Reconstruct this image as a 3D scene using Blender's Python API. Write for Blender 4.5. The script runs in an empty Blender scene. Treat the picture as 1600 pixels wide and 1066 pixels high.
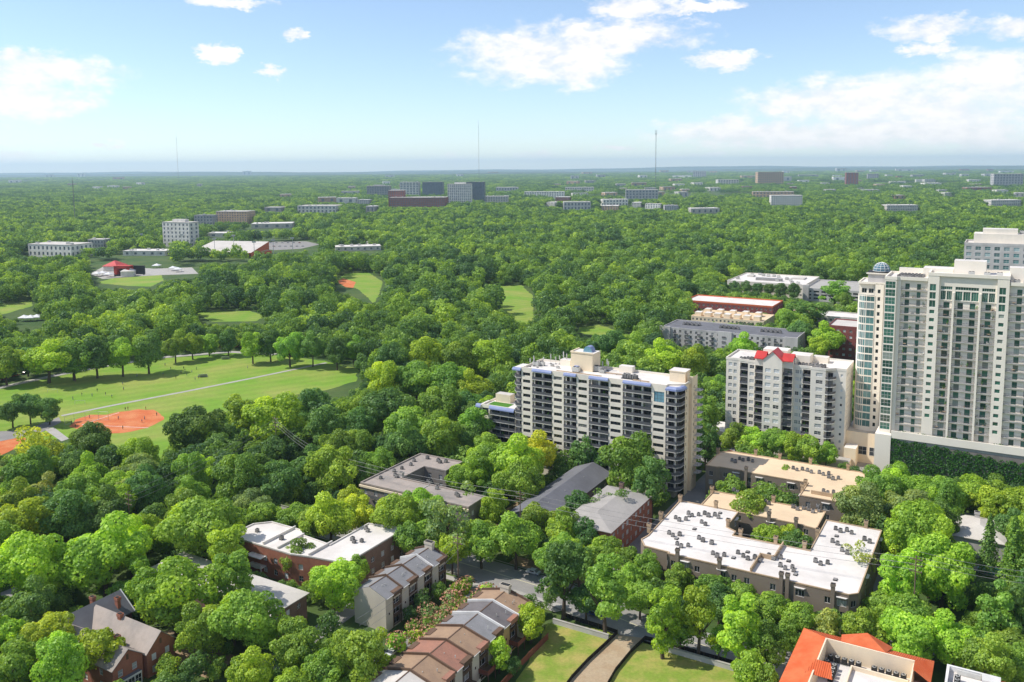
import bpy, math, random
import numpy as np
from mathutils import Vector, Matrix
rnd = random.Random(7)
SC = bpy.context.scene
COL = SC.collection
R = math.radians

# ------------------------------------------------------------------ camera
CAM_H, FPX, PPY, HORIZON = 120.0, 1340.0, 415.0, 262.0
ROLL = math.atan(13 / 1600)
PITCH = math.atan((PPY - HORIZON) / FPX)
cd = bpy.data.cameras.new('camera')
cam = bpy.data.objects.new('camera', cd)
COL.objects.link(cam)
cd.sensor_width = 36.0
cd.lens = 36.0 * FPX / 1600
cd.shift_y = -(533 - PPY) / 1600
cd.clip_start, cd.clip_end = 1.0, 90000.0
cam.matrix_world = Matrix.Translation((0, 0, CAM_H)) @ Matrix.Rotation(R(90) - PITCH, 4, 'X') @ Matrix.Rotation(-ROLL, 4, 'Z')
SC.camera = cam

# ------------------------------------------------------------------ sky, sun, exposure
SUN_EL = R(50)
SUN_AZ = math.atan2(-0.995, 0.08)          # clockwise from +Y
W = bpy.data.worlds.new('World')
SC.world = W
W.use_nodes = True
nt = W.node_tree
nt.nodes.clear()
def N(tree, t, **kw):
    n = tree.nodes.new(t)
    for k, v in kw.items():
        if k.startswith('i_'):
            n.inputs[k[2:].replace('_', ' ')].default_value = v
        elif k[0] == 'n' and k[1:].isdigit():
            n.inputs[int(k[1:])].default_value = v
        else:
            setattr(n, k, v)
    return n
def M_(tree, op, a, b=None, c=None, clamp=False):
    n = tree.nodes.new('ShaderNodeMath')
    n.operation = op
    n.use_clamp = clamp
    for i, v in enumerate((a, b, c)):
        if v is None: continue
        if isinstance(v, (int, float)): n.inputs[i].default_value = v
        else: tree.links.new(v, n.inputs[i])
    return n.outputs[0]
def mixc(tree, fac, a, b, blend='MIX'):
    n = tree.nodes.new('ShaderNodeMix')
    n.data_type = 'RGBA'
    n.blend_type = blend
    for s, v in ((n.inputs[0], fac), (n.inputs[6], a), (n.inputs[7], b)):
        if isinstance(v, (int, float)): s.default_value = v
        elif isinstance(v, tuple): s.default_value = v if len(v) == 4 else (*v, 1)
        else: tree.links.new(v, s)
    return n.outputs[2]
sky = N(nt, 'ShaderNodeTexSky', sky_type='NISHITA', sun_disc=False, sun_elevation=SUN_EL, sun_rotation=SUN_AZ % (2 * math.pi),
        altitude=900, air_density=1.0, dust_density=0.1, ozone_density=4.5)
SKY_STRENGTH = 0.083
HAZE = 4.6e-5
tc = N(nt, 'ShaderNodeTexCoord')
sep = N(nt, 'ShaderNodeSeparateXYZ')
nt.links.new(tc.outputs['Generated'], sep.inputs[0])
az0 = M_(nt, 'ARCTAN2', sep.outputs[0], sep.outputs[1])
el0 = M_(nt, 'ARCSINE', sep.outputs[2])
# cloud noise, stretched along the horizon
cmb = N(nt, 'ShaderNodeCombineXYZ')
nt.links.new(az0, cmb.inputs[0])
nt.links.new(M_(nt, 'MULTIPLY', el0, 1.9), cmb.inputs[1])
nz = N(nt, 'ShaderNodeTexNoise', i_Scale=14.0, i_Detail=8.0, i_Roughness=0.6)
nt.links.new(cmb.outputs[0], nz.inputs['Vector'])
nz2 = N(nt, 'ShaderNodeTexNoise', i_Scale=44.0, i_Detail=6.0, i_Roughness=0.62)
nt.links.new(cmb.outputs[0], nz2.inputs['Vector'])
nsum = M_(nt, 'ADD', M_(nt, 'MULTIPLY', M_(nt, 'SUBTRACT', nz.outputs[0], 0.5), 3.8), M_(nt, 'MULTIPLY', M_(nt, 'SUBTRACT', nz2.outputs[0], 0.5), 1.9))
wz = N(nt, 'ShaderNodeTexNoise', i_Scale=34.0, i_Detail=6.0, i_Roughness=0.68)
nt.links.new(cmb.outputs[0], wz.inputs['Vector'])
wsep = N(nt, 'ShaderNodeSeparateXYZ'); nt.links.new(wz.outputs['Color'], wsep.inputs[0])
azw = M_(nt, 'ADD', az0, M_(nt, 'MULTIPLY', M_(nt, 'SUBTRACT', wsep.outputs[0], 0.5), 0.085))
elw = M_(nt, 'ADD', el0, M_(nt, 'MULTIPLY', M_(nt, 'SUBTRACT', wsep.outputs[1], 0.5), 0.034))
def az_el(px, py):
    a, b = (px - 800) / FPX, -(py - PPY) / FPX
    x, y = a * math.cos(ROLL) + b * math.sin(ROLL), -a * math.sin(ROLL) + b * math.cos(ROLL)
    v = Vector((x, math.cos(PITCH) + y * math.sin(PITCH), -math.sin(PITCH) + y * math.cos(PITCH))).normalized()
    return math.atan2(v.x, v.y), math.asin(v.z)
CLOUDS = [(60,112,105,24),(45,150,85,26),(-20,255,70,22),(25,88,40,12),(341,84,22,11),(456,53,20,9),(428,113,22,9),(358,2,60,9),
          (840,88,120,44),(905,65,60,30),(985,60,100,26),(985,10,60,18),(890,105,70,30),(1095,10,60,8),(1130,93,52,14),(1450,45,75,16),(1455,76,32,10),(1590,45,45,14),
          (1300,160,120,34),(1480,165,170,48),(1560,125,90,40),(1190,205,150,22),(1420,205,240,30),(1570,235,70,18),(838,250,38,12),(958,231,26,5),(1090,243,40,6),
          (150,265,60,8),(700,255,60,10),(160,225,24,6),(1240,225,60,9),(1700,150,160,60),(-120,130,90,40),(-200,200,120,30)]
dens = None
for (cx, cy, sx, sy) in CLOUDS:
    a0, e0 = az_el(cx, cy)
    dx = M_(nt, 'MULTIPLY', M_(nt, 'SUBTRACT', azw, a0), FPX / sx * 0.86)
    dy = M_(nt, 'MULTIPLY', M_(nt, 'SUBTRACT', elw, e0), FPX / sy * 0.9)
    d = M_(nt, 'SUBTRACT', 1.0, M_(nt, 'ADD', M_(nt, 'MULTIPLY', dx, dx), M_(nt, 'MULTIPLY', dy, dy)))
    dens = d if dens is None else M_(nt, 'SMOOTH_MAX', dens, d, 0.35)
# scattered fair-weather clouds all round outside the modelled bank
plane = N(nt, 'ShaderNodeVectorMath', operation='DIVIDE')
cz = N(nt, 'ShaderNodeCombineXYZ')
zz = M_(nt, 'ADD', M_(nt, 'MAXIMUM', sep.outputs[2], 0.0), 0.06)
for i in range(3): nt.links.new(zz, cz.inputs[i])
nt.links.new(tc.outputs['Generated'], plane.inputs[0]); nt.links.new(cz.outputs[0], plane.inputs[1])
nz3 = N(nt, 'ShaderNodeTexNoise', i_Scale=0.55, i_Detail=6.0, i_Roughness=0.55)
nt.links.new(plane.outputs[0], nz3.inputs['Vector'])
out = M_(nt, 'MAXIMUM', M_(nt, 'MULTIPLY', M_(nt, 'SUBTRACT', M_(nt, 'ABSOLUTE', az0), 0.62), 6.0), M_(nt, 'MULTIPLY', M_(nt, 'SUBTRACT', el0, 0.26), 8.0), clamp=True)
gen = M_(nt, 'SUBTRACT', M_(nt, 'MULTIPLY', M_(nt, 'SUBTRACT', nz3.outputs[0], 0.52), 9.0), M_(nt, 'MULTIPLY', M_(nt, 'SUBTRACT', 1.0, out), 12.0))
dens = M_(nt, 'MAXIMUM', M_(nt, 'MAXIMUM', M_(nt, 'MULTIPLY', dens, 1.25), -2.2), gen)
cov = N(nt, 'ShaderNodeMapRange', interpolation_type='SMOOTHSTEP', n1=-0.35, n2=1.35, n3=0.0, n4=0.90)
nt.links.new(M_(nt, 'ADD', dens, nsum), cov.inputs[0])
above = N(nt, 'ShaderNodeMapRange', n1=0.0, n2=0.02)
nt.links.new(el0, above.inputs[0])
covf = M_(nt, 'MULTIPLY', cov.outputs[0], above.outputs[0])
CLOUD_RAD = 0.585 / SKY_STRENGTH
shade = N(nt, 'ShaderNodeMapRange', interpolation_type='SMOOTHSTEP', n1=0.36, n2=0.62)
nt.links.new(M_(nt, 'ADD', M_(nt, 'MULTIPLY', nz.outputs[0], 0.45), M_(nt, 'MULTIPLY', nz2.outputs[0], 0.55)), shade.inputs[0])
ccol = mixc(nt, shade.outputs[0], (CLOUD_RAD * .82, CLOUD_RAD * .80, CLOUD_RAD * .81), (CLOUD_RAD * 1.02, CLOUD_RAD * .97, CLOUD_RAD * .94))
hs = N(nt, 'ShaderNodeHueSaturation', i_Saturation=0.88, i_Value=1.0)
nt.links.new(sky.outputs[0], hs.inputs['Color'])
fin = mixc(nt, covf, hs.outputs[0], ccol)
bg = N(nt, 'ShaderNodeBackground', i_Strength=SKY_STRENGTH)
wo = N(nt, 'ShaderNodeOutputWorld')
nt.links.new(fin, bg.inputs[0]); nt.links.new(bg.outputs[0], wo.inputs[0])

sl = bpy.data.lights.new('sun', 'SUN')
sun = bpy.data.objects.new('sun', sl)
COL.objects.link(sun)
sl.energy, sl.angle, sl.color = 2.5, R(0.55), (1.0, 0.95, 0.87)
SDIR = Vector((math.sin(SUN_AZ) * math.cos(SUN_EL), math.cos(SUN_AZ) * math.cos(SUN_EL), math.sin(SUN_EL)))
sun.rotation_euler = SDIR.to_track_quat('Z', 'Y').to_euler()
SC.view_settings.view_transform = 'Standard'
SC.view_settings.look = 'None'
SC.view_settings.gamma = 1.0
SC.view_settings.use_curve_mapping = False
SC.view_settings.exposure = 1.08
SC.render.engine = 'CYCLES'
SC.cycles.use_denoising = True
SC.cycles.max_bounces = 9
SC.cycles.diffuse_bounces = 7
SC.cycles.glossy_bounces = 2
SC.cycles.transmission_bounces = 6
SC.cycles.transparent_max_bounces = 4
SC.cycles.volume_bounces = 1
SC.cycles.sample_clamp_indirect = 6.0
SC.cycles.caustics_reflective = False
SC.cycles.caustics_refractive = False

# ------------------------------------------------------------------ places
_c, _s, _cr, _sr = math.cos(PITCH), math.sin(PITCH), math.cos(ROLL), math.sin(ROLL)
def at(px, py, z=0.0):
    """the place in the world, at height z, that was surveyed at this point of the photograph"""
    a, b = (px - 800) / FPX, -(py - PPY) / FPX
    x, y = a * _cr + b * _sr, -a * _sr + b * _cr
    d = (x, _c + y * _s, -_s + y * _c)
    t = (z - CAM_H) / d[2]
    return Vector((d[0] * t, d[1] * t, z))
def proj(X, Y, Z):
    Z -= CAM_H
    f, u = Y * _c - Z * _s, Y * _s + Z * _c
    return 800 + FPX * (X * _cr - u * _sr) / f, PPY - FPX * (X * _sr + u * _cr) / f
GRID = math.atan2(-0.506, 0.8625)          # the street grid of the district
GU = (math.cos(GRID), math.sin(GRID)); GV = (-math.sin(GRID), math.cos(GRID))
def xy(u, v, z=0.0): return Vector((u * GU[0] + v * GV[0], u * GU[1] + v * GV[1], z))
def uv(p): return p[0] * GU[0] + p[1] * GU[1], p[0] * GV[0] + p[1] * GV[1]

# ------------------------------------------------------------------ materials
MATS = {}
def mat(name, col, rough=0.8, var=0.25, scale=1.5, col2=None, scale2=0.15, bump=0.0, spec=0.3, metal=0.0, obj_random=0.0, stretch=None, coords='Object', stripes=0.0):
    m = bpy.data.materials.new(name)
    m.use_nodes = True
    t = m.node_tree
    b = t.nodes['Principled BSDF']
    b.inputs['Roughness'].default_value = rough
    b.inputs['Specular IOR Level'].default_value = spec
    b.inputs['Metallic'].default_value = metal
    tcx = N(t, 'ShaderNodeTexCoord')
    vec = tcx.outputs[coords]
    if stretch:
        mp = N(t, 'ShaderNodeMapping')
        mp.inputs['Scale'].default_value = stretch
        t.links.new(vec, mp.inputs[0]); vec = mp.outputs[0]
    n1 = N(t, 'ShaderNodeTexNoise', i_Scale=scale, i_Detail=5.0, i_Roughness=0.65)
    t.links.new(vec, n1.inputs['Vector'])
    n2 = N(t, 'ShaderNodeTexNoise', i_Scale=scale2, i_Detail=4.0, i_Roughness=0.6)
    t.links.new(vec, n2.inputs['Vector'])
    c2 = col2 or tuple(x * 0.72 for x in col)
    mr = N(t, 'ShaderNodeMapRange', n1=0.38, n2=0.66)
    t.links.new(n2.outputs[0], mr.inputs[0])
    cc = mixc(t, mr.outputs[0], col, c2)
    f = M_(t, 'ADD', M_(t, 'MULTIPLY', n1.outputs[0], var * 2), 1 - var)
    if obj_random:
        oi = N(t, 'ShaderNodeObjectInfo')
        f = M_(t, 'MULTIPLY', f, M_(t, 'ADD', M_(t, 'MULTIPLY', oi.outputs['Random'], obj_random * 2), 1 - obj_random))
    if stripes:
        sx = N(t, 'ShaderNodeSeparateXYZ'); t.links.new(tcx.outputs['Object'], sx.inputs[0])
        sn = M_(t, 'SINE', M_(t, 'ADD', M_(t, 'MULTIPLY', sx.outputs[0], 0.35), M_(t, 'MULTIPLY', sx.outputs[1], -0.55)))
        f = M_(t, 'MULTIPLY', f, M_(t, 'ADD', 1.0, M_(t, 'MULTIPLY', sn, stripes)))
    vm = N(t, 'ShaderNodeVectorMath', operation='SCALE')
    t.links.new(cc, vm.inputs[0]); t.links.new(f, vm.inputs['Scale'])
    t.links.new(vm.outputs[0], b.inputs['Base Color'])
    if bump:
        bp = N(t, 'ShaderNodeBump', i_Strength=bump, i_Distance=0.1)
        t.links.new(n1.outputs[0], bp.inputs['Height']); t.links.new(bp.outputs[0], b.inputs['Normal'])
    MATS[name] = m
    return m
def brick_mat(name, c1, c2, mortar, sc=1.0):
    m = bpy.data.materials.new(name); m.use_nodes = True
    t = m.node_tree; b = t.nodes['Principled BSDF']
    b.inputs['Roughness'].default_value = 0.9
    tcx = N(t, 'ShaderNodeTexCoord')
    s3 = N(t, 'ShaderNodeSeparateXYZ'); t.links.new(tcx.outputs['Object'], s3.inputs[0])
    cx = N(t, 'ShaderNodeCombineXYZ')
    t.links.new(M_(t, 'ADD', s3.outputs[0], s3.outputs[1]), cx.inputs[0]); t.links.new(s3.outputs[2], cx.inputs[1])
    br = N(t, 'ShaderNodeTexBrick', i_Scale=1.0)
    br.inputs['Brick Width'].default_value = 0.24 * sc; br.inputs['Row Height'].default_value = 0.08 * sc
    br.inputs['Mortar Size'].default_value = 0.01 * sc
    br.inputs['Color1'].default_value = (*c1, 1); br.inputs['Color2'].default_value = (*c2, 1); br.inputs['Mortar'].default_value = (*mortar, 1)
    t.links.new(cx.outputs[0], br.inputs['Vector'])
    n1 = N(t, 'ShaderNodeTexNoise', i_Scale=0.5, i_Detail=5.0); t.links.new(tcx.outputs['Object'], n1.inputs['Vector'])
    vm = N(t, 'ShaderNodeVectorMath', operation='SCALE')
    t.links.new(br.outputs[0], vm.inputs[0]); t.links.new(M_(t, 'ADD', M_(t, 'MULTIPLY', n1.outputs[0], 0.7), 0.65), vm.inputs['Scale'])
    t.links.new(vm.outputs[0], b.inputs['Base Color'])
    MATS[name] = m
    return m
def glass_mat(name, col, rough=0.08, blinds=0.0, bcol=(0.5, 0.5, 0.48), spec=0.6):
    m = bpy.data.materials.new(name); m.use_nodes = True
    t = m.node_tree; b = t.nodes['Principled BSDF']
    b.inputs['Roughness'].default_value = rough
    b.inputs['Specular IOR Level'].default_value = spec
    oi = N(t, 'ShaderNodeObjectInfo')
    gt = M_(t, 'LESS_THAN', oi.outputs['Random'], blinds)
    r2 = M_(t, 'FRACT', M_(t, 'MULTIPLY', oi.outputs['Random'], 17.3))
    vm = N(t, 'ShaderNodeVectorMath', operation='SCALE')
    t.links.new(mixc(t, gt, col, bcol), vm.inputs[0]); t.links.new(M_(t, 'ADD', M_(t, 'MULTIPLY', r2, 0.9), 0.5), vm.inputs['Scale'])
    t.links.new(vm.outputs[0], b.inputs['Base Color'])
    MATS[name] = m
    return m
def leaf_mat(name, by_object):
    m = bpy.data.materials.new(name); m.use_nodes = True
    t = m.node_tree; t.nodes.clear()
    oi = N(t, 'ShaderNodeObjectInfo')
    at_ = N(t, 'ShaderNodeAttribute', attribute_name='tint')
    if by_object:
        c = oi.outputs['Color']
    else:
        nl = N(t, 'ShaderNodeTexNoise', i_Scale=0.006, i_Detail=3.0)
        t.links.new(oi.outputs['Location'], nl.inputs['Vector'])
        f = M_(t, 'ADD', M_(t, 'MULTIPLY', oi.outputs['Random'], 0.9), M_(t, 'MULTIPLY', M_(t, 'SUBTRACT', nl.outputs[0], 0.5), 1.1), clamp=True)
        rp = N(t, 'ShaderNodeValToRGB')
        e = rp.color_ramp.elements
        e[0].position = 0.0; e[0].color = (0.040, 0.090, 0.036, 1)
        e[1].position = 1.0; e[1].color = (0.178, 0.268, 0.042, 1)
        for p, cc in ((0.35, (0.076, 0.145, 0.038, 1)), (0.7, (0.124, 0.210, 0.038, 1))):
            x = e.new(p); x.color = cc
        t.links.new(f, rp.inputs[0]); c = rp.outputs[0]
    vm = N(t, 'ShaderNodeVectorMath', operation='SCALE')
    t.links.new(c, vm.inputs[0])
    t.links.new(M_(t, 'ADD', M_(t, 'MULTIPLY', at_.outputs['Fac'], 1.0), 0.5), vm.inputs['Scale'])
    df = N(t, 'ShaderNodeBsdfDiffuse'); tr = N(t, 'ShaderNodeBsdfTranslucent'); gl = N(t, 'ShaderNodeBsdfGlossy', i_Roughness=0.5)
    hue = N(t, 'ShaderNodeVectorMath', operation='MULTIPLY')
    t.links.new(mixc(t, at_.outputs['Fac'], (.82, 1.0, 1.1), (1.25, 1.02, .75)), hue.inputs[1]); t.links.new(vm.outputs[0], hue.inputs[0]); vm = hue
    warm = N(t, 'ShaderNodeVectorMath', operation='MULTIPLY'); warm.inputs[1].default_value = (1.15, 1.05, 0.4)
    t.links.new(vm.outputs[0], warm.inputs[0])
    t.links.new(vm.outputs[0], df.inputs[0]); t.links.new(warm.outputs[0], tr.inputs[0])
    gl.inputs[0].default_value = (0.9, 1.0, 0.85, 1)
    mx = N(t, 'ShaderNodeAddShader'); t.links.new(df.outputs[0], mx.inputs[0]); t.links.new(tr.outputs[0], mx.inputs[1])
    m2 = N(t, 'ShaderNodeMixShader', n0=0.02); t.links.new(mx.outputs[0], m2.inputs[1]); t.links.new(gl.outputs[0], m2.inputs[2])
    o = N(t, 'ShaderNodeOutputMaterial'); t.links.new(m2.outputs[0], o.inputs[0])
    MATS[name] = m
    return m
leaf_mat('leaf', True); leaf_mat('leaf_wood', False)
mat('bark', (0.10, 0.075, 0.055), 0.95, 0.4, 3.0)
mat('ground', (0.045, 0.092, 0.020), 1.0, 0.4, 0.25, (0.085, 0.120, 0.030), 0.03)
mat('lawn', (0.155, 0.285, 0.024), 1.0, 0.24, 0.5, (0.26, 0.30, 0.06), 0.03, stripes=0.05)
mat('lot_grass', (0.19, 0.27, 0.035), 1.0, 0.42, 1.3, (0.36, 0.31, 0.09), 0.16)
mat('clay', (0.52, 0.135, 0.045), 1.0, 0.22, 1.2, (0.58, 0.22, 0.09), 0.14)
mat('dirt', (0.36, 0.26, 0.16), 1.0, 0.3, 1.5, (0.42, 0.33, 0.22), 0.2)
mat('mulch', (0.34, 0.24, 0.14), 1.0, 0.4, 1.0, (0.20, 0.15, 0.10), 0.2)
mat('asphalt', (0.23, 0.22, 0.21), 0.95, 0.22, 2.0, (0.29, 0.275, 0.255), 0.12)
mat('concrete', (0.40, 0.38, 0.35), 0.9, 0.18, 1.5, (0.34, 0.32, 0.29), 0.2)
mat('roof_mid', (0.36, 0.335, 0.31), 0.9, 0.16, 1.2, (0.30, 0.28, 0.26), 0.12)
mat('road_paint', (0.72, 0.66, 0.42), 0.8, 0.2, 3.0)
mat('cream', (0.82, 0.74, 0.62), 0.9, 0.06, 0.8, (0.70, 0.64, 0.56), 0.12, stretch=(1, 1, 0.35))
mat('cream_warm', (0.84, 0.69, 0.48), 0.9, 0.06, 0.8, (0.72, 0.60, 0.45), 0.12, stretch=(1, 1, 0.35))
mat('tower_cream', (0.85, 0.78, 0.67), 0.9, 0.05, 0.8, (0.79, 0.72, 0.61), 0.1, stretch=(1, 1, 0.35))
mat('stone_grey', (0.56, 0.53, 0.51), 0.9, 0.06, 0.8, (0.41, 0.39, 0.37), 0.12, stretch=(1, 1, 0.35))
mat('condo_wall', (0.78, 0.72, 0.63), 0.9, 0.06, 0.8, (0.64, 0.61, 0.56), 0.12, stretch=(1, 1, 0.35))
mat('taupe', (0.23, 0.185, 0.145), 0.9, 0.08, 0.8, (0.20, 0.16, 0.125), 0.15)
mat('tan_trim', (0.50, 0.36, 0.23), 0.9, 0.08, 0.8)
mat('roof_white', (0.70, 0.655, 0.61), 0.85, 0.11, 0.6, (0.58, 0.54, 0.50), 0.10)
mat('roof_tan', (0.72, 0.55, 0.36), 0.9, 0.10, 0.5, (0.62, 0.47, 0.31), 0.08)
mat('roof_grey', (0.25, 0.245, 0.25), 0.9, 0.14, 1.2, (0.21, 0.21, 0.215), 0.12)
mat('roof_dark', (0.155, 0.155, 0.17), 0.9, 0.14, 1.2, (0.12, 0.12, 0.13), 0.12)
mat('roof_pale', (0.56, 0.52, 0.47), 0.9, 0.14, 1.2, (0.48, 0.44, 0.40), 0.12)
mat('roof_brown', (0.36, 0.305, 0.265), 0.9, 0.18, 1.0, (0.25, 0.225, 0.205), 0.15)
mat('shingle_brown', (0.33, 0.22, 0.14), 0.95, 0.22, 2.2, (0.27, 0.18, 0.12), 0.3)
mat('shingle_red', (0.33, 0.16, 0.11), 0.95, 0.28, 2.2, (0.27, 0.14, 0.10), 0.3)
mat('shingle_grey', (0.24, 0.235, 0.24), 0.95, 0.2, 2.2, (0.20, 0.20, 0.20), 0.3)
mat('shingle_dark', (0.155, 0.14, 0.14), 0.95, 0.25, 2.2, (0.12, 0.11, 0.11), 0.3)
mat('tile_orange', (0.60, 0.15, 0.055), 0.85, 0.14, 2.0, (0.54, 0.10, 0.03), 0.3)
mat('metal_red', (0.58, 0.055, 0.05), 0.5, 0.08, 0.6)
mat('awning_blue', (0.20, 0.24, 0.42), 0.5, 0.1, 0.6, (0.24, 0.29, 0.46), 0.3)
mat('brown_trim', (0.14, 0.085, 0.055), 0.85, 0.15, 1.5)
mat('white_trim', (0.74, 0.72, 0.69), 0.7, 0.05, 1.0)
mat('rail_dark', (0.11, 0.11, 0.12), 0.6, 0.2, 1.0)
mat('rail_grey', (0.15, 0.15, 0.16), 0.6, 0.2, 1.0)
mat('slab_edge', (0.58, 0.55, 0.51), 0.9, 0.1, 1.0)
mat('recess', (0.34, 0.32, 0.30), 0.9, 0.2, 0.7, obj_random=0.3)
mat('unit_grey', (0.24, 0.23, 0.22), 0.7, 0.2, 2.0, obj_random=0.3)
mat('unit_dark', (0.03, 0.03, 0.03), 0.7, 0.2, 2.0)
mat('unit_pale', (0.55, 0.54, 0.50), 0.7, 0.15, 1.0, obj_random=0.2)
mat('siding_blue', (0.15, 0.165, 0.20), 0.9, 0.08, 1.0)
mat('siding_cream', (0.60, 0.53, 0.43), 0.9, 0.09, 0.8, (0.52, 0.46, 0.38), 0.2, stretch=(1, 1, 0.3))
mat('siding_yellow', (0.58, 0.40, 0.18), 0.9, 0.08, 1.0)
mat('wood_pole', (0.20, 0.13, 0.10), 0.9, 0.3, 2.0)
mat('fence_black', (0.025, 0.022, 0.02), 0.9, 0.3, 1.0)
mat('fence_red', (0.26, 0.09, 0.06), 0.9, 0.25, 1.0)
mat('metal_pale', (0.5, 0.5, 0.5), 0.5, 0.1, 1.0, metal=0.3)
mat('wire', (0.30, 0.29, 0.28), 0.6, 0.05)
mat('bloom', (0.52, 0.26, 0.17), 0.9, 0.3, 2.0)
mat('tent_white', (0.80, 0.80, 0.80), 0.7, 0.05, 0.5)
mat('stage_red', (0.55, 0.06, 0.04), 0.7, 0.1, 0.5)
mat('pool_tile', (0.02, 0.42, 0.50), 0.15, 0.1, 0.8, spec=0.6)
mat('turf', (0.07, 0.20, 0.02), 1.0, 0.2, 1.0)
mat('fence_rail', (0.30, 0.26, 0.22), 0.9, 0.2, 1.0)
mat('hill_wood', (0.035, 0.065, 0.028), 1.0, 0.5, 0.02, (0.06, 0.095, 0.04), 0.004)
mat('market_brick', (0.34, 0.14, 0.11), 0.9, 0.15, 0.05)
mat('tower_glassy', (0.16, 0.19, 0.23), 0.3, 0.15, 0.05)
mat('far_pale', (0.76, 0.72, 0.66), 0.9, 0.12, 0.05, obj_random=0.25)
mat('far_tan', (0.56, 0.38, 0.25), 0.9, 0.12, 0.05, obj_random=0.2)
mat('far_grey', (0.48, 0.46, 0.45), 0.9, 0.12, 0.05, obj_random=0.25)
brick_mat('brick_red', (0.38, 0.125, 0.07), (0.30, 0.10, 0.06), (0.30, 0.16, 0.11))
brick_mat('brick_brown', (0.22, 0.12, 0.085), (0.17, 0.095, 0.07), (0.22, 0.17, 0.14))
brick_mat('brick_dark', (0.27, 0.055, 0.045), (0.22, 0.045, 0.04), (0.22, 0.10, 0.09))
brick_mat('brick_grey', (0.21, 0.18, 0.16), (0.17, 0.15, 0.135), (0.22, 0.20, 0.18))
glass_mat('glass_dark', (0.028, 0.034, 0.04), 0.08, 0.12, (0.25, 0.25, 0.24))
glass_mat('glass_green', (0.045, 0.135, 0.10), 0.05, 0.10, (0.30, 0.34, 0.30), 0.8)
glass_mat('glass_teal', (0.10, 0.21, 0.21), 0.06, 0.25, (0.32, 0.42, 0.42), 0.8)
glass_mat('glass_blinds', (0.06, 0.07, 0.08), 0.15, 0.72, (0.50, 0.52, 0.53))
glass_mat('glass_blue', (0.12, 0.24, 0.30), 0.08, 0.0)
for i, c in enumerate([(0.6, 0.6, 0.6), (0.05, 0.05, 0.055), (0.35, 0.02, 0.02), (0.25, 0.27, 0.30), (0.05, 0.09, 0.22)]):
    mat('car_paint%d' % i, c, 0.25, 0.03, 1.0, spec=0.6)
for i, c in enumerate([(0.04, 0.045, 0.06), (0.35, 0.34, 0.33), (0.30, 0.05, 0.04), (0.05, 0.10, 0.25), (0.03, 0.12, 0.05)]):
    mat('cloth%d' % i, c, 0.9, 0.1)
mat('skin', (0.36, 0.21, 0.14), 0.7, 0.05)

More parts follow.
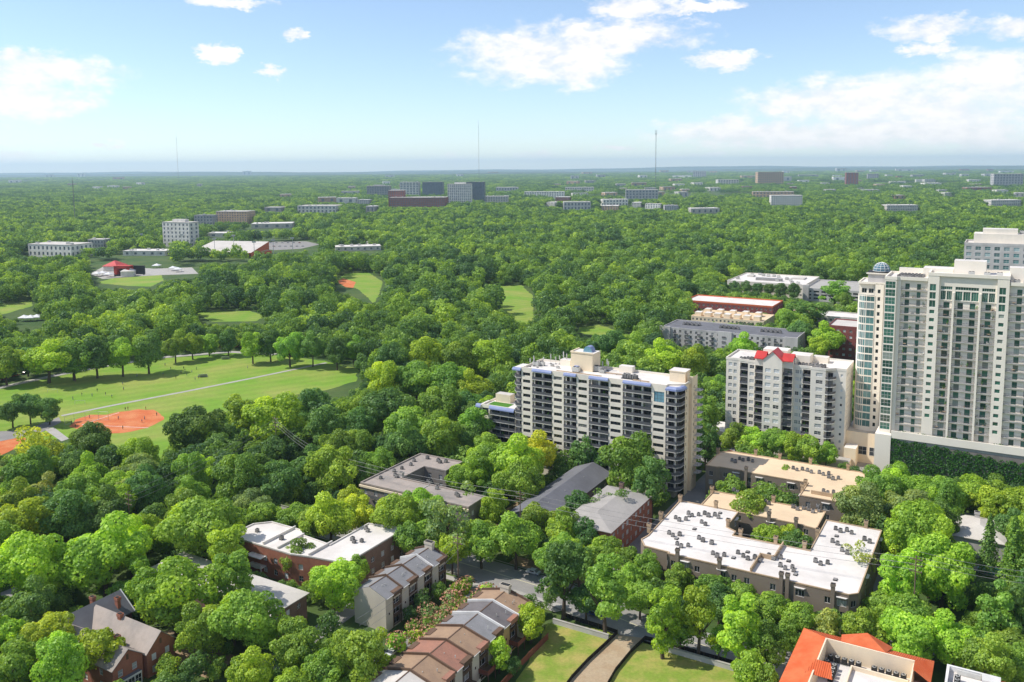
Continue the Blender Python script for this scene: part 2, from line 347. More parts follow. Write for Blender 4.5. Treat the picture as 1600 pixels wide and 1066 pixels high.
# ------------------------------------------------------------------ mesh helpers
class MB:
    def __init__(s): s.v, s.f, s.m, s.mats = [], [], [], []
    def mi(s, m):
        if m not in s.mats: s.mats.append(m)
        return s.mats.index(m)
    def poly(s, pts, m):
        i = len(s.v); s.v += [tuple(p) for p in pts]
        s.f.append(tuple(range(i, i + len(pts)))); s.m.append(s.mi(m)); return s
    def box(s, x0, x1, y0, y1, z0, z1, m, top=None, bottom=True):
        i = len(s.v)
        s.v += [(x0, y0, z0), (x1, y0, z0), (x1, y1, z0), (x0, y1, z0), (x0, y0, z1), (x1, y0, z1), (x1, y1, z1), (x0, y1, z1)]
        k = s.mi(m); kt = s.mi(top) if top else k
        for q, kk in (((4, 5, 6, 7), kt), ((0, 1, 5, 4), k), ((1, 2, 6, 5), k), ((2, 3, 7, 6), k), ((3, 0, 4, 7), k)) + ((((3, 2, 1, 0), k),) if bottom else ()):
            s.f.append(tuple(i + j for j in q)); s.m.append(kk)
        return s
    def prism(s, poly, z0, z1, m, top=None, bottom=False):
        n = len(poly); i = len(s.v)
        s.v += [(x, y, z0) for x, y in poly] + [(x, y, z1) for x, y in poly]
        k = s.mi(m); kt = s.mi(top) if top else k
        for j in range(n):
            s.f.append((i + j, i + (j + 1) % n, i + n + (j + 1) % n, i + n + j)); s.m.append(k)
        s.f.append(tuple(range(i + n, i + 2 * n))); s.m.append(kt)
        if bottom: s.f.append(tuple(range(i + n - 1, i - 1, -1))); s.m.append(k)
        return s
    def frustum(s, cx, cy, z0, z1, r0, r1, n, m, cap=True):
        i = len(s.v)
        for r, z in ((r0, z0), (r1, z1)):
            s.v += [(cx + r * math.cos(2 * math.pi * j / n), cy + r * math.sin(2 * math.pi * j / n), z) for j in range(n)]
        k = s.mi(m)
        for j in range(n):
            s.f.append((i + j, i + (j + 1) % n, i + n + (j + 1) % n, i + n + j)); s.m.append(k)
        if cap: s.f.append(tuple(range(i + n, i + 2 * n))); s.m.append(k)
        return s
    def tube(s, pts, rad, n, m):
        k = s.mi(m); rings = []
        pts = [Vector(p) for p in pts]
        for a, p in enumerate(pts):
            d = (pts[min(a + 1, len(pts) - 1)] - pts[max(a - 1, 0)]).normalized()
            q = d.orthogonal().normalized() if abs(d.z) > 0.95 else d.cross(Vector((0, 0, 1))).normalized()
            w = d.cross(q); r = rad[a] if isinstance(rad, (list, tuple)) else rad
            rings.append(len(s.v))
            s.v += [tuple(p + r * (math.cos(2 * math.pi * j / n) * q + math.sin(2 * math.pi * j / n) * w)) for j in range(n)]
        for a in range(len(pts) - 1):
            for j in range(n):
                s.f.append((rings[a] + j, rings[a + 1] + j, rings[a + 1] + (j + 1) % n, rings[a] + (j + 1) % n)); s.m.append(k)
        s.f.append(tuple(rings[-1] + j for j in range(n))); s.m.append(k)
        s.f.append(tuple(rings[0] + j for j in range(n - 1, -1, -1))); s.m.append(k)
        return s
    def panel(s, x, y, dx, dy, Wd, z0, z1, holes, depth, m, rm=None):
        """a wall with openings: starts at (x, y), runs along (dx, dy); outside is to the right of the run"""
        k = s.mi(m); kr = s.mi(rm) if rm else k
        ix, iy = -dy, dx
        P = lambda a, z, d=0.0: (x + dx * a + ix * d, y + dy * a + iy * d, z)
        xs = sorted({0.0, Wd} | {round(h[0], 4) for h in holes} | {round(h[1], 4) for h in holes})
        zs = sorted({z0, z1} | {round(h[2], 4) for h in holes} | {round(h[3], 4) for h in holes})
        for a in range(len(zs) - 1):
            zc = (zs[a] + zs[a + 1]) / 2
            row = [h for h in holes if h[2] < zc < h[3]]
            st = None
            for b in range(len(xs)):
                solid = b < len(xs) - 1 and not any(h[0] < (xs[b] + xs[b + 1]) / 2 < h[1] for h in row)
                if solid and st is None: st = xs[b]
                if not solid and st is not None:
                    i = len(s.v); s.v += [P(st, zs[a]), P(xs[b], zs[a]), P(xs[b], zs[a + 1]), P(st, zs[a + 1])]
                    s.f.append((i, i + 1, i + 2, i + 3)); s.m.append(k); st = None
        for h in holes:
            a0, a1, b0, b1 = h[:4]; d = h[4] if len(h) > 4 else depth
            for q in ((P(a0, b0), P(a0, b1), P(a0, b1, d), P(a0, b0, d)), (P(a1, b1), P(a1, b0), P(a1, b0, d), P(a1, b1, d)),
                      (P(a1, b0), P(a0, b0), P(a0, b0, d), P(a1, b0, d)), (P(a0, b1), P(a1, b1), P(a1, b1, d), P(a0, b1, d))):
                i = len(s.v); s.v += list(q); s.f.append((i, i + 1, i + 2, i + 3)); s.m.append(kr)
        return s
    def mesh(s, name):
        me = bpy.data.meshes.new(name)
        me.from_pydata(s.v, [], s.f)
        for mm in s.mats: me.materials.append(MATS[mm])
        if len(s.mats) > 1: me.polygons.foreach_set('material_index', s.m)
        me.update()
        return me
def tag(o, label=None, cat=None, group=None, kind=None):
    for k, v in (('label', label), ('category', cat), ('group', group), ('kind', kind)):
        if v: o[k] = v
    return o
def link(name, data, parent=None, loc=(0, 0, 0), rz=0.0, scale=None):
    o = bpy.data.objects.new(name, data)
    COL.objects.link(o)
    o.parent = parent; o.location = loc
    if rz: o.rotation_euler = (0, 0, rz)
    if scale: o.scale = scale
    return o
def part(name, mb, parent, loc=(0, 0, 0), rz=0.0): return link(name, mb.mesh(name), parent, loc, rz)
def thing(name, label, cat, loc=(0, 0, 0), rz=0.0, group=None): return tag(link(name, None, None, loc, rz), label, cat, group)
def struct(name, mb): return tag(link(name, mb.mesh(name)), kind='structure')
CACHE = {}
def win_mesh(w, h, nv=1, nh=1, glass='glass_dark', frame='white_trim', fw=0.07):
    """a window that fills an opening w x h: frame bars, mullions and a pane set back; x along the wall, y inwards"""
    key = ('win', round(w, 2), round(h, 2), nv, nh, glass, frame, fw)
    if key not in CACHE:
        b = MB()
        b.box(0, w, 0.06, 0.09, 0, h, glass)
        b.box(0, fw, 0, 0.06, 0, h, frame); b.box(w - fw, w, 0, 0.06, 0, h, frame)
        b.box(fw, w - fw, 0, 0.06, 0, fw, frame); b.box(fw, w - fw, 0, 0.06, h - fw, h, frame)
        for i in range(1, nv): b.box(w * i / nv - fw * .45, w * i / nv + fw * .45, 0.01, 0.06, fw, h - fw, frame)
        for i in range(1, nh): b.box(fw, w - fw, 0.012, 0.058, h * i / nh - fw * .45, h * i / nh + fw * .45, frame)
        CACHE[key] = b.mesh('window')
    return CACHE[key]
# ------------------------------------------------------------------ building kit
NTH = ['first', 'second', 'third', 'fourth', 'fifth', 'sixth', 'seventh', 'eighth', 'ninth', 'tenth', 'eleventh', 'twelfth', 'thirteenth', 'fourteenth', 'fifteenth', 'sixteenth', 'seventeenth', 'eighteenth', 'nineteenth', 'twentieth', 'twenty-first', 'twenty-second', 'twenty-third', 'twenty-fourth', 'twenty-fifth', 'twenty-sixth', 'twenty-seventh', 'twenty-eighth', 'twenty-ninth', 'thirtieth']
ORD = ['leftmost'] + [w + ' from left' for w in NTH[1:]]
def walls(root, mb, x, y, dx, dy, Wd, z0, z1, wins, m, depth=0.22, extra=(), rm=None):
    """a facade: wins = (a0, a1, z0, z1, nv, nh, glass, frame[, name]); every window is a part of its own"""
    mb.panel(x, y, dx, dy, Wd, z0, z1, [(w[0], w[1], w[2], w[3], depth) for w in wins] + list(extra), depth, m, rm)
    rz = math.atan2(dy, dx)
    for w in wins:
        a, d = w[0], depth - 0.1
        me = win_mesh(w[1] - w[0], w[3] - w[2], *w[4:8])
        link(w[8] if len(w) > 8 else 'window', me, root, (x + dx * a - dy * d, y + dy * a + dx * d, w[2]), rz)
def balcony_mesh(w, d0, d1, t=0.26, m='slab_edge'):
    k = ('bal', round(w, 2), d0, d1, t, m)
    if k not in CACHE: CACHE[k] = MB().box(0, w, d0, d1, -t, 0, m).mesh('balcony')
    return CACHE[k]
def rail_mesh(w, h=1.05, m='rail_dark', bars=True):
    k = ('rail', round(w, 2), h, m, bars)
    if k not in CACHE:
        b = MB().box(0, w, -0.03, 0.03, h - 0.06, h, m)
        if bars:
            n = max(2, int(w / 0.34))
            for i in range(n + 1): b.box(w * i / n * .995, w * i / n * .995 + 0.045, -0.02, 0.02, 0.0, h - 0.06, m)
            b.box(0, w, -0.02, 0.02, 0.08, 0.14, m)
        else: b.box(0.02, w - 0.02, -0.012, 0.012, 0.04, h - 0.06, m)
        CACHE[k] = b.mesh('railing')
    return CACHE[k]
fb = random.Random(31)
FURN = {}
def furnish(b, w, dy):
    """pots, chairs and tables standing about on a balcony"""
    if not FURN:
        g = random.Random(1)
        m = MB().frustum(0, 0, 0, .4, .16, .2, 6, 'tan_trim')
        for i in range(14):
            a = g.uniform(0, 6.28); q = g.uniform(.15, .5); z = g.uniform(.5, 1.5); c, s_ = math.cos(a), math.sin(a)
            m.poly([(q * c, q * s_, z), (q * c + .25, q * s_ - .1, z + .1), (q * c + .1, q * s_ + .2, z + .3)], 'turf')
        FURN['planter'] = m.mesh('planter')
        FURN['chair'] = MB().box(-.3, .3, -.3, .3, .35, .45, 'unit_pale').box(-.3, .3, .22, .3, .45, .95, 'unit_pale').box(-.28, -.2, -.28, -.2, 0, .35, 'unit_pale').box(.2, .28, -.28, -.2, 0, .35, 'unit_pale').box(-.28, -.2, .2, .28, 0, .35, 'unit_pale').box(.2, .28, .2, .28, 0, .35, 'unit_pale').mesh('chair')
        FURN['table'] = MB().box(-.5, .5, -.5, .5, .68, .74, 'tan_trim').box(-.05, .05, -.05, .05, 0, .68, 'unit_dark').mesh('table')
    for _ in range(fb.choice((0, 1, 1, 2, 3))):
        k = fb.choice(('planter', 'planter', 'chair', 'table')); link(k, FURN[k], b, (fb.uniform(.5, w - .5), dy + fb.uniform(-.25, .3), 0), fb.uniform(0, 6.28))
def bay(root, x0, x1, y, zs, hh, depth, out=0.3, glass='glass_dark', doors=2, rail='rail_dark', solid=True, post='cream', door_h=2.15, slab='slab_edge'):
    """a stack of balconies in a recessed bay: slab with railing and the glazing behind, floor by floor"""
    w = x1 - x0
    for z in zs:
        b = link('balcony', balcony_mesh(w + 0.1, -out, depth - 0.02, m=slab), root, (x0 - 0.05, y, z))
        furnish(b, w, .5)
        link('railing', rail_mesh(w + 0.06, m=rail, bars=not solid), b, (0.02, -out + 0.06, 0.0))
        n = doors
        ww = (w - 0.5 * (n - 1) - 0.3) / n
        for i in range(n):
            link('glass_door', win_mesh(ww, door_h, 2 if ww > 1.8 else 1, 1, glass, 'rail_grey', 0.06), root, (x0 + 0.15 + i * (ww + 0.5), y + depth - 0.16, z + 0.02))
def flat_roof(root, poly, z, m, par=0.6, th=0.35, pm='cream', name='roof'):
    """roof deck with a parapet round its edge (poly counter-clockwise, local)"""
    part(name, MB().prism(poly, z - 0.3, z, pm, m), root)
    b = MB(); n = len(poly)
    area = sum(poly[i][0] * poly[(i + 1) % n][1] - poly[(i + 1) % n][0] * poly[i][1] for i in range(n))
    inn = []
    for i in range(n):
        p0, p1, p2 = Vector(poly[i - 1]), Vector(poly[i]), Vector(poly[(i + 1) % n])
        d1, d2 = (p1 - p0).normalized(), (p2 - p1).normalized()
        n1, n2 = Vector((-d1.y, d1.x)), Vector((-d2.y, d2.x))
        k = 1 + n1.dot(n2)
        inn.append(p1 + (n1 + n2) / max(k, 0.3) * th)
    for i in range(n):
        j = (i + 1) % n
        a, c, e, g = Vector(poly[i]), Vector(poly[j]), inn[j], inn[i]
        b.poly([(*a, z), (*c, z), (*c, z + par), (*a, z + par)], pm)
        b.poly([(*e, z), (*g, z), (*g, z + par), (*e, z + par)], pm)
        b.poly([(*a, z + par), (*c, z + par), (*e, z + par), (*g, z + par)], pm)
    return part('parapet', b, root)
def rect(x0, x1, y0, y1): return [(x0, y0), (x1, y0), (x1, y1), (x0, y1)]
def gable_roof(mb, x0, x1, y0, y1, z, rise, m, axis='y', over=0.4, t=0.18):
    if axis == 'y':
        xm = (x0 + x1) / 2; k = rise / ((x1 - x0) / 2)
        a = (x0 - over, z - over * k); b = (xm, z + rise); c = (x1 + over, z - over * k)
        for (p, q) in ((a, b), (b, c)):
            P = [(p[0], y0, p[1]), (q[0], y0, q[1]), (q[0], y1, q[1]), (p[0], y1, p[1])]
            T = [(x, y, zz + t) for x, y, zz in P]
            mb.poly(T, m); mb.poly(P[::-1], m)
            for i in range(4): mb.poly([P[i], P[(i + 1) % 4], T[(i + 1) % 4], T[i]], m)
    else:
        ym = (y0 + y1) / 2; k = rise / ((y1 - y0) / 2)
        a = (y0 - over, z - over * k); b = (ym, z + rise); c = (y1 + over, z - over * k)
        for (p, q) in ((a, b), (b, c)):
            P = [(x0, p[0], p[1]), (x1, p[0], p[1]), (x1, q[0], q[1]), (x0, q[0], q[1])]
            T = [(x, y, zz + t) for x, y, zz in P]
            mb.poly(T, m); mb.poly(P[::-1], m)
            for i in range(4): mb.poly([P[i], P[(i + 1) % 4], T[(i + 1) % 4], T[i]], m)
    return mb
def hip_roof(mb, x0, x1, y0, y1, z, rise, m, over=0.5, t=0.2):
    x0 -= over; x1 += over; y0 -= over; y1 += over
    w, d = x1 - x0, y1 - y0
    if d >= w: r0, r1 = ((x0 + x1) / 2, y0 + w / 2), ((x0 + x1) / 2, y1 - w / 2)
    else: r0, r1 = (x0 + d / 2, (y0 + y1) / 2), (x1 - d / 2, (y0 + y1) / 2)
    c = [(x0, y0, z), (x1, y0, z), (x1, y1, z), (x0, y1, z)]
    A, B = (*r0, z + rise), (*r1, z + rise)
    if d >= w: F = [[c[0], c[1], A], [c[1], c[2], B, A], [c[2], c[3], B], [c[3], c[0], A, B]]
    else: F = [[c[0], c[1], B, A], [c[1], c[2], B], [c[2], c[3], A, B], [c[3], c[0], A]]
    for f in F: mb.poly(f, m)
    e = [(x, y, z - t) for x, y, z in c]
    for i in range(4): mb.poly([e[i], e[(i + 1) % 4], c[(i + 1) % 4], c[i]], m)
    mb.poly(e[::-1], m)
    return mb
UNIT = MB().box(-.55, .55, -.55, .55, 0.12, 1.15, 'unit_grey').frustum(0, 0, 1.15, 1.28, .42, .40, 10, 'unit_dark').box(-.6, .6, -.6, .6, 0, 0.12, 'unit_dark').mesh('air_conditioner')
BIGUNIT = MB().box(-1.3, 1.3, -.8, .8, 0.2, 1.7, 'unit_pale').box(-1.1, 1.1, -.7, .7, 0, 0.2, 'unit_dark').frustum(-.6, 0, 1.7, 1.85, .5, .5, 10, 'unit_dark').frustum(.6, 0, 1.7, 1.85, .5, .5, 10, 'unit_dark').mesh('roof_unit')
CURB = MB().box(-.5, .5, -.7, .7, 0, .22, 'unit_dark').box(-.42, .42, -.62, .62, .22, .30, 'unit_grey').mesh('roof_hatch')
PIPE = MB().frustum(0, 0, 0, .7, .11, .11, 6, 'unit_pale').mesh('vent_pipe')
def unit(me, name, p, z, label, group, rz=None, s=1.0, cat='air conditioner'):
    o = link(name, me, None, (p[0], p[1], z), GRID if rz is None else rz, (s, s, s))
    return tag(o, label, cat, group)
def clusters(pix, z, label, group):
    """small groups of condensers on a roof; label has a place for which one"""
    pix = sorted([p for p in pix if p[2]])
    for ci_, (px, py, n) in enumerate(pix):
        c = at(px, py, z)
        for i in range(n):
            a = i * 1.55
            q = xy(*[uv(c)[0] + a - (n - 1) * .75, uv(c)[1] + (0.0, -1.1, 0.5, -0.8)[i % 4] * (1 if n > 1 else 0)])
            which = ('alone as %s group from left' % NTH[ci_]) if n == 1 else '%s in %s group from left' % (['left one', 'right one'][i] if n == 2 else ORD[i], NTH[ci_])
            unit(UNIT, 'air_conditioner', q, z, label % which, group, s=rnd.uniform(.8, .98))
def chimney(root, x, y, z0, z1, m='tan_trim', w=0.95, d=0.95):
    b = MB().box(x - w / 2, x + w / 2, y - d / 2, y + d / 2, z0, z1, m)
    b.box(x - w / 2 - .12, x + w / 2 + .12, y - d / 2 - .12, y + d / 2 + .12, z1 - .75, z1, m).box(x - w / 2 + .15, x + w / 2 - .15, y - d / 2 + .15, y + d / 2 - .15, z1 - .02, z1 + .05, 'unit_dark')
    return part('chimney', b, root)

# ------------------------------------------------------------------ ground, lawns, streets
def sheet(name, pts, z, m, sub=None):
    return struct(name, MB().poly([(p[0], p[1], z) for p in pts], m))
FOOT = []                                   # outlines where no tree may stand (world polygons)
KEEP = []
def inside(poly, x, y):
    c = False; j = len(poly) - 1
    for i in range(len(poly)):
        if (poly[i][1] > y) != (poly[j][1] > y) and x < (poly[j][0] - poly[i][0]) * (y - poly[i][1]) / (poly[j][1] - poly[i][1]) + poly[i][0]: c = not c
        j = i
    return c
def keep_uv(u0, u1, v0, v1): FOOT.append([tuple(xy(a, b)[:2]) for a, b in ((u0, v0), (u1, v0), (u1, v1), (u0, v1))])
def px_poly(pts, z=0.0): return [at(x, y, z) for x, y in pts]
gb = MB()
gb.poly([(-34000, -1500, 0), (34000, -1500, 0), (34000, 34000, 0), (-34000, 34000, 0)], 'ground')
struct('ground', gb)
ejr = random.Random(13)
def lawn(name, pix, m, z=0.03, keep=True):
    P = px_poly(pix); Q = []
    for i in range(len(P)):
        a, b = P[i], P[(i + 1) % len(P)]; n = max(1, int((b - a).length / 4.0)); nn = Vector((-(b - a).y, (b - a).x, 0)).normalized()
        for k in range(n): Q.append(a.lerp(b, k / n) + nn * (0 if m in ('dirt', 'asphalt', 'concrete') else ejr.uniform(-.9, .9)))
    sheet(name, Q, z, m)
    if keep: FOOT.append([tuple(p[:2]) for p in P])
lawn('sports_field', [(-60, 618), (0, 607), (80, 590), (160, 574), (260, 560), (365, 552), (440, 556), (508, 564), (560, 577), (556, 596), (500, 612), (420, 622), (360, 640), (335, 676), (300, 712), (230, 722), (200, 705), (150, 690), (110, 684), (60, 690), (-60, 700)], 'lawn')
lawn('ball_infield', [(107, 667), (120, 656), (140, 649), (165, 648), (185, 644), (215, 640), (238, 641), (252, 646), (258, 652), (250, 660), (230, 669), (205, 675), (175, 678), (150, 676), (140, 672), (122, 671)], 'clay', 0.06)
lawn('ball_infield_small', [(-30, 694), (0, 684), (30, 681), (42, 688), (26, 701), (0, 712), (-30, 715)], 'clay', 0.06)
lawn('park_lawn', [(526, 440), (540, 427), (575, 426), (598, 440), (592, 462), (584, 474), (560, 452)], 'lawn')
sheet('ball_infield_far', px_poly([(526, 440), (536, 435), (556, 441), (552, 450), (540, 449)]), 0.06, 'clay')
lawn('park_lawn_far', [(762, 448), (816, 446), (832, 462), (834, 500), (818, 510), (796, 496), (776, 476), (720, 482), (690, 490), (690, 482), (740, 470)], 'lawn')
lawn('park_lawn_low', [(305, 490), (330, 487), (390, 486), (416, 494), (400, 502), (330, 503)], 'lawn')
lawn('event_lawn', [(150, 442), (180, 434), (252, 430), (256, 438), (236, 448), (200, 447)], 'lawn')
lawn('west_lawn', [(-40, 486), (0, 478), (48, 470), (52, 478), (10, 490), (-40, 500)], 'lawn')
lawn('park_glade', [(905, 512), (935, 508), (962, 516), (950, 526), (900, 520)], 'lawn')
lawn('parking_lot', [(385, 386), (420, 378), (478, 377), (500, 382), (470, 389), (430, 391)], 'asphalt')
lawn('event_plaza', [(140, 428), (165, 415), (240, 420), (300, 418), (310, 428), (250, 430), (160, 436)], 'concrete')
def strip(name, pix, wid, m, z, uvpts=None, keep=True):
    P = [at(*p) for p in pix] if pix else [xy(*p) for p in uvpts]
    b = MB(); L, Rr = [], []
    for i, p in enumerate(P):
        d = (P[min(i + 1, len(P) - 1)] - P[max(i - 1, 0)]).normalized(); n = Vector((-d.y, d.x, 0)) * wid / 2
        L.append(p + n); Rr.append(p - n)
    for i in range(len(P) - 1): b.poly([(*Rr[i][:2], z), (*Rr[i + 1][:2], z), (*L[i + 1][:2], z), (*L[i][:2], z)], m)
    if keep:
        for i in range(len(P) - 1): FOOT.append([tuple(q[:2]) for q in (Rr[i], Rr[i + 1], L[i + 1], L[i])])
    return struct(name, b)
for pts in (((128, 664), (186, 645)), ((128, 664), (232, 669))): strip('foul_line', pts, .35, 'white_trim', .09, keep=False)
strip('field_path', [(96, 650), (180, 633), (290, 612), (400, 590), (510, 567)], 2.6, 'concrete', 0.08)
strip('park_drive', [(-60, 622), (0, 606), (40, 597), (90, 586), (170, 571), (260, 558), (360, 550), (430, 554)], 5.5, 'concrete', 0.07)
sheet('field_walk', px_poly([(70, 672), (84, 668), (108, 686), (96, 690)]), 0.09, 'concrete')
sheet('picnic_court', px_poly([(-30, 676), (40, 672), (92, 652), (96, 660), (60, 678), (0, 690)]), 0.075, 'asphalt')
# streets of the district run on the grid
strip('street', None, 13, 'asphalt', 0.05, [(-245, 206), (-190, 207), (-140, 207.5), (-108, 206), (-80, 200), (-60, 199.5), (-20, 203.5), (30, 206)])
for k, sd in enumerate((-7.2, 7.2)):
    strip('kerb', None, .35, 'concrete', .14, [(-245, 206 + sd), (-190, 207 + sd), (-140, 207.5 + sd), (-108, 206 + sd), (-84, 201 + sd)], keep=False)
strip('lane_marking', None, .22, 'road_paint', .062, [(-245, 206.2), (-190, 207.2), (-140, 207.7), (-108, 206.2), (-80, 200.2), (-60, 199.7), (-20, 203.7)], keep=False)
strip('sidewalk', None, 2.2, 'concrete', 0.16, [(-150, 198.0), (-122, 197.5), (-104, 196.6)], keep=False)
strip('cross_street', None, 9, 'asphalt', 0.045, [(-241, 120), (-241, 200), (-243, 420)])
strip('avenue', None, 11, 'asphalt', 0.045, [(-96, 216), (-94.5, 300), (-94, 345), (-95, 440)])
strip('service_road', None, 8, 'asphalt', 0.045, [(-120, 335), (-60, 336), (-36, 336)])
strip('back_lane', None, 7, 'asphalt', 0.04, [(-28, 275), (-24, 225), (10, 228), (40, 228)])
strip('alley', None, 5.5, 'asphalt', 0.043, [(-152, 206), (-151, 140), (-151, 110)])
strip('drive_court', None, 8.5, 'asphalt', 0.042, [(-126, 203), (-126, 165), (-126.5, 130)])
strip('tower_drive', None, 9, 'asphalt', 0.046, [(-47, 330), (-47, 372)])
sheet('street_forecourt', [xy(*p) for p in ((-120, 196.8), (-102, 195.6), (-99, 200), (-118, 201))], 0.14, 'concrete')
# vacant lot with its gravel track
lawn('lot_lawn', [(800, 1080), (830, 1020), (858, 978), (875, 972), (930, 982), (962, 990), (1010, 1000), (1060, 1018), (1148, 1037), (1160, 1066), (1170, 1090), (780, 1090)], 'lot_grass', 0.05)
lawn('gravel_track', [(862, 1092), (900, 1050), (930, 1018), (962, 992), (1008, 998), (985, 1020), (960, 1050), (938, 1092)], 'dirt', 0.09)
for pts, nm in (([(-150, 262), (-150, 236), (-142, 236), (-142, 258)], 'earth_bank'), ([(-128, 214), (-98, 213), (-98, 219), (-128, 220)], 'mulch_bank'), ([(-190, 126), (-160, 128), (-160, 138), (-186, 138)], 'earth_yard')):
    sheet(nm, [xy(*p) for p in pts], 0.03, 'mulch')
hb = MB()
for k, (D, hmax) in enumerate(((9000, 26), (13000, 45), (19000, 75), (26000, 120))):
    n = 220; xs = [-D * 0.95 + 1.9 * D * i / n for i in range(n + 1)]
    prof = [hmax * (0.55 + 0.25 * math.sin(x / D * 7 + k * 2) + 0.14 * math.sin(x / D * 19 + k) + 0.05 * math.sin(x / D * 57 + k * 3)) for x in xs]
    for i in range(n):
        q = [(xs[i], D - 0, 0), (xs[i + 1], D, 0), (xs[i + 1], D + 900, prof[i + 1]), (xs[i], D + 900, prof[i])]
        hb.poly(q, 'hill_wood')
        hb.poly([(xs[i], D + 900, prof[i]), (xs[i + 1], D + 900, prof[i + 1]), (xs[i + 1], D + 2800, 0), (xs[i], D + 2800, 0)], 'hill_wood')
struct('hills', hb)

# ------------------------------------------------------------------ the apartment block with blue awnings
def apartment_block():
    r = thing('apartment_block', 'fourteen storey cream apartment block with blue awnings above dark balconies', 'building', xy(-164.5, 287), GRID)
    FH, NF, H = 2.86, 14, 41.2
    zf = [0.6 + FH * i for i in range(NF)]
    b = MB(); wins = []; bays = []
    piers = [(0, 4.7), (13.7, 18.6), (24.2, 29.2), (37.5, 43.0), (54.3, 59.8)]
    for k, (a, c) in enumerate(piers):
        for i, z in enumerate(zf):
            if k == 4 and i == NF - 1: continue
            if k == 4 and i == NF - 2: wins.append((a + .9, c - .7, z + .5, z + 4.4, 3, 3, 'glass_blue', 'rail_grey'))
            else: wins.append((a + .7, c - .75, z + 1.0, z + 2.25, 3, 1, 'glass_dark', 'rail_grey'))
    bx = [(4.9, 13.6, 2), (18.7, 24.1, 2), (29.3, 37.4, 2), (43.1, 54.2, 3)]
    for (a, c, n) in bx:
        for z in zf[1:]: bays.append((a, c, z, z + FH - 0.24, 1.75))
    walls(r, b, 0, 0, 1, 0, 59.8, 0, H + 0.8, wins, 'cream', 0.25, bays, 'cream')
    # end wall, with its recessed joint, then the rear and far walls
    sw = []
    for z in zf[1:]: sw += [(1.1, 1.8, z + .9, z + 2.1, 1, 1, 'glass_dark', 'brown_trim')]
    walls(r, b, 65.2, 5.0, 0, 1, 4.0, 0, H + 0.4, sw, 'cream_warm')
    b.panel(64.6, 9.0, 0, 1, 2.0, 0, H + 3.2, [], .1, 'cream_warm'); b.panel(65.2, 9.0, -1, 0, 0.6, 0, H + .4, [], .1, 'cream_warm'); b.panel(64.6, 11.0, 1, 0, 1.2, 0, H + 2.0, [], .1, 'cream_warm')
    sw = []
    for z in zf[1:]: sw += [(1.9, 2.6, z + .9, z + 2.1, 1, 1, 'glass_dark', 'brown_trim')]
    walls(r, b, 65.8, 11.0, 0, 1, 6.0, 0, H + 2.0, sw, 'cream_warm')
    b.panel(65.8, 17.0, -1, 0, 65.8, 0, H, [], .1, 'cream'); b.panel(0, 17, 0, -1, 17, 0, H + .8, [], .1, 'cream')
    part('wall', b, r)
    q = MB()
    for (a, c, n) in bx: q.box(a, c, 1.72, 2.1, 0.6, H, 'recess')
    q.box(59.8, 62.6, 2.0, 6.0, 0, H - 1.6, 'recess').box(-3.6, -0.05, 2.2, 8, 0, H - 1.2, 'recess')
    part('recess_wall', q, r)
    for (a, c, n) in bx:
        bay(r, a + .03, c - .03, 0.0, zf[1:], FH, 1.74, 0.28, doors=n)
        if n > 2: pass
    posts = MB()
    for (a, c, n) in bx:
        for i in range(1, n + 1):
            xx = a + .15 + i * ((c - a - .3 - .5 * (n - 1)) / n + .5) - .5 if i < n else a + .5
            posts.box(xx, xx + .5, .35, .8, 0.6, H - .3, 'cream')
    part('column', tag_stuff(posts), r)
    # corner balconies at both ends
    def corner(x, sgn):
        for z in zf[1:]:
            P = [(0, -.3), (3.9, -.3), (5.3, 1.3), (5.5, 4.95), (2.9, 4.95), (2.9, 2.0), (0, 2.0)] if sgn > 0 else [(-3.6, 7.5), (-4.0, 1.6), (-2.6, -.1), (0, -.2), (0, 2.2), (-2.2, 3.2), (-2.0, 7.5)]
            k = ('corner', sgn)
            if k not in CACHE: CACHE[k] = MB().prism(P, -.26, 0, 'slab_edge', bottom=True).mesh('balcony')
            o = link('balcony', CACHE[k], r, (x, 0, z))
            k2 = ('cornerrail', sgn)
            if k2 not in CACHE:
                m = MB(); E = P[:4] if sgn > 0 else P[:4]
                for i in range(3):
                    p, w = Vector(E[i]), Vector(E[i + 1]); d = (w - p).normalized(); n = Vector((-d.y, d.x)) * (.05 if sgn > 0 else .05)
                    m.poly([(*(p + n), 0.02), (*(w + n), 0.02), (*(w + n), 1.05), (*(p + n), 1.05)], 'rail_dark')
                    m.poly([(*(p + n * 2), 1.05), (*(w + n * 2), 1.05), (*(w + n), 1.05), (*(p + n), 1.05)], 'rail_dark')
                CACHE[k2] = m.mesh('railing')
            link('railing', CACHE[k2], o)
            if sgn > 0:
                link('glass_door', win_mesh(1.9, 2.15, 2, 1, 'glass_dark', 'rail_grey', .06), r, (x + .5, 1.9, z + .02))
                link('glass_door', win_mesh(2.0, 2.15, 2, 1, 'glass_dark', 'rail_grey', .06), r, (x + 2.9, 2.6, z + .02), R(90))
                link('column', col_mesh(FH - .3), r, (x + 3.3, .35, z)); link('column', col_mesh(FH - .3), r, (x + .25, .2, z))
            else:
                link('glass_door', win_mesh(1.8, 2.15, 2, 1, 'glass_dark', 'rail_grey', .06), r, (x - 2.0, 2.1, z + .02))
    corner(59.8, 1); corner(0.0, -1)
    flat_roof(r, [(0.0, 0.36), (4.7, 0.36), (4.7, .36), (59.8, .36), (59.8, 2.2), (65.1, 5.1), (65.1, 17), (0, 17)], H, 'roof_white', 0.8, .3, 'cream')
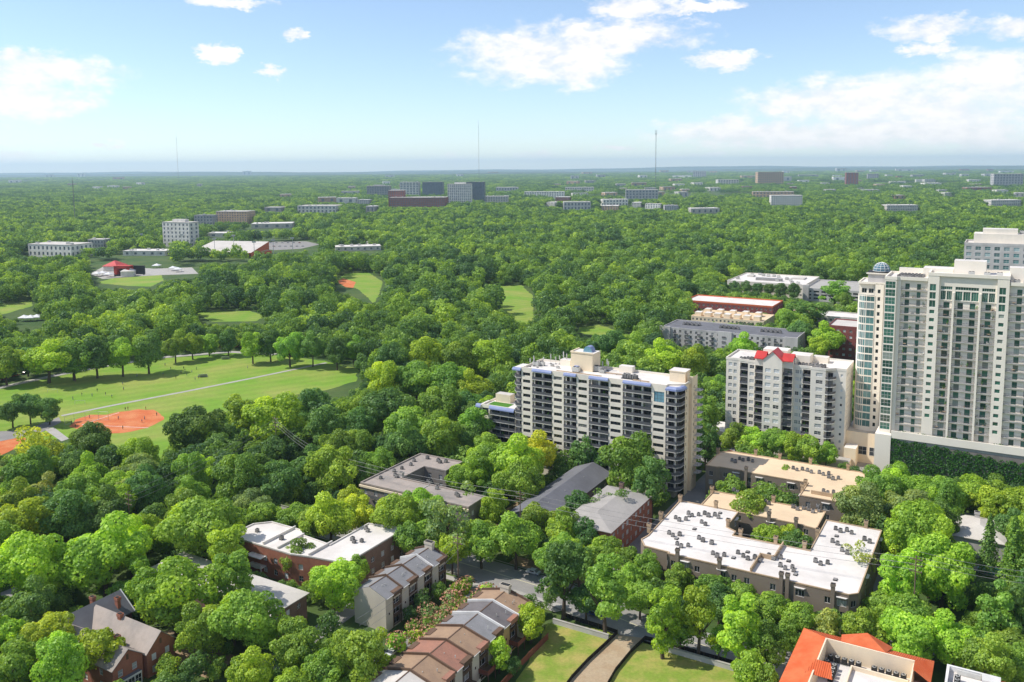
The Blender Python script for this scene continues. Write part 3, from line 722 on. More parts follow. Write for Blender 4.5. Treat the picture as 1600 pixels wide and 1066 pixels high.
    # quarter-round blue awnings at the roof edge
    def awning(x0, x1, y=0.0, z=H + .75):
        m = MB(); prof = [(y + .5, z), (y - .1, z - .02), (y - .5, z - .22), (y - .75, z - .6), (y - .82, z - 1.05)]
        for i in range(4): m.poly([(x0, *prof[i]), (x0, *prof[i + 1]), (x1, *prof[i + 1]), (x1, *prof[i])], 'awning_blue')
        for xx in (x0, x1): m.poly([(xx, *p) for p in prof] + [(xx, y + .5, z - 1.05)], 'awning_blue')
        return part('awning', m, r)
    for a, c, n in bx: awning(a + .1, c - .1)
    m = MB(); ring = []
    P = [(59.9, -.4), (63.6, -.4), (65.0, .9), (65.5, 2.6), (65.5, 5.0)]
    for i in range(4):
        (ax, ay), (cx, cy) = P[i], P[i + 1]
        f = lambda x, y, k: (62.2 + (x - 62.2) * k, 2.6 + (y - 2.6) * k)
        for (k0, z0), (k1, z1) in (((1.12, H - .9), (1.08, H - .2)), ((1.08, H - .2), (.9, H + .3)), ((.9, H + .3), (.6, H + .4))):
            m.poly([(*f(ax, ay, k0), z0), (*f(cx, cy, k0), z0), (*f(cx, cy, k1), z1), (*f(ax, ay, k1), z1)], 'awning_blue')
    m.box(59.85, 64.6, .8, 5.0, H - .3, H + .15, 'roof_white')
    part('awning', m, r)
    awning(-3.8, -.1, 0.0, H + .4)
    m = MB().box(-3.9, -.02, .5, 8, H - .6, H + .2, 'roof_white'); part('bay_roof', m, r)
    # penthouse, stair heads
    m = MB().box(17.5, 26.8, 8.5, 15.8, H, 48.2, 'cream_warm', 'roof_white').box(17.3, 27.0, 8.3, 8.7, 48.1, 48.6, 'cream_warm').box(17.3, 17.7, 8.7, 16, 48.1, 48.6, 'cream_warm')
    part('penthouse', m, r)
    m = MB(); prev = None
    for i in range(7):
        a = math.pi * i / 6
        ring = [(23.4 + 1.9 * math.cos(a), y, 48.2 + 2.3 * math.sin(a)) for y in (11.2, 14.4)]
        if prev: m.poly([prev[0], ring[0], ring[1], prev[1]], 'awning_blue')
        prev = ring
    m.poly([(23.4 + 1.9 * math.cos(math.pi * i / 6), 11.2, 48.2 + 2.3 * math.sin(math.pi * i / 6)) for i in range(7)], 'glass_blue')
    m.poly([(23.4 + 1.9 * math.cos(math.pi * i / 6), 14.4, 48.2 + 2.3 * math.sin(math.pi * i / 6)) for i in range(7)], 'glass_blue')
    part('skylight', m, r)
    part('stair_head', MB().box(57.6, 63.6, 9.5, 14.8, H, 45.2, 'cream_warm', 'roof_white').box(57.4, 63.8, 9.3, 15, 45.0, 45.3, 'cream_warm', 'roof_white'), r)
    part('stair_head', MB().box(35.5, 41, 14, 16.9, H, 43.6, 'cream', 'roof_white'), r)
    part('stair_head', MB().box(10.5, 15, 13, 16.5, H, 43.6, 'cream', 'roof_white'), r)
    # rear balconies seen past the end wall
    for z in zf[2:]:
        if 'rearbal' not in CACHE:
            CACHE['rearbal'] = MB().prism([(0, 0), (1.6, .2), (2.3, 1.4), (2.3, 3.6), (0, 4)], -.22, 0, 'slab_edge', bottom=True).mesh('balcony')
            CACHE['rearrail'] = MB().tube([(0.05, .05, 1.0), (1.6, .25, 1.0), (2.25, 1.4, 1.0), (2.25, 3.6, 1.0)], .04, 4, 'rail_grey').tube([(0.05, .05, .5), (1.6, .25, .5), (2.25, 1.4, .5), (2.25, 3.6, .5)], .03, 4, 'rail_grey').box(1.56, 1.62, .2, .27, 0, 1, 'rail_grey').box(2.2, 2.27, 1.36, 1.43, 0, 1, 'rail_grey').mesh('railing')
        o = link('balcony', CACHE['rearbal'], r, (65.8, 13.5, z)); link('railing', CACHE['rearrail'], o)
    # garden wing
    hz = 23.6; wz = [0.6 + FH * i for i in range(8)]
    b = MB(); wins = []
    for i, z in enumerate(wz[:-1]): wins.append((.5, 3.1, z + .9, z + 2.2, 2, 1, 'glass_dark', 'rail_grey'))
    wins.append((.4, 3.3, wz[-1] - .9, wz[-1] + 2.2, 2, 2, 'glass_dark', 'rail_grey')); wins.pop(-2)
    walls(r, b, -19.5, 1.2, 1, 0, 3.8, 0, hz + .6, wins, 'cream')
    b.panel(-15.7, 1.2, 1, 0, 12.0, 0, hz + .6, [(.1, 11.9, z, z + FH - .24, 1.75) for z in wz[1:]], .2, 'cream')
    b.panel(-19.5, 14, 0, -1, 12.8, 0, hz + .6, [], .1, 'cream'); b.panel(-3.6, 14, -1, 0, 15.9, 0, hz + .6, [], .1, 'cream')
    part('wall', b, r)
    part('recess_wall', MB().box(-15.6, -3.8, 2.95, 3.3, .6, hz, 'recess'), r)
    bay(r, -15.57, -3.83, 1.2, wz[1:], FH, 1.74, .28, doors=3)
    flat_roof(r, rect(-19.5, -3.7, 1.5, 14), hz, 'roof_white', .6, .3, 'cream')
    part('turf', MB().box(-18, -8.5, 3.2, 8.5, hz, hz + .08, 'turf'), r)
    part('stair_head', MB().box(-17.5, -10.5, 9, 12.6, hz, hz + 3.4, 'cream_warm', 'roof_pale'), r)
    for x0, x1 in ((-15.6, -3.9), (-22.0, -19.6)):
        m = MB(); z = hz + .55; prof = [(1.7, z), (1.1, z - .02), (.65, z - .3), (.35, z - .8), (.25, z - 1.3)]
        for i in range(4): m.poly([(x0, *prof[i]), (x0, *prof[i + 1]), (x1, *prof[i + 1]), (x1, *prof[i])], 'awning_blue')
        part('awning', m, r)
    part('bay_wall', MB().box(-21.8, -19.5, 2.4, 10, 0, hz - .3, 'recess', 'roof_white'), r)
    # rooftop plant: aerials, tank, ducts
    base = lambda x, y: xy(-164.5 + x, 287 + y)
    rr = random.Random(3)
    for x, y, h in [(1.2, 5, 3.4), (2.0, 6.5, 4.2), (3.5, 12, 2.8), (6.0, 13.5, 4.0), (8.0, 14, 3.0), (9.5, 14.5, 3.6), (11, 15, 5.2), (12.6, 14.6, 4.6), (29, 13, 3.6), (30.5, 14, 4.4), (31.4, 13.2, 3.8), (4.6, 5.0, 2.6), (0.8, 9, 2.8)]:
        p = base(x, y)
        m = MB().frustum(0, 0, 0, h, .07, .05, 6, 'unit_pale').box(-.2, .2, -.12, .12, h * .55, h, 'unit_pale').box(-.35, .35, -.35, .35, 0, .15, 'unit_dark')
        tag(link('aerial', m.mesh('aerial'), None, (p.x, p.y, H), GRID), 'pale panel aerial on the awning apartment block roof, %s' % ORD[sorted((.8, 1.2, 2.0, 3.5, 4.6, 6.0, 8.0, 9.5, 11, 12.6, 29, 30.5, 31.4)).index(x)], 'aerial', 'aerials on the apartment block roof')
    for x, y, s in [(2.6, 7.5, 1.0), (4.3, 9, .9), (8.5, 10, .5), (12, 8, .5), (21, 6.0, 1.1), (28.5, 10.5, 1.3), (30.6, 9.2, .8), (44.0, 9.5, .5), (40.5, 10.5, .5)]:
        unit(BIGUNIT, 'roof_unit', base(x, y), H, 'pale roof plant unit on the awning apartment block, %s' % ORD[[2.6, 4.3, 8.5, 12, 21, 28.5, 30.6, 40.5, 44.0].index(x)], 'plant units on the apartment block roof', s=s, cat='roof unit')
    p = base(19.6, 7.6); m = MB()
    for i in range(12):
        a0, a1 = 2 * math.pi * i / 12, 2 * math.pi * (i + 1) / 12
        m.poly([(0, math.cos(a0), 1.1 + math.sin(a0)), (0, math.cos(a1), 1.1 + math.sin(a1)), (1.8, math.cos(a1), 1.1 + math.sin(a1)), (1.8, math.cos(a0), 1.1 + math.sin(a0))], 'awning_blue')
    m.poly([(1.8, math.cos(2 * math.pi * i / 12), 1.1 + math.sin(2 * math.pi * i / 12)) for i in range(12)], 'awning_blue'); m.poly([(0, math.cos(-2 * math.pi * i / 12), 1.1 + math.sin(-2 * math.pi * i / 12)) for i in range(12)], 'awning_blue')
    m.box(.2, .5, -.8, .8, 0, .4, 'unit_dark').box(1.3, 1.6, -.8, .8, 0, .4, 'unit_dark')
    tag(link('water_tank', m.mesh('water_tank'), None, (p.x, p.y, H), GRID), 'blue round tank lying beside the penthouse on the apartment block roof', 'tank')
    m = MB()
    for i in range(6):
        for j in range(2): m.frustum(i * 1.0, j * 1.3, 0, 1.5 + .3 * ((i + j) % 2), .5, .45, 10, 'unit_grey')
    m.box(-.6, 5.6, -.7, 2.0, 0, .3, 'unit_dark')
    p = base(41.0, 5.2); tag(link('condenser_bank', m.mesh('condenser_bank'), None, (p.x, p.y, H), GRID), 'grey bank of condensers at the middle of the apartment block roof edge', 'condenser bank')
    for (x0, y0, x1, y1) in ((14, 3, 33, 3.4), (32, 9, 42, 9.3), (45.5, 3.5, 52, 3.8)):
        m = MB().box(0, x1 - x0, 0, .35, .2, .5, 'tan_trim')
        for k in range(3): m.box((x1 - x0) * k / 2.2, (x1 - x0) * k / 2.2 + .2, 0, .35, 0, .2, 'unit_dark')
        p = base(x0, y0); tag(link('roof_duct', m.mesh('roof_duct'), None, (p.x, p.y, H), GRID), 'tan duct on the awning apartment block roof, %s' % {14: 'left', 32: 'middle', 45.5: 'right'}[x0], 'duct', 'ducts on the apartment block roof')
    keep_uv(-188, -96, 284, 305)
def tag_stuff(m): return m
def col_mesh(h):
    k = ('col', h)
    if k not in CACHE: CACHE[k] = MB().box(0, .5, 0, .5, 0, h, 'cream').mesh('column')
    return CACHE[k]
apartment_block()

# ------------------------------------------------------------------ the condominium with the red gable
def condominium():
    r = thing('condominium_tower', 'pale grey twelve storey condominium with a red metal gable roof', 'building', xy(-103.4, 353.5), GRID)
    FH, NF = 3.03, 12; zf = [1.0 + FH * i for i in range(NF)]; H = 38.0
    b = MB(); rw = MB()
    def sec(x0, x1, y, cols, top=H, n=NF, glass='glass_blinds', h=1.55):
        ws = [(a - x0, c - x0, z + .75, z + .75 + h, 2, 2, glass, 'white_trim') for (a, c) in cols for z in zf[:n]]
        walls(r, b, x0, y, 1, 0, x1 - x0, 0, top, ws, 'condo_wall')
    def baysec(x0, x1, y, top=H, out=.3, n=NF):
        b.panel(x0, y, 1, 0, x1 - x0, 0, top, [(.12, x1 - x0 - .12, z, z + FH - .28, 1.7) for z in zf[1:n]], .2, 'condo_wall')
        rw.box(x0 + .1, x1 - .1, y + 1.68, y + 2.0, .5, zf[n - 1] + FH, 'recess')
        bay(r, x0 + .14, x1 - .14, y, zf[1:n], FH, 1.69, out, doors=1, rail='rail_dark')
    sec(0, 6.0, 3.6, [(1.0, 2.6), (3.2, 4.6)]); baysec(6.0, 9.6, 3.0); b.panel(6.0, 3.6, 0, -1, .6, 0, H, [], .1, 'condo_wall')
    sec(9.6, 12.8, 2.4, [(10.3, 12.2)]); b.panel(9.6, 3.0, 0, -1, .6, 0, H, [], .1, 'condo_wall')
    baysec(12.8, 16.6, 1.2, H + 2.4, .7, 13 if False else NF); b.panel(12.8, 2.4, 0, -1, 1.2, 0, H + 2.4, [], .1, 'condo_wall')
    # gabled centre
    ws = [(a, c, z + .75, z + 2.35, 2, 2, 'glass_blinds', 'white_trim') for (a, c) in ((.9, 3.2), (4.4, 6.7)) for z in zf]
    walls(r, b, 16.6, -.6, 1, 0, 7.7, 0, H + 2.4, ws, 'condo_wall'); b.panel(16.6, 1.2, 0, -1, 1.8, 0, H + 2.4, [], .1, 'condo_wall'); b.panel(24.3, -.6, 0, 1, 1.8, 0, H + 2.4, [], .1, 'condo_wall')
    b.poly([(16.6, -.6, H + 2.4), (24.3, -.6, H + 2.4), (20.45, -.6, H + 6.0)], 'condo_wall')
    baysec(24.3, 28.2, 1.2, H + 2.4, .7); b.panel(28.2, 1.2, 0, 1, 1.6, 0, H + 2.4, [], .1, 'condo_wall')
    sec(28.2, 31.8, 2.8, [(28.9, 30.4), (30.7, 31.3)]); baysec(31.8, 35.2, 2.8)
    sec(35.2, 41.0, 1.6, [(37.3, 39.9)]); b.panel(35.2, 2.8, 0, -1, 1.2, 0, H, [], .1, 'condo_wall')
    # round corner balconies and the end wall
    rw.box(41.0, 45.0, 4.4, 4.7, 0, H - .4, 'condo_wall'); b.panel(41.0, 1.6, 0, 1, 2.8, 0, H, [], .1, 'condo_wall')
    arc = [(0, 0.2)] + [(3.6 * math.sin(a), 3.4 - 3.4 * math.cos(a) * 1.1) for a in [R(18 * i) for i in range(1, 6)]]
    for z in zf[1:]:
        if 'cbal' not in CACHE:
            CACHE['cbal'] = MB().prism(arc + [(3.5, 4.2), (0, 4.2)], -.3, 0, 'white_trim', bottom=True).mesh('balcony')
            m = MB()
            for i in range(len(arc) - 1): m.poly([(*arc[i], .03), (*arc[i + 1], .03), (*arc[i + 1], 1.0), (*arc[i], 1.0)], 'rail_dark')
            CACHE['crail'] = m.mesh('railing')
        o = link('balcony', CACHE['cbal'], r, (41.0, 1.2, z)); link('railing', CACHE['crail'], o)
        link('glass_door', win_mesh(1.9, 2.2, 2, 1, 'glass_dark', 'rail_grey', .06), r, (41.5, 4.3, z + .02))
    ws = [(1.3, 2.2, z + .9, z + 2.0, 1, 1, 'glass_blinds', 'white_trim') for z in zf]
    walls(r, b, 45.0, 4.4, 1, 0, 3.4, 0, H, ws, 'condo_wall')
    ws = [(a, a + 1.0, z + .8, z + 2.2, 1, 1, 'glass_blinds', 'white_trim') for a in (2, 5, 8, 11, 14) for z in zf]
    walls(r, b, 48.4, 4.4, 0, 1, 17.6, 0, H, ws, 'condo_wall')
    b.panel(48.4, 22, -1, 0, 48.4, 0, H, [], .1, 'condo_wall'); b.panel(0, 22, 0, -1, 18.4, 0, H, [], .1, 'condo_wall')
    part('wall', b, r); part('recess_wall', rw, r)
    flat_roof(r, [(-.2, 3.5), (6, 3.5), (6, 2.9), (9.5, 2.9), (9.5, 2.3), (12.75, 2.3), (12.75, 6.5), (28.3, 6.5), (28.3, 2.7), (35.1, 2.7), (35.1, 1.5), (41.1, 1.5), (44.6, 4.3), (48.5, 4.3), (48.5, 22.1), (-.2, 22.1)], H, 'roof_white', .7, .35, 'condo_wall')
    for (x0, x1, y, z0) in ((12.6, 17.2, .2, H + 2.3), (23.7, 28.4, .2, H + 2.3)):
        m = MB(); m.poly([(x0, y, z0), (x1, y, z0), (x1, 4.6, z0 + 2.4), (x0, 4.6, z0 + 2.4)], 'metal_red'); m.poly([(x0, y, z0 - .25), (x1, y, z0 - .25), (x1, y, z0), (x0, y, z0)], 'metal_red')
        m.poly([(x0, 4.6, z0 + 2.4), (x1, 4.6, z0 + 2.4), (x1, 6.4, z0), (x0, 6.4, z0)], 'metal_red')
        n = int((x1 - x0) / .45)
        for i in range(n): m.poly([(x0 + .45 * i, y, z0 + .01), (x0 + .45 * i + .06, y, z0 + .06), (x0 + .45 * i + .06, 4.6, z0 + 2.46), (x0 + .45 * i, 4.6, z0 + 2.41)], 'metal_red')
        part('roof', m, r)
    m = MB()
    gable_roof(m, 16.6, 24.3, -1.0, 8, H + 2.4, 3.6, 'metal_red', 'y', .45, .25)
    part('gable_roof', m, r)
    part('gable_body', MB().box(12.8, 28.2, 4.8, 12, H, H + 2.9, 'condo_wall', 'roof_white'), r)
    part('penthouse', MB().box(14, 24, 9.5, 16, H, H + 4.6, 'cream', 'roof_white').box(25.5, 33.5, 8, 15, H, H + 3.6, 'cream', 'roof_white'), r)
    part('stair_head', MB().box(33.5, 39.5, 14, 18, H, H + 2.4, 'cream', 'roof_white'), r)
    # red canopies and podium at the street
    part('entrance_canopy', MB().box(6.2, 12.6, -1.2, 2.8, 4.0, 4.25, 'metal_red').box(28, 36.0, .3, 1.2, 3.8, 4.05, 'metal_red'), r)
    part('podium', MB().box(-7, -.1, 1.8, 16, 0, 6.2, 'cream', 'roof_white'), r)
    part('terrace', MB().box(40, 52, -4.5, 1.0, 0, 3.4, 'cream_warm', 'concrete').box(49, 53.5, 1.2, 22, 0, 7.4, 'cream_warm', 'roof_white'), r)
    base = lambda x, y: xy(-103.4 + x, 353.5 + y)
    for (x, y, n) in ((6, 5, 3), (8.5, 6.5, 3), (10.5, 6.2, 2), (30, 5.5, 4), (35.5, 4.5, 4), (37, 6.5, 3), (26.5, 9.0, 0)):
        for i in range(n): unit(UNIT, 'air_conditioner', base(x + i * 1.35, y + .4 * (i % 2)), H, 'dark air conditioner on the red-gabled condominium, %s at the %s' % (ORD[i], {6: 'left end', 8.5: 'left end, behind', 10.5: 'left of the gable', 30: 'right of the gable', 35.5: 'right roof front', 37: 'right roof back'}[x]), 'air conditioners on the condominium roof')
    keep_uv(-112, -49, 348, 378)
condominium()
# ------------------------------------------------------------------ the cream high-rise on its ivy podium
def ivy_mesh(rects, n, seed, size=.55):
    """leaf quads hanging on walls: rects = (x0, x1, z0, z1, y, density-edge)"""
    g = np.random.default_rng(seed); V = []
    for (x0, x1, z0, z1, y, k) in rects:
        m = int(n * k); x = g.uniform(x0, x1, m); z = z0 + (z1 - z0) * g.random(m)
        edge = z1 - .9 - 1.3 * (0.5 + 0.5 * np.sin(x * 1.3) * np.sin(x * .47 + 2)) - 2.0 * np.clip((x - 16) / 26, 0, 1)
        hole = np.sin(x * .9 + z * .3) * np.sin(z * 1.1 + x * .2) > .86
        ok = (z < edge) & ~hole
        V.append(np.stack([x[ok], y - g.uniform(.02, .45, ok.sum()), z[ok]], 1))
    c = np.concatenate(V); return leaf_cloud('ivy', c, np.tile([0, -1.0, .35], (len(c), 1)), g, size, .7)
def leaf_cloud(name, c, nrm, g, size, jit, mat_name='leaf', tint=None, col2=None):
    n = len(c)
    d = nrm + g.normal(0, jit, (n, 3)); d /= np.linalg.norm(d, axis=1)[:, None] + 1e-9
    t = np.cross(d, g.normal(0, 1, (n, 3))); t /= np.linalg.norm(t, axis=1)[:, None] + 1e-9
    q = np.cross(d, t)
    s = (size * (.45 + .9 * g.random(n) ** 1.3))[:, None] * .5
    v = np.stack([c - t * s, c - q * s * .8 + d * s * .25, c + t * s, c + q * s * .8 - d * s * .25], 1).reshape(-1, 3)
    me = bpy.data.meshes.new(name)
    me.vertices.add(4 * n); me.vertices.foreach_set('co', v.astype(np.float32).ravel())
    me.loops.add(4 * n); me.loops.foreach_set('vertex_index', np.arange(4 * n, dtype=np.int32))
    me.polygons.add(n); me.polygons.foreach_set('loop_start', np.arange(0, 4 * n, 4, dtype=np.int32)); me.polygons.foreach_set('loop_total', np.full(n, 4, dtype=np.int32))
    a = me.attributes.new('tint', 'FLOAT', 'POINT')
    tv = g.random(n) if tint is None else tint
    a.data.foreach_set('value', np.repeat(tv, 4).astype(np.float32))
    me.materials.append(MATS[mat_name])
    me.update(); me.validate()
    return me
def high_rise():
    r = thing('high_rise', 'tall cream high-rise with green glass and rows of balconies above an ivy wall', 'building', xy(-41.0, 349.4), GRID)
    FH, NF, Z0 = 3.04, 19, 18.6; zf = [Z0 + FH * i for i in range(NF)]; H1, H2 = 77.2, 80.0
    b = MB(); rw = MB()
    # corner bay, glazed from top to bottom
    walls(r, b, 0, -.8, 1, 0, 4.0, 0, H1, [(.25, 3.75, z + .3, z + FH - .12, 3, 2, 'glass_green', 'white_trim') for z in zf], 'tower_cream', .12)
    b.panel(4.0, -.8, 0, 1, .8, 0, H1, [], .1, 'tower_cream'); b.panel(0, 18, 0, -1, 18.8, 0, H1, [], .1, 'tower_cream')
    b.panel(4.0, 0, 1, 0, 1.5, 0, H1, [], .1, 'tower_cream')
    def stack(x0, x1, y, top, doors, zs=zf, out=.9, glass='glass_green'):
        ws = [(a - x0, c - x0, z + .05, z + 2.25, 2, 1, glass, 'rail_grey', 'glass_door') for (a, c) in doors for z in zs]
        walls(r, b, x0, y, 1, 0, x1 - x0, Z0 - 2, top, ws, 'tower_cream', .2)
        for z in zs[1:]:
            o = link('balcony', balcony_mesh(x1 - x0 - .1, -out, y * 0 + .0, .24, 'slab_edge'), r, (x0 + .05, y, z))
            furnish(o, x1 - x0, -.45)
            link('railing', rail_mesh(x1 - x0 - .2, 1.05, 'rail_grey', True), o, (.05, -out + .05, 0))
    stack(5.5, 14.6, .9, H1, [(6.9, 8.4), (10.9, 12.2)]); b.panel(5.5, .9, 0, -1, .9, 0, H1, [], .1, 'tower_cream')
    b.panel(14.6, 0, 0, 1, .9, 0, H1, [], .1, 'tower_cream') if False else None
    ws = [(.9, 2.6, z + .8, z + 2.2, 1, 1, 'glass_green', 'white_trim') for z in zf[2:NF - 3]] + [(.7, 2.8, z + .2, z + FH - .3, 2, 1, 'glass_green', 'white_trim') for z in zf[NF - 3:]]
    walls(r, b, 14.6, -.3, 1, 0, 3.8, Z0 - 2, H2, ws, 'tower_cream'); b.panel(14.6, .9, 0, -1, 1.2, Z0 - 2, H2, [], .1, 'tower_cream'); b.panel(18.4, -.3, 0, 1, 1.2, Z0 - 2, H2, [], .1, 'tower_cream')
    low = zf[:NF - 2]
    for (x0, x1, drs) in ((18.4, 23.2, [(20.0, 22.0)]), (23.2, 31.8, [(24.6, 26.4), (28.6, 30.4)]), (31.8, 37.0, [(33.6, 35.4)])):
        stack(x0, x1, .9, low[-1] + FH - .2, drs, low, 1.2)
        # two-storey glazing under the cornice
        n = 3 if x1 - x0 > 6 else 2
        seg = (x1 - x0 - .8) / n
        zt = low[-1] + FH - .2
        ws = [(.4 + seg * i + .15, .4 + seg * (i + 1) - .15, zt + .3, zt + 3.6, 3, 1, 'glass_green', 'white_trim') for i in range(n)]
        ws += [(.5, x1 - x0 - .5, zt + 4.1, zt + 5.3, n * 3, 1, 'glass_green', 'white_trim')]
        walls(r, b, x0, .5, 1, 0, x1 - x0, zt, H2, ws, 'tower_cream', .25)
    for x in (23.2, 31.8): part('pier', MB().box(x - .35, x + .35, -.45, .9, Z0, low[-1] + FH + 3, 'tower_cream'), r)
    ws = [(.9, 2.6, z + .8, z + 2.2, 1, 1, 'glass_green', 'white_trim') for z in zf[1:NF - 3]] + [(.7, 2.8, z + .2, z + FH - .3, 2, 1, 'glass_green', 'white_trim') for z in zf[NF - 3:]]
    walls(r, b, 37.0, -.3, 1, 0, 3.8, Z0 - 2, H2, ws, 'tower_cream'); b.panel(37.0, .9, 0, -1, 1.2, Z0 - 2, H2, [], .1, 'tower_cream'); b.panel(40.8, -.3, 0, 1, 1.2, Z0 - 2, H2, [], .1, 'tower_cream')
    stack(40.8, 58, .9, H1, [(43.2, 44.8), (47.0, 48.8), (52, 54)], zf)
    b.panel(58, .9, 0, 1, 18, 0, H1, [], .1, 'tower_cream'); b.panel(58, 19, -1, 0, 58, 0, H1, [], .1, 'tower_cream')
    part('wall', b, r)
    flat_roof(r, [(-.1, -.9), (4.1, -.9), (5, -.1), (14.5, -.1), (14.5, 18), (-.1, 18)], H1, 'roof_white', .9, .5, 'tower_cream')
    flat_roof(r, rect(14.7, 40.9, -.4, 18), H2 - .6, 'roof_white', .9, .5, 'tower_cream')
    flat_roof(r, rect(41.0, 58.1, -.1, 18), H1, 'roof_white', .9, .5, 'tower_cream')
    part('penthouse', MB().box(22.5, 33, 8.5, 15, H2 - .6, H2 + 4.2, 'tower_cream', 'roof_white'), r)
    part('stair_head', MB().box(40.5, 50, 8.5, 14, H1, H2 + 2.5, 'tower_cream', 'roof_white'), r)
    part('roof_screen', MB().box(12.0, 22.3, 10, 17.5, H1, H2 + .8, 'tower_cream', 'roof_white').box(3, 12, 16.0, 17.6, H1, H1 + 2.6, 'tower_cream', 'roof_white'), r)
    part('mast', MB().frustum(26, 12, H2 + 4, H2 + 9, .12, .06, 6, 'unit_pale'), r)
    # podium: pier, parapet band, ivy
    p = MB().box(-1.0, 4.6, -3.6, 18, 0, 17.6, 'tower_cream').box(4.6, 62, -2.9, 18, 0, 15.4, 'brick_grey').box(4.6, 62, -3.4, -2.9, 16.6, 19.4, 'tower_cream').box(4.6, 62, -2.9, .8, 15.4, 16.5, 'concrete')
    part('podium', p, r)
    o = link('ivy', ivy_mesh([(4.7, 60, 0, 17.6, -3.0, 1.0)], 15000, 5, .62), r); o.color = (.03, .095, .02, 1); o['kind'] = 'stuff'
    o = link('terrace_planting', leaf_cloud('terrace_planting', np.concatenate([np.random.default_rng(9).normal((x, -1.2, 18.0 + h), (w, .35, .55), (170, 3)) for x, w, h in ((15.3, .9, .2), (20.3, 1.4, .1), (25.0, .9, .4), (29.2, .9, .4), (40.4, .6, .2), (8.5, .5, .2))]), np.tile([0, 0, 1.0], (1020, 1)), np.random.default_rng(4), .5, .9), r); o.color = (.03, .09, .02, 1); o['kind'] = 'stuff'
    base = lambda x, y: xy(-41 + x, 349.4 + y)
    for j in range(3):
        for i in range(7): unit(UNIT, 'air_conditioner', base(4.2 + i * 1.25 + j * .25, 4.0 + j * 3.2), H1, 'dark air conditioner on the cream high-rise, %s in the %s row' % (ORD[i], ['front', 'middle', 'back'][j]), 'rows of air conditioners on the high-rise roof')
    for x, y in ((28.5, 5), (33.5, 4.5), (37.5, 6), (43, 5), (46, 4)): unit(BIGUNIT, 'roof_unit', base(x, y), H2 - .6 if x < 41 else H1, 'pale plant unit near the cream high-rise roof edge, %s' % ORD[(28.5, 33.5, 37.5, 43, 46).index(x)], 'plant units on the high-rise roof', s=.8, cat='roof unit')
    keep_uv(-46, 22, 342, 370)
high_rise()
def glass_tower():
    r = thing('globe_tower', 'slim cream tower with a rounded glass corner and a glass dome on top', 'building', xy(-53.6, 368), GRID)
    H = 72.5; FH = 3.05; zf = [13 + FH * i for i in range(19)]
    b = MB(); n = 8
    arc = [(3.6 - 3.6 * math.cos(R(90 * i / (n - 1))), 3.4 - 3.4 * math.sin(R(90 * i / (n - 1)))) for i in range(n)]
    for i in range(n - 1):
        (ax, ay), (cx, cy) = arc[i], arc[i + 1]; L = math.hypot(cx - ax, cy - ay); d = ((cx - ax) / L, (cy - ay) / L)
        if i >= 3: walls(r, b, ax, ay, d[0], d[1], L, 0, H - 5, [(.03, L - .03, z + .35, z + FH - .1, 1, 1, 'glass_teal', 'white_trim') for z in zf[:-1]], 'tower_cream', .12)
        else: b.panel(ax, ay, d[0], d[1], L, 0, H - 5, [], .1, 'tower_cream')
    walls(r, b, 3.6, 0, 1, 0, 3.2, 0, H - 5, [(.1, 3.1, z + .35, z + FH - .1, 2, 1, 'glass_teal', 'white_trim') for z in zf[:-1]], 'tower_cream', .12)
    walls(r, b, 6.8, .2, 1, 0, 3.2, 0, H, [(.9, 2.0, z + .7, z + 2.3, 1, 1, 'glass_dark', 'white_trim') for z in zf], 'tower_cream')
    walls(r, b, 10.0, .9, 1, 0, 5.0, 0, H, [(.9, 3.4, z + .7, z + 2.3, 2, 1, 'glass_teal', 'white_trim') for z in zf], 'tower_cream')
    b.panel(15, .9, 0, 1, 14, 0, H, [], .1, 'tower_cream'); b.panel(15, 15, -1, 0, 15, 0, H, [], .1, 'tower_cream'); b.panel(0, 15, 0, -1, 11.6, 0, H - 5, [], .1, 'tower_cream')
    ws = [(a, a + 1.9, H - 4.1, H - 2.2, 2, 1, 'glass_dark', 'white_trim') for a in (1.0, 3.6)]
    walls(r, b, .6, 1.2, 1, 0, 6.2, H - 5, H, ws, 'tower_cream'); b.panel(.6, 15, 0, -1, 13.8, H - 5, H, [], .1, 'tower_cream')
    part('wall', b, r)
    part('roof', MB().prism(arc + [(6.8, 0), (6.8, 15), (0, 15)], H - 5.3, H - 4.95, 'tower_cream', 'roof_white'), r)
    flat_roof(r, rect(.3, 15.2, .2, 15), H, 'roof_white', .5, .4, 'tower_cream')
    part('lantern', MB().box(3.6, 12.4, 2.5, 12, H, H + 3.6, 'stone_grey').box(3.0, 13.0, 1.9, 12.6, H + 3.6, H + 4.2, 'tower_cream', 'unit_dark'), r)
    m = MB(); cx, cy, cz, rx, rz = 8.0, 7.2, H + 4.2, 3.3, 3.5
    ring = lambda i: [(cx + rx * math.cos(R(90 * i / 5)) * math.cos(R(30 * j)), cy + rx * math.cos(R(90 * i / 5)) * math.sin(R(30 * j)), cz + .3 + rz * math.sin(R(90 * i / 5)) ) for j in range(12)]
    for i in range(5):
        A, B = ring(i), ring(i + 1)
        for j in range(12):
            k = (j + 1) % 12; m.poly([A[j], A[k], B[k], B[j]], 'glass_blue')
    dome = part('dome', m, r)
    rb = MB()
    for j in range(12): rb.tube([ring(i)[j] for i in range(5)] + [(cx, cy, cz + .3 + rz)], .09, 4, 'white_trim')
    for i in (0, 1, 2, 3): rb.tube(ring(i) + [ring(i)[0]], .09, 4, 'white_trim')
    part('dome_rib', rb, dome)
    part('podium', MB().box(-1.5, 12.2, -6, 14.9, 0, 11.6, 'cream_warm', 'roof_pale').box(-1.8, 12.4, -6.3, -6.0, 0, 12.4, 'cream_warm'), r)
    for i in range(3): link('window', win_mesh(3.2, 3.4, 2, 2, 'glass_dark', 'white_trim'), r, (-.6 + 4.2 * i, -6.38, 3.4))
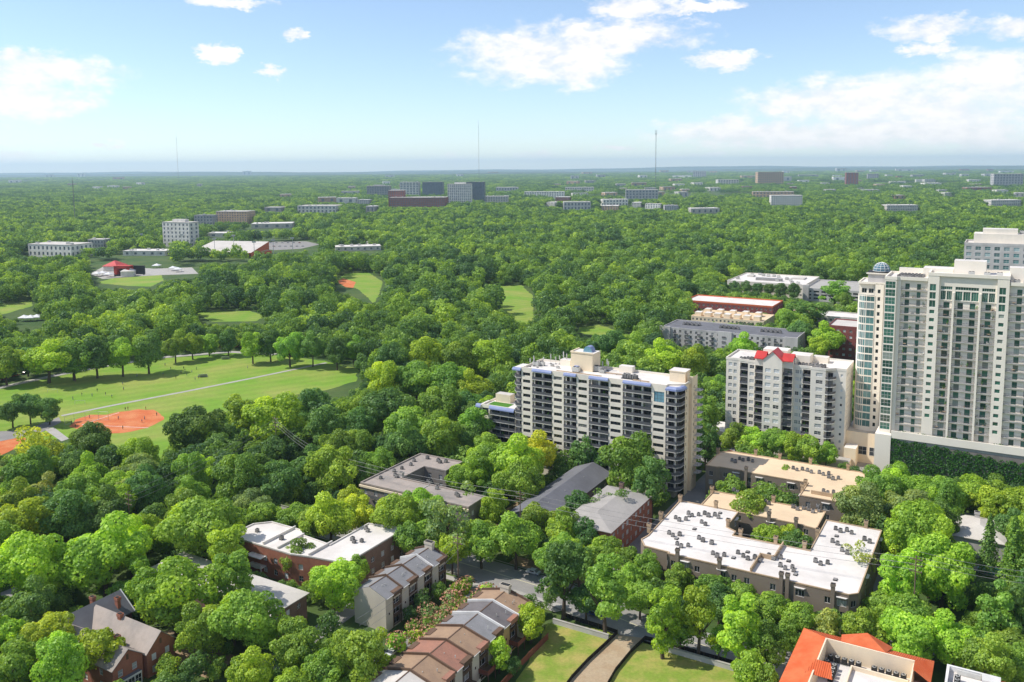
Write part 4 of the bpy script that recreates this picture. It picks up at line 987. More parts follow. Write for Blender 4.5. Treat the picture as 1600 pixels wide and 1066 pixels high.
    keep_uv(-58, -36, 358, 388)
glass_tower()
def plain_block(name, label, u0, u1, v0, v1, h, wall, roof, floors, nf, ns=0, glass='glass_dark', frame='white_trim', z0=0, par=.5, parm=None, wh=1.5, ww=None, far=False, cat='building', group=None, bays=(), base_h=.8):
    """a flat-roofed block on the grid: front windows nf per floor, ns on the right side"""
    r = thing(name, label, cat, xy(u0, v0), GRID, group)
    W_, D_ = u1 - u0, v1 - v0; b = MB(); fh = (h - base_h - .5) / floors
    zf = [base_h + fh * i for i in range(floors)]; hgt = min(wh, fh * .6)
    def ws(L, n):
        if not n: return []
        st = L / n; w2 = ww or st * .5
        return [(st * (i + .5) - w2 / 2, st * (i + .5) + w2 / 2, z + fh * .28, z + fh * .28 + hgt, 2 if w2 > 1.1 else 1, 2 if hgt > 1.2 and not far else 1, glass, frame) for i in range(n) for z in zf]
    if far:
        gb_ = MB()
        for (x, y, dx, dy, L, n) in ((0, 0, 1, 0, W_, nf), (W_, 0, 0, 1, D_, ns)):
            H_ = [(w[0], w[1], w[2], w[3], .5) for w in ws(L, n)]
            b.panel(x, y, dx, dy, L, 0, h, H_, .5, wall)
        gb_.box(.4, W_ - .4, .4, D_ - .4, .3, h - .8, glass)
        if nf or ns: part('glazing', gb_, r)
    else:
        walls(r, b, 0, 0, 1, 0, W_, 0, h, ws(W_, nf), wall); walls(r, b, W_, 0, 0, 1, D_, 0, h, ws(D_, ns), wall)
    b.panel(W_, D_, -1, 0, W_, 0, h, [], .1, wall); b.panel(0, D_, 0, -1, D_, 0, h, [], .1, wall)
    part('wall', b, r)
    flat_roof(r, rect(-.05, W_ + .05, -.05, D_ + .05), h, roof, par, .35, parm or wall)
    keep_uv(u0 - 2, u1 + 2, v0 - 2, v1 + 2)
    return r
e = plain_block('stone_tower', 'grey stone residential tower rising behind the cream high-rise', -22, 30, 508, 530, 78, 'stone_grey', 'roof_white', 24, 12, 5, 'glass_teal', wh=2.2, ww=2.6, par=1.0)
part('penthouse', MB().box(4, 45, 5, 18, 78, 83.5, 'cream', 'roof_white').box(8, 24, 7, 15, 83.5, 86, 'cream', 'roof_white'), e)
for i in range(6): unit(BIGUNIT, 'roof_unit', xy(-12 + i * 3.2, 517 + (i % 2) * 2), 83.5 if i < 99 else 78, 'pale plant unit on top of the grey stone tower, %s' % ORD[i], 'plant units on the stone tower', cat='roof unit')

# ------------------------------------------------------------------ three-storey blocks with white and tan roofs
def low_block(name, label, poly, h, wall, roof, win_runs, origin, chims, kerbs=()):
    r = thing(name, label, 'building', xy(*origin), GRID)
    b = MB(); n = len(poly)
    for i in range(n):
        (ax, ay), (cx, cy) = poly[i], poly[(i + 1) % n]; L = math.hypot(cx - ax, cy - ay); dx, dy = (cx - ax) / L, (cy - ay) / L
        ws = []
        if i in win_runs:
            k = max(1, int(L / win_runs[i])); st = L / k
            for j in range(k):
                w = 2.3 if j % 3 == 1 else 1.5
                if j % 4 == 3: continue
                for z in (1.2, 4.4, 7.6):
                    if z + 1.7 < h: ws.append((st * (j + .5) - w / 2, st * (j + .5) + w / 2, z, z + 1.75, 3 if w > 2 else 2, 1, 'glass_dark', 'white_trim'))
        walls(r, b, ax, ay, dx, dy, L, 0, h, ws, wall)
        if i in win_runs:      # small bay-window hoods and downpipes
            for j in range(k):
                if j % 3 == 1 and j % 4 != 3:
                    a = st * (j + .5); nx, ny = dy, -dx
                    P = lambda s, o: (ax + dx * (a + s) + nx * o, ay + dy * (a + s) + ny * o)
                    m = MB().prism([P(-1.5, .02), P(-1.1, .7), P(1.1, .7), P(1.5, .02)] if False else [P(-1.5, .02), P(-1.1, .7), P(1.1, .7), P(1.5, .02)], h - .95, h - .8, 'white_trim', 'roof_white', True)
                    part('bay_hood', m, r)
    part('wall', b, r)
    flat_roof(r, poly, h, roof, .28, .3, 'tan_trim' if roof == 'roof_tan' else 'taupe' if roof != 'roof_white' else 'tan_trim')
    for (x, y, m) in chims: chimney(r, x, y, 0 if m == 'taupe' else h - .5, h + 2.3, m)
    for (x0, y0, x1, y1) in kerbs:
        part('fire_wall', MB().box(min(x0, x1), max(x0, x1) + .35, min(y0, y1), max(y0, y1) + .35, h, h + 1.25, 'tan_trim'), r)
    return r
# the white-roofed court (origin u -90, v 222)
low_block('courtyard_block', 'low taupe apartment block with a dazzling white roof wrapped round a planted court',
          [(0.8, 8.5), (0, 5), (2.5, 1.2), (10, .8), (10, 0), (58.5, 0), (60.5, 2), (60.5, 46), (44.5, 46), (44.5, 21.5), (22.8, 21), (22.8, 24), (19.4, 26), (19.4, 39), (0, 39)], 11.0, 'taupe', 'roof_white',
          {3: 7, 4: 3.4, 5: 6, 6: 8, 8: 5, 9: 5, 10: 5, 12: 5, 13: 5}, (-90, 222),
          [(.4, 38.2, 'tan_trim'), (-.2, 22, 'tan_trim'), (-.2, 12, 'tan_trim'), (12, 39.0, 'tan_trim'), (19.4, 27.2, 'tan_trim'), (24.8, 21.6, 'tan_trim'), (35.0, 21.6, 'tan_trim'), (43.0, 22, 'tan_trim'), (44.4, 33, 'tan_trim'),
           (13, -.1, 'taupe'), (25.0, -.1, 'taupe'), (41.6, -.1, 'taupe'), (43.2, -.1, 'taupe'), (54.6, -.1, 'taupe'), (56, 46, 'tan_trim')],
          [(33.2, .3, 33.2, 10.5), (33.2, 10.5, 37.0, 10.5), (37.0, 10.5, 37.0, 21)])
keep_uv(-92, -66, 220, 262); keep_uv(-70, -28, 220, 243); keep_uv(-46, -28, 243, 269)
WU = [(1063, 812, 3), (1083, 805, 3), (1112, 806, 4), (1100, 818, 2), (1053, 836, 3), (1066, 853, 3), (1096, 843, 2), (1112, 850, 1), (1122, 868, 3), (1153, 865, 1), (1174, 873, 4), (1210, 872, 3), (1228, 887, 3), (1240, 893, 1), (1283, 880, 3), (1318, 830, 4), (1305, 848, 2), (1320, 862, 2), (1355, 845, 2), (1242, 920, 0)]
clusters(WU, 11.05, 'dark air conditioner on the white court roof, %s', 'air conditioners on the white roof')
for hi, (px, py) in enumerate(sorted(((1125, 802), (1085, 827), (1057, 842), (1146, 872), (1168, 863), (1232, 877), (1243, 898), (1307, 838), (1305, 906), (1077, 807)))):
    p = at(px, py, 11.05); unit(CURB, 'roof_hatch', p, 11.05, 'flat dark roof hatch on the white court roof, %s' % ORD[hi], 'hatches on the white roof', cat='hatch')
# tan roofs behind it
low_block('tan_roof_block', 'long taupe apartment block with a tan roof in front of the pale condominium',
          [(0, 0), (4, 0), (5, .8), (13, .8), (14, 0), (36, 0), (36, -13), (53, -13), (53, 17), (50, 20), (4, 20), (0, 17)], 11.0, 'taupe', 'roof_tan', {0: 4, 2: 3, 4: 3.6, 5: 5, 6: 5}, (-93, 297.5),
          [(0, 15, 'tan_trim'), (13, 20, 'tan_trim'), (22, 20, 'tan_trim'), (33, 20, 'tan_trim'), (46, 20, 'tan_trim'), (14.8, -.1, 'taupe'), (35.9, -3, 'tan_trim'), (35.9, -8, 'tan_trim')], [(39, -9.5, 52, -9.5)])
keep_uv(-95, -38, 296, 318); keep_uv(-58, -38, 283, 298)
low_block('tan_roof_wing', 'smaller tan-roofed taupe apartment wing directly behind the white-roofed court',
          [(0, 0), (30, 0), (36.5, -1), (36.5, 14), (0, 14)], 10.2, 'taupe', 'roof_tan', {0: 4.5, 1: 4}, (-83.5, 262.5),
          [(0, 12, 'tan_trim'), (22, -.1, 'taupe'), (30.3, -.6, 'taupe'), (20, 14, 'tan_trim')], [])
keep_uv(-85, -46, 260, 278)
clusters([(1147, 721, 2), (1162, 719, 3), (1176, 722, 1), (1246, 734, 3), (1265, 737, 2), (1287, 741, 3), (1302, 748, 3), (1294, 770, 3)], 11.05, 'dark air conditioner on the long tan roof, %s', 'air conditioners on the long tan roof')
clusters([(1199, 786, 2), (1247, 795, 3), (1271, 799, 3), (1278, 793, 1), (1150, 768, 2)], 10.25, 'dark air conditioner on the smaller tan roof, %s', 'air conditioners on the smaller tan roof')

# ------------------------------------------------------------------ older blocks along the street
r = thing('brick_block', 'red brick apartment block with grey hipped roof beside the white-roofed court', 'building', xy(-117, 229.5), GRID)
b = MB(); ws = []
for i in range(9):
    for z in (1.0, 4.2, 7.2): ws.append((1.6 + i * 3.6, 1.6 + i * 3.6 + (1.9 if i % 3 != 1 else 1.0), z, z + 1.65, 2, 2, 'glass_blinds', 'white_trim'))
walls(r, b, 16.2, 0, 0, 1, 34.5, 0, 10, ws, 'brick_red')
walls(r, b, 0, 0, 1, 0, 16.2, 0, 10, [(a, a + 1.4, z, z + 1.6, 2, 2, 'glass_blinds', 'white_trim') for a in (2, 6, 11) for z in (1, 4.2, 7.2)], 'brick_red')
b.panel(16.2, 34.5, -1, 0, 16.2, 0, 10, [], .1, 'brick_red'); b.panel(0, 34.5, 0, -1, 34.5, 0, 10, [], .1, 'brick_red')
part('wall', b, r); rf = part('roof', hip_roof(MB(), 0, 16.2, 0, 34.5, 10, 2.0, 'roof_mid'), r)
chimney(r, 7, 30, 10.5, 14, 'brick_brown', 1.2, 1.2); keep_uv(-119, -99, 227, 266)
r = thing('grey_block', 'long blue-grey clapboard building with a slate grey gabled roof', 'building', xy(-137, 229.5), GRID)
b = MB(); ws = [(3 + i * 5.2, 4.3 + i * 5.2, z, z + 1.5, 1, 2, 'glass_dark', 'white_trim') for i in range(9) for z in (1.5, 5.2)]
walls(r, b, 14.2, 0, 0, 1, 50, 0, 8.4, ws, 'siding_blue'); walls(r, b, 0, 0, 1, 0, 14.2, 0, 8.4, [(a, a + 1.3, z, z + 1.5, 1, 2, 'glass_dark', 'white_trim') for a in (3, 6.6, 10) for z in (1.5, 5.2)], 'siding_blue')
b.panel(14.2, 50, -1, 0, 14.2, 0, 8.4, [], .1, 'siding_blue'); b.panel(0, 50, 0, -1, 50, 0, 8.4, [], .1, 'siding_blue')
for y in (0.02, 49.98): b.poly([(0, y, 8.4), (14.2, y, 8.4), (7.1, y, 11.2)], 'siding_blue')
part('wall', b, r); part('roof', gable_roof(MB(), 0, 14.2, -.5, 50.5, 8.45, 2.8, 'roof_dark', 'y', .5), r)
for y in (10, 22, 37): link('vent_pipe', PIPE, r, (9.6, y, 10.1))
keep_uv(-139, -121, 227, 281)
r = thing('brown_roof_block', 'grey brick L-shaped apartment block with a flat brown roof', 'building', xy(-192.3, 222), GRID)
b = MB(); P = [(0, 0), (45, 0), (45, 10.5), (20, 10.5), (10.0, 10.5), (10.0, 24), (19.6, 24), (19.6, 35), (0, 35)]
for i in range(len(P)):
    (ax, ay), (cx, cy) = P[i], P[(i + 1) % len(P)]; L = math.hypot(cx - ax, cy - ay)
    k = int(L / 4.2); ws = []
    if i in (0, 1, 5, 6): ws = [(L / k * (j + .5) - .7, L / k * (j + .5) + .7, z, z + 1.7, 2, 2, 'glass_blinds', 'white_trim') for j in range(k) for z in (1.4, 4.6, 7.6)]
    walls(r, b, ax, ay, (cx - ax) / L, (cy - ay) / L, L, 0, 11, ws, 'brick_grey')
part('wall', b, r); flat_roof(r, P, 11, 'roof_brown', .45, .4, 'roof_brown')
part('cornice', MB().box(-.35, 45.2, -.4, -.03, 9.9, 10.6, 'cream_warm').box(-.4, -.03, -.03, 35, 9.9, 10.6, 'cream_warm'), r)
part('roof_ridge', MB().box(22, 22.3, .5, 10, 11.0, 11.2, 'unit_pale').box(11.0, 13.2, 11, 13, 11, 12.5, 'roof_pale') if False else MB().box(22, 22.3, .5, 10, 11.0, 11.2, 'unit_pale'), r)
chimney(r, 9.0, 11.5, 10.5, 13.0, 'roof_pale', 1.6, 1.2)
part('fire_escape', MB().box(4, 14, -1.3, -.45, 3.9, 4.05, 'rail_grey').box(4, 14, -1.3, -1.25, 4.05, 5.0, 'rail_grey').box(4, 14, -1.3, -.45, 7.0, 7.15, 'rail_grey').box(4, 14, -1.3, -1.25, 7.15, 8.1, 'rail_grey'), r)
clusters([(595, 748, 1), (620, 744, 2), (616, 737, 1), (628, 733, 1), (642, 727, 1), (647, 721, 1), (668, 717, 1), (690, 722, 3), (672, 754, 2), (683, 764, 1), (716, 774, 2)], 11.05, 'dark air conditioner on the flat brown roof, %s', 'air conditioners on the brown roof')
keep_uv(-194, -146, 220, 233); keep_uv(-194, -171, 230, 259)
r = thing('white_roof_block', 'red and brown brick apartment building with stepped flat white roof by the street', 'building', xy(-202, 172), GRID)
P = [(0, 4), (5, 0), (26, 0), (32, 1.5), (44, 3.5), (44, 31), (31.5, 28), (31.5, 10.5), (20, 11.5), (16, 14), (4, 14), (0, 10)]
b = MB()
for i in range(len(P)):
    (ax, ay), (cx, cy) = P[i], P[(i + 1) % len(P)]; L = math.hypot(cx - ax, cy - ay); k = max(1, int(L / 4.0)); ws = []
    if i in (1, 2, 3, 4): ws = [(L / k * (j + .5) - .75, L / k * (j + .5) + .75, z, z + 1.7, 2, 2, 'glass_blinds', 'white_trim') for j in range(k) for z in (1.3, 4.8)]
    walls(r, b, ax, ay, (cx - ax) / L, (cy - ay) / L, L, 0, 9, ws, 'brick_red' if i < 4 else 'brick_brown')
part('wall', b, r); flat_roof(r, P, 9, 'roof_white', .4, .35, 'roof_white')
part('porch', MB().box(10, 16, -2.4, -.05, 0, .4, 'concrete').box(10, 16, -2.4, -.05, 3.2, 3.4, 'white_trim').box(10, 10.2, -2.3, -2.1, .4, 3.2, 'white_trim').box(15.8, 16, -2.3, -2.1, .4, 3.2, 'white_trim').box(10, 16, -2.4, -2.35, 3.4, 4.4, 'white_trim').box(10, 16, -2.4, -.05, 6.2, 6.4, 'white_trim'), r)
part('fire_wall', MB().box(13.5, 13.9, 1, 14.5, 9, 9.8, 'roof_white').box(19.5, 19.9, 1, 12, 9, 9.7, 'roof_white').box(30.8, 31.2, 2, 12, 9, 9.8, 'roof_white'), r)
clusters([(402, 831, 1), (440, 843, 1), (557, 846, 3), (575, 828, 2)], 9.05, 'dark air conditioner on the stepped white roof, %s', 'air conditioners on the stepped white roof')
keep_uv(-204, -157, 170, 186); keep_uv(-172, -156, 174, 204)
r = thing('pale_roof_house', 'long brick building with a pale hipped roof half hidden under garden trees', 'building', xy(-207, 146.5), GRID)
b = MB(); walls(r, b, 49, 0, 0, 1, 13, 0, 7.6, [(a, a + 1.3, z, z + 1.5, 2, 2, 'glass_blinds', 'white_trim') for a in (1.8, 5.6, 9.4) for z in (1.2, 4.6)], 'brick_brown')
walls(r, b, 0, 0, 1, 0, 49, 0, 7.6, [(2 + 4.4 * i, 3.4 + 4.4 * i, z, z + 1.5, 2, 2, 'glass_blinds', 'white_trim') for i in range(11) for z in (1.2, 4.6)], 'brick_brown')
b.panel(49, 13, -1, 0, 49, 0, 7.6, [], .1, 'brick_brown'); b.panel(0, 13, 0, -1, 13, 0, 7.6, [], .1, 'brick_brown')
part('wall', b, r); part('roof', hip_roof(MB(), 0, 49, 0, 13, 7.6, 1.5, 'roof_pale', .6), r); keep_uv(-208, -157, 145, 161)

# ------------------------------------------------------------------ townhouse rows
def townhouse(u, v, W_, D_, h, rise, roofm, wallm, idx, label, group, side_windows, first=False, chim=False, yellow=False):
    """one unit: u, v = left front corner, W_ across the row (u), D_ along the row (v)"""
    r = thing('townhouse', label, 'townhouse', xy(u, v), GRID, group)
    b = MB()
    ws = []
    a = D_ * .42
    ws += [(a + .35, D_ - .75, 3.2, 5.2, 2, 1, 'glass_dark', 'white_trim'), (a + .35, D_ - .75, 5.9, 7.7, 2, 1, 'glass_dark', 'white_trim'), (a + .45, D_ - .85, .4, 2.6, 2, 1, 'glass_dark', 'white_trim')]
    walls(r, b, W_, 0, 0, 1, D_ - .3, 0, h, ws + [(D_ * .16, D_ * .16 + .55, 4.2, 4.8, 1, 1, 'glass_dark', 'brown_trim')], wallm, .55, rm='brown_trim')
    b.poly([(0, 0, 0), (W_, 0, 0), (W_, 0, h), (W_ * .5, 0, h + rise), (0, 0, h)], wallm if first else 'siding_cream')
    b.panel(0, D_ - .3, 0, -1, D_ - .3, 0, h, [], .1, wallm)
    part('wall', b, r)
    part('panel', MB().box(W_ + .01, W_ + .1, a + .05, a + .32, 0, h - .1, 'brown_trim').box(W_ + .01, W_ + .1, D_ - .7, D_ - .4, 0, h - .1, 'brown_trim').box(W_ + .01, W_ + .07, a + .32, D_ - .7, 5.2, 5.9, 'brown_trim').box(W_ + .01, W_ + .07, a + .32, D_ - .7, 2.6, 3.2, 'brown_trim'), r)
    rf = part('roof', gable_roof(MB(), 0, W_, 0, D_ - .3, h, rise, roofm, 'y', .35, .15), r)
    part('roof_ridge', MB().box(W_ / 2 - .14, W_ / 2 + .14, 0, D_ - .3, h + rise + .13, h + rise + .21, 'brown_trim'), rf)
    # raised party wall at the far end, following the roof
    m = MB(); k = rise / (W_ / 2); pts = [(-.5, h - .5 * k), (W_ / 2, h + rise), (W_ + .5, h - .5 * k)]; fm = 'white_trim' if idx % 5 == 4 else 'brown_trim'
    for (p, q) in zip(pts, pts[1:]):
        A = [(p[0], D_ - .32, p[1] + .1), (q[0], D_ - .32, q[1] + .1), (q[0], D_, q[1] + .1), (p[0], D_, p[1] + .1)]; T = [(x, y, z + .62) for x, y, z in A]
        m.poly(T, fm); m.poly([A[0], A[1], T[1], T[0]], fm); m.poly([A[3], A[2], T[2], T[3]], fm)
        m.poly([A[0], A[3], T[3], T[0]], fm); m.poly([A[1], A[2], T[2], T[1]], fm)
    part('party_wall', m, r)
    part('gutter', MB().box(W_ + .34, W_ + .46, 0, D_ * .42, h - .35 * k - .02, h - .35 * k + .14, 'white_trim'), r)
    part('dormer', MB().box(W_ - .9, W_ + .42, a + .1, D_ - .45, h - .7, h + .55, 'shingle_red' if idx % 2 else 'brown_trim'), r)
    if not first or True:
        part('dormer', MB().box(-.42, .9, D_ * .3, D_ * .75, h - .6, h + .5, 'brown_trim'), r)
    for j in range(3): link('vent_pipe', PIPE, rf, (W_ * rnd.uniform(.55, .85), D_ * rnd.uniform(.2, .8), h + rise * .55), 0, (1, 1, .9))
    if chim: chimney(r, W_ * .5, D_ - .8, h, h + rise + 1.9, 'siding_cream', 2.6, 1.3)
    if side_windows:   # rear deck on the lot side
        dk = part('deck', MB().box(W_ + .05, W_ + 2.6, a - .4, D_ - .5, 2.5, 2.75, 'brown_trim').box(W_ + 2.5, W_ + 2.6, a - .4, D_ - .5, 2.75, 3.75, 'fence_red' if idx % 2 else 'siding_cream').box(W_ + .05, W_ + 2.5, a - .4, a - .3, 2.75, 3.75, 'fence_red' if idx % 2 else 'siding_cream').box(W_ + 2.3, W_ + 2.5, a, a + .2, 0, 2.5, 'brown_trim').box(W_ + 2.3, W_ + 2.5, D_ - .9, D_ - .7, 0, 2.5, 'brown_trim'), r)
    return r
cols = ['shingle_grey', 'shingle_grey', 'shingle_grey', 'shingle_grey']
LA = ['nearest townhouse of the shorter row, blank cream end wall and grey roof', 'second townhouse from the near end of the shorter grey-roofed row', 'third townhouse from the near end of the shorter grey-roofed row', 'farthest townhouse of the shorter grey-roofed row, with chimney by the street']
for i in range(4): townhouse(-146.2, 165 + i * 6.9, 10.6, 6.9, 9.2, 2.0, cols[i], 'siding_cream', i * 2, LA[i], 'shorter townhouse row', False, i == 0, i == 3)
keep_uv(-148, -134, 163, 195)
RB = [('roof_pale', 'pale-roofed townhouse at the near end of the longer row', 0), ('shingle_brown', 'brown-roofed townhouse next to the pale-roofed end one', 0), ('shingle_red', 'townhouse with the only rust red roof in the longer row', 1), ('shingle_brown', 'brown-roofed townhouse just beyond the rust red roof', 0), ('shingle_grey', 'light grey-roofed townhouse in the middle of the longer row', 0), ('shingle_dark', 'dark grey-roofed townhouse with a yellow wall bay in the longer row', 0), ('shingle_brown', 'brown-roofed townhouse with chimney at the street end of the longer row', 0)]
for i, (m, lb, _) in enumerate(RB):
    townhouse(-117.2, 134.6 + i * 7.0, 14.4, 7.0, 8.0, 1.9, m, 'siding_yellow' if i == 5 else 'siding_cream', i * 1 + (3 if i == 0 else 0) + (0 if i != 5 else 4) , lb, 'longer townhouse row', True, i == 0, i == 6)
keep_uv(-119, -99, 130, 185)

# ------------------------------------------------------------------ gabled brick house
def brick_house():
    r = thing('brick_house', 'red brick house with grey cross-gabled roofs and brick chimneys', 'house', xy(-203, 112), GRID)
    h = 6.4; b = MB()
    walls(r, b, 0, 0, 1, 0, 10, 0, h, [], 'brick_red'); b.panel(10, 20, -1, 0, 10, 0, h, [], .1, 'brick_red'); b.panel(0, 20, 0, -1, 20, 0, h, [], .1, 'brick_red')
    b.poly([(0, 20, h), (10, 20, h), (5, 20, h + 4)], 'brick_red'); b.poly([(0, 0, h), (10, 0, h), (5, 0, h + 4)], 'brick_red')
    for (y0, y1, x1, rise) in ((.6, 8.4, 30.0, 3.0), (9.0, 16.8, 30.8, 3.6)):
        W_ = y1 - y0
        ws = [(1.3, 2.6, 3.7, 5.4, 1, 2, 'glass_blinds', 'white_trim'), (W_ - 2.8, W_ - 1.5, 3.7, 5.4, 1, 2, 'glass_blinds', 'white_trim'), (1.3, 2.6, .7, 2.5, 1, 2, 'glass_blinds', 'white_trim'), (W_ - 3.4, W_ - 1.3, .7, 2.5, 2, 2, 'glass_blinds', 'white_trim')]
        walls(r, b, x1, y0, 0, 1, W_, 0, h, ws, 'brick_red')
        walls(r, b, 10, y0, 1, 0, x1 - 10, 0, h, [(a, a + 1.3, z, z + 1.6, 1, 2, 'glass_blinds', 'white_trim') for a in (4, 9, 15) for z in (.8, 3.8)], 'brick_red')
        b.panel(x1, y1, -1, 0, x1 - 10, 0, h, [], .1, 'brick_red')
        b.poly([(x1, y0, h), (x1, y1, h), (x1, (y0 + y1) / 2, h + rise)], 'brick_red')
        part('gable_vent', MB().box(x1 + .01, x1 + .06, (y0 + y1) / 2 - .3, (y0 + y1) / 2 + .3, h + .6, h + 1.9, 'brown_trim'), r)
        part('roof', gable_roof(MB(), 6.0, x1 + .5, y0, y1, h + .1, rise, 'roof_brown', 'x', .5, .18), r)
    part('wall', b, r)
    part('roof', gable_roof(MB(), 0, 10, -.5, 20.5, h, 4.0, 'roof_dark', 'y', .5, .18), r)
    part('verge', MB().poly([(4.9, 20.45, h + 4.3), (10.6, 20.45, h - .1), (10.6, 20.75, h - .1), (4.9, 20.75, h + 4.3)], 'white_trim').poly([(4.9, 20.5, h + 3.9), (10.6, 20.5, h - .5), (10.6, 20.5, h - .1), (4.9, 20.5, h + 4.3)], 'white_trim'), r)
    for (x, y, z) in ((8, 17.6, 10.6), (3.0, 14, 11.2), (22, 7.6, 9.2), (16.5, 12.4, 10.9)): chimney(r, x, y, 5, z, 'brick_red', 1.2, .9)
    part('bay_window', MB().box(30.05, 31.2, 1.5, 7.2, .3, 3.3, 'white_trim', 'roof_dark'), r)
    for i in range(3): link('window', win_mesh(1.6, 2.2, 2, 2, 'glass_dark', 'white_trim'), r, (31.3, 1.8 + 1.8 * i, .7), R(90))
    keep_uv(-205, -170, 110, 134)
brick_house()

# ------------------------------------------------------------------ tile-roofed block at the lower right
def tile_block():
    r = thing('tile_roof_block', 'building with orange tile roofs round a white service roof at the lower edge', 'building', xy(-37, 150), GRID)
    z = 13.2; W_, D_ = 26.5, 46.0
    b = MB(); b.panel(.6, 0, 1, 0, W_ - 1, 0, z, [], .1, 'cream_warm'); b.panel(W_, 0, 0, 1, D_ - .6, 0, z, [], .1, 'cream_warm'); b.panel(W_, D_ - .6, -1, 0, W_ - .6, 0, z, [], .1, 'cream_warm'); b.panel(.6, D_ - .6, 0, -1, D_ - .6, 0, z, [], .1, 'cream_warm')
    part('wall', b, r)
    x_in, y_in, zr = 5.4, D_ - 5.2, z + 2.1
    def slope(A, B_, C, D2, name='roof'):
        """roof plane A-B (eave) to C-D (ridge) with raised tile courses running down the slope"""
        A, B_, C, D2 = map(Vector, (A, B_, C, D2)); m = MB(); m.poly([A, B_, C, D2], 'tile_orange')
        L = (B_ - A).length; n = int(L / .42); nrm = (B_ - A).cross(D2 - A).normalized()
        if nrm.z < 0: nrm = -nrm
        for i in range(n):
            f0, f1 = i / n, (i + .52) / n
            p0, p1 = A.lerp(B_, f0), A.lerp(B_, f1)
            # the ridge shortens along hips: keep courses parallel to the fall line
            up = ((D2 - A) - (B_ - A) * ((D2 - A).dot(B_ - A) / (B_ - A).length_squared))
            def top(p):
                t = (p - A).dot((B_ - A).normalized()); sD, sC = (D2 - A).dot((B_ - A).normalized()), (C - A).dot((B_ - A).normalized())
                k = 1.0
                if t < sD and sD > 1e-4: k = t / sD
                if t > sC and L - sC > 1e-4: k = (L - t) / (L - sC)
                return p + up * max(0.0, min(1.0, k))
            h_ = nrm * .09
            q0, q1 = top(p0), top(p1); pm, qm = (p0 + p1) / 2 + h_, (q0 + q1) / 2 + h_
            m.poly([p0, pm, qm, q0], 'tile_orange'); m.poly([pm, p1, q1, qm], 'tile_orange')
        return part(name, m, r)
    slope((-.4, D_ + .4, z), (-.4, 2, z), (x_in, 6, zr), (x_in, y_in, zr))
    slope((W_ + .4, D_ + .4, z), (-.4, D_ + .4, z), (x_in, y_in, zr), (W_ - 3.0, y_in, zr))
    slope((W_ + .4, D_ - 9, z), (W_ + .4, D_ + .4, z), (W_ - 3.0, y_in, zr), (W_ - 3.0, D_ - 9, zr))
    # hipped pavilion over the middle of the rear wing
    cx, cy, a = 13.2, D_ - 1.6, 4.6
    top = (cx + .4, cy - .6, z + 4.0)
    for p, q in (((cx - a - .8, cy + 2.6), (cx - a, cy - 3.4)), ((cx + a + .8, cy + 2.6), (cx - a - .8, cy + 2.6)), ((cx + a, cy - 3.4), (cx + a + .8, cy + 2.6)), ((cx - a, cy - 3.4), (cx + a, cy - 3.4))):
        part('pavilion_roof', MB().poly([(*p, z + .4), (*q, z + .4 if q[1] > cy else z + 1.9), top], 'tile_orange') if False else MB().poly([(*p, z + (.4 if p[1] > cy else 2.0)), (*q, z + (.4 if q[1] > cy else 2.0)), top], 'tile_orange'), r)
    # the inner well
    w = MB().box(x_in, W_ - 3.0, y_in - .3, y_in, z - 2.2, zr, 'cream_warm').box(x_in, x_in + .3, 4, y_in - .3, z - 2.2, zr, 'cream_warm').box(W_ - 3.3, W_ - 3.0, D_ - 14, y_in - .3, z - 2.2, zr - .6, 'cream_warm')
    part('inner_wall', w, r)
    part('service_roof', MB().box(x_in + .3, W_ - .2, 2, y_in - .3, z - 2.6, z - 2.2, 'roof_white').box(12, W_ - 3.6, 2, y_in - 6, z - 2.2, z - .2, 'cream_warm', 'roof_white').box(12, W_ - 3.6, y_in - 6.3, y_in - 6, z - .2, z + .7, 'cream_warm').box(11.7, 12, 2, y_in - 6, z - .2, z + .7, 'cream_warm').box(14, 19, y_in - 12, y_in - 9, z - .2, z + .6, 'cream_warm', 'roof_white'), r)
    m = MB(); slope((4.0, 25.5, zr - .4), (9.5, 25.5, zr - .4), (8.5, 29.4, zr + .9), (5.4, 29.4, zr + .9))
    base = lambda x, y: xy(-37 + x, 150 + y)
    big = MB().box(-.55, .55, -.5, .5, .15, 1.35, 'unit_dark').frustum(0, 0, 1.35, 1.5, .42, .42, 10, 'unit_pale').frustum(0, 0, 1.5, 1.52, .3, .3, 10, 'unit_dark').box(-.6, .6, -.55, .55, 0, .15, 'unit_pale').mesh('air_conditioner')
    for i in range(5): unit(big, 'air_conditioner', base(6.8 + i * 1.45, y_in - 1.5), z - 2.2, 'black air conditioner, %s in the rear corner row of the tiled building' % ORD[i], 'row in the rear left corner of the service roof')
    for i in range(5): unit(big, 'air_conditioner', base(15.8 + i * 1.45, y_in - 1.6), z - 2.2, 'black air conditioner, %s in the rear wall row of the tiled building' % ORD[i], 'row along the rear wall of the service roof')
    for i in range(4): unit(big, 'air_conditioner', base(6.5, y_in - 4.0 - i * 1.5), z - 2.2, 'black air conditioner, %s from back along the tiled building inner left wall' % NTH[i], 'inner column on the service roof')
    for i in range(4): unit(big, 'air_conditioner', base(8.2, y_in - 5.0 - i * 1.5), z - 2.2, 'black air conditioner, %s from the back in the tiled building second column' % NTH[i], 'second column on the service roof')
    keep_uv(-39, -7, 140, 198)
    r = thing('corner_block', 'cream flat-roofed block with a patch of orange tile at the lower right corner', 'building', xy(-7.6, 150), GRID)
    part('wall', MB().box(0, 10, 0, 45.5, 0, 12.6, 'cream_warm', 'roof_white').box(0, .5, 0, 45.5, 12.6, 13.8, 'white_trim').box(.5, 10, 45.0, 45.5, 12.6, 13.8, 'white_trim').box(6.6, 10, 42.5, 45.0, 12.6, 13.9, 'white_trim'), r)
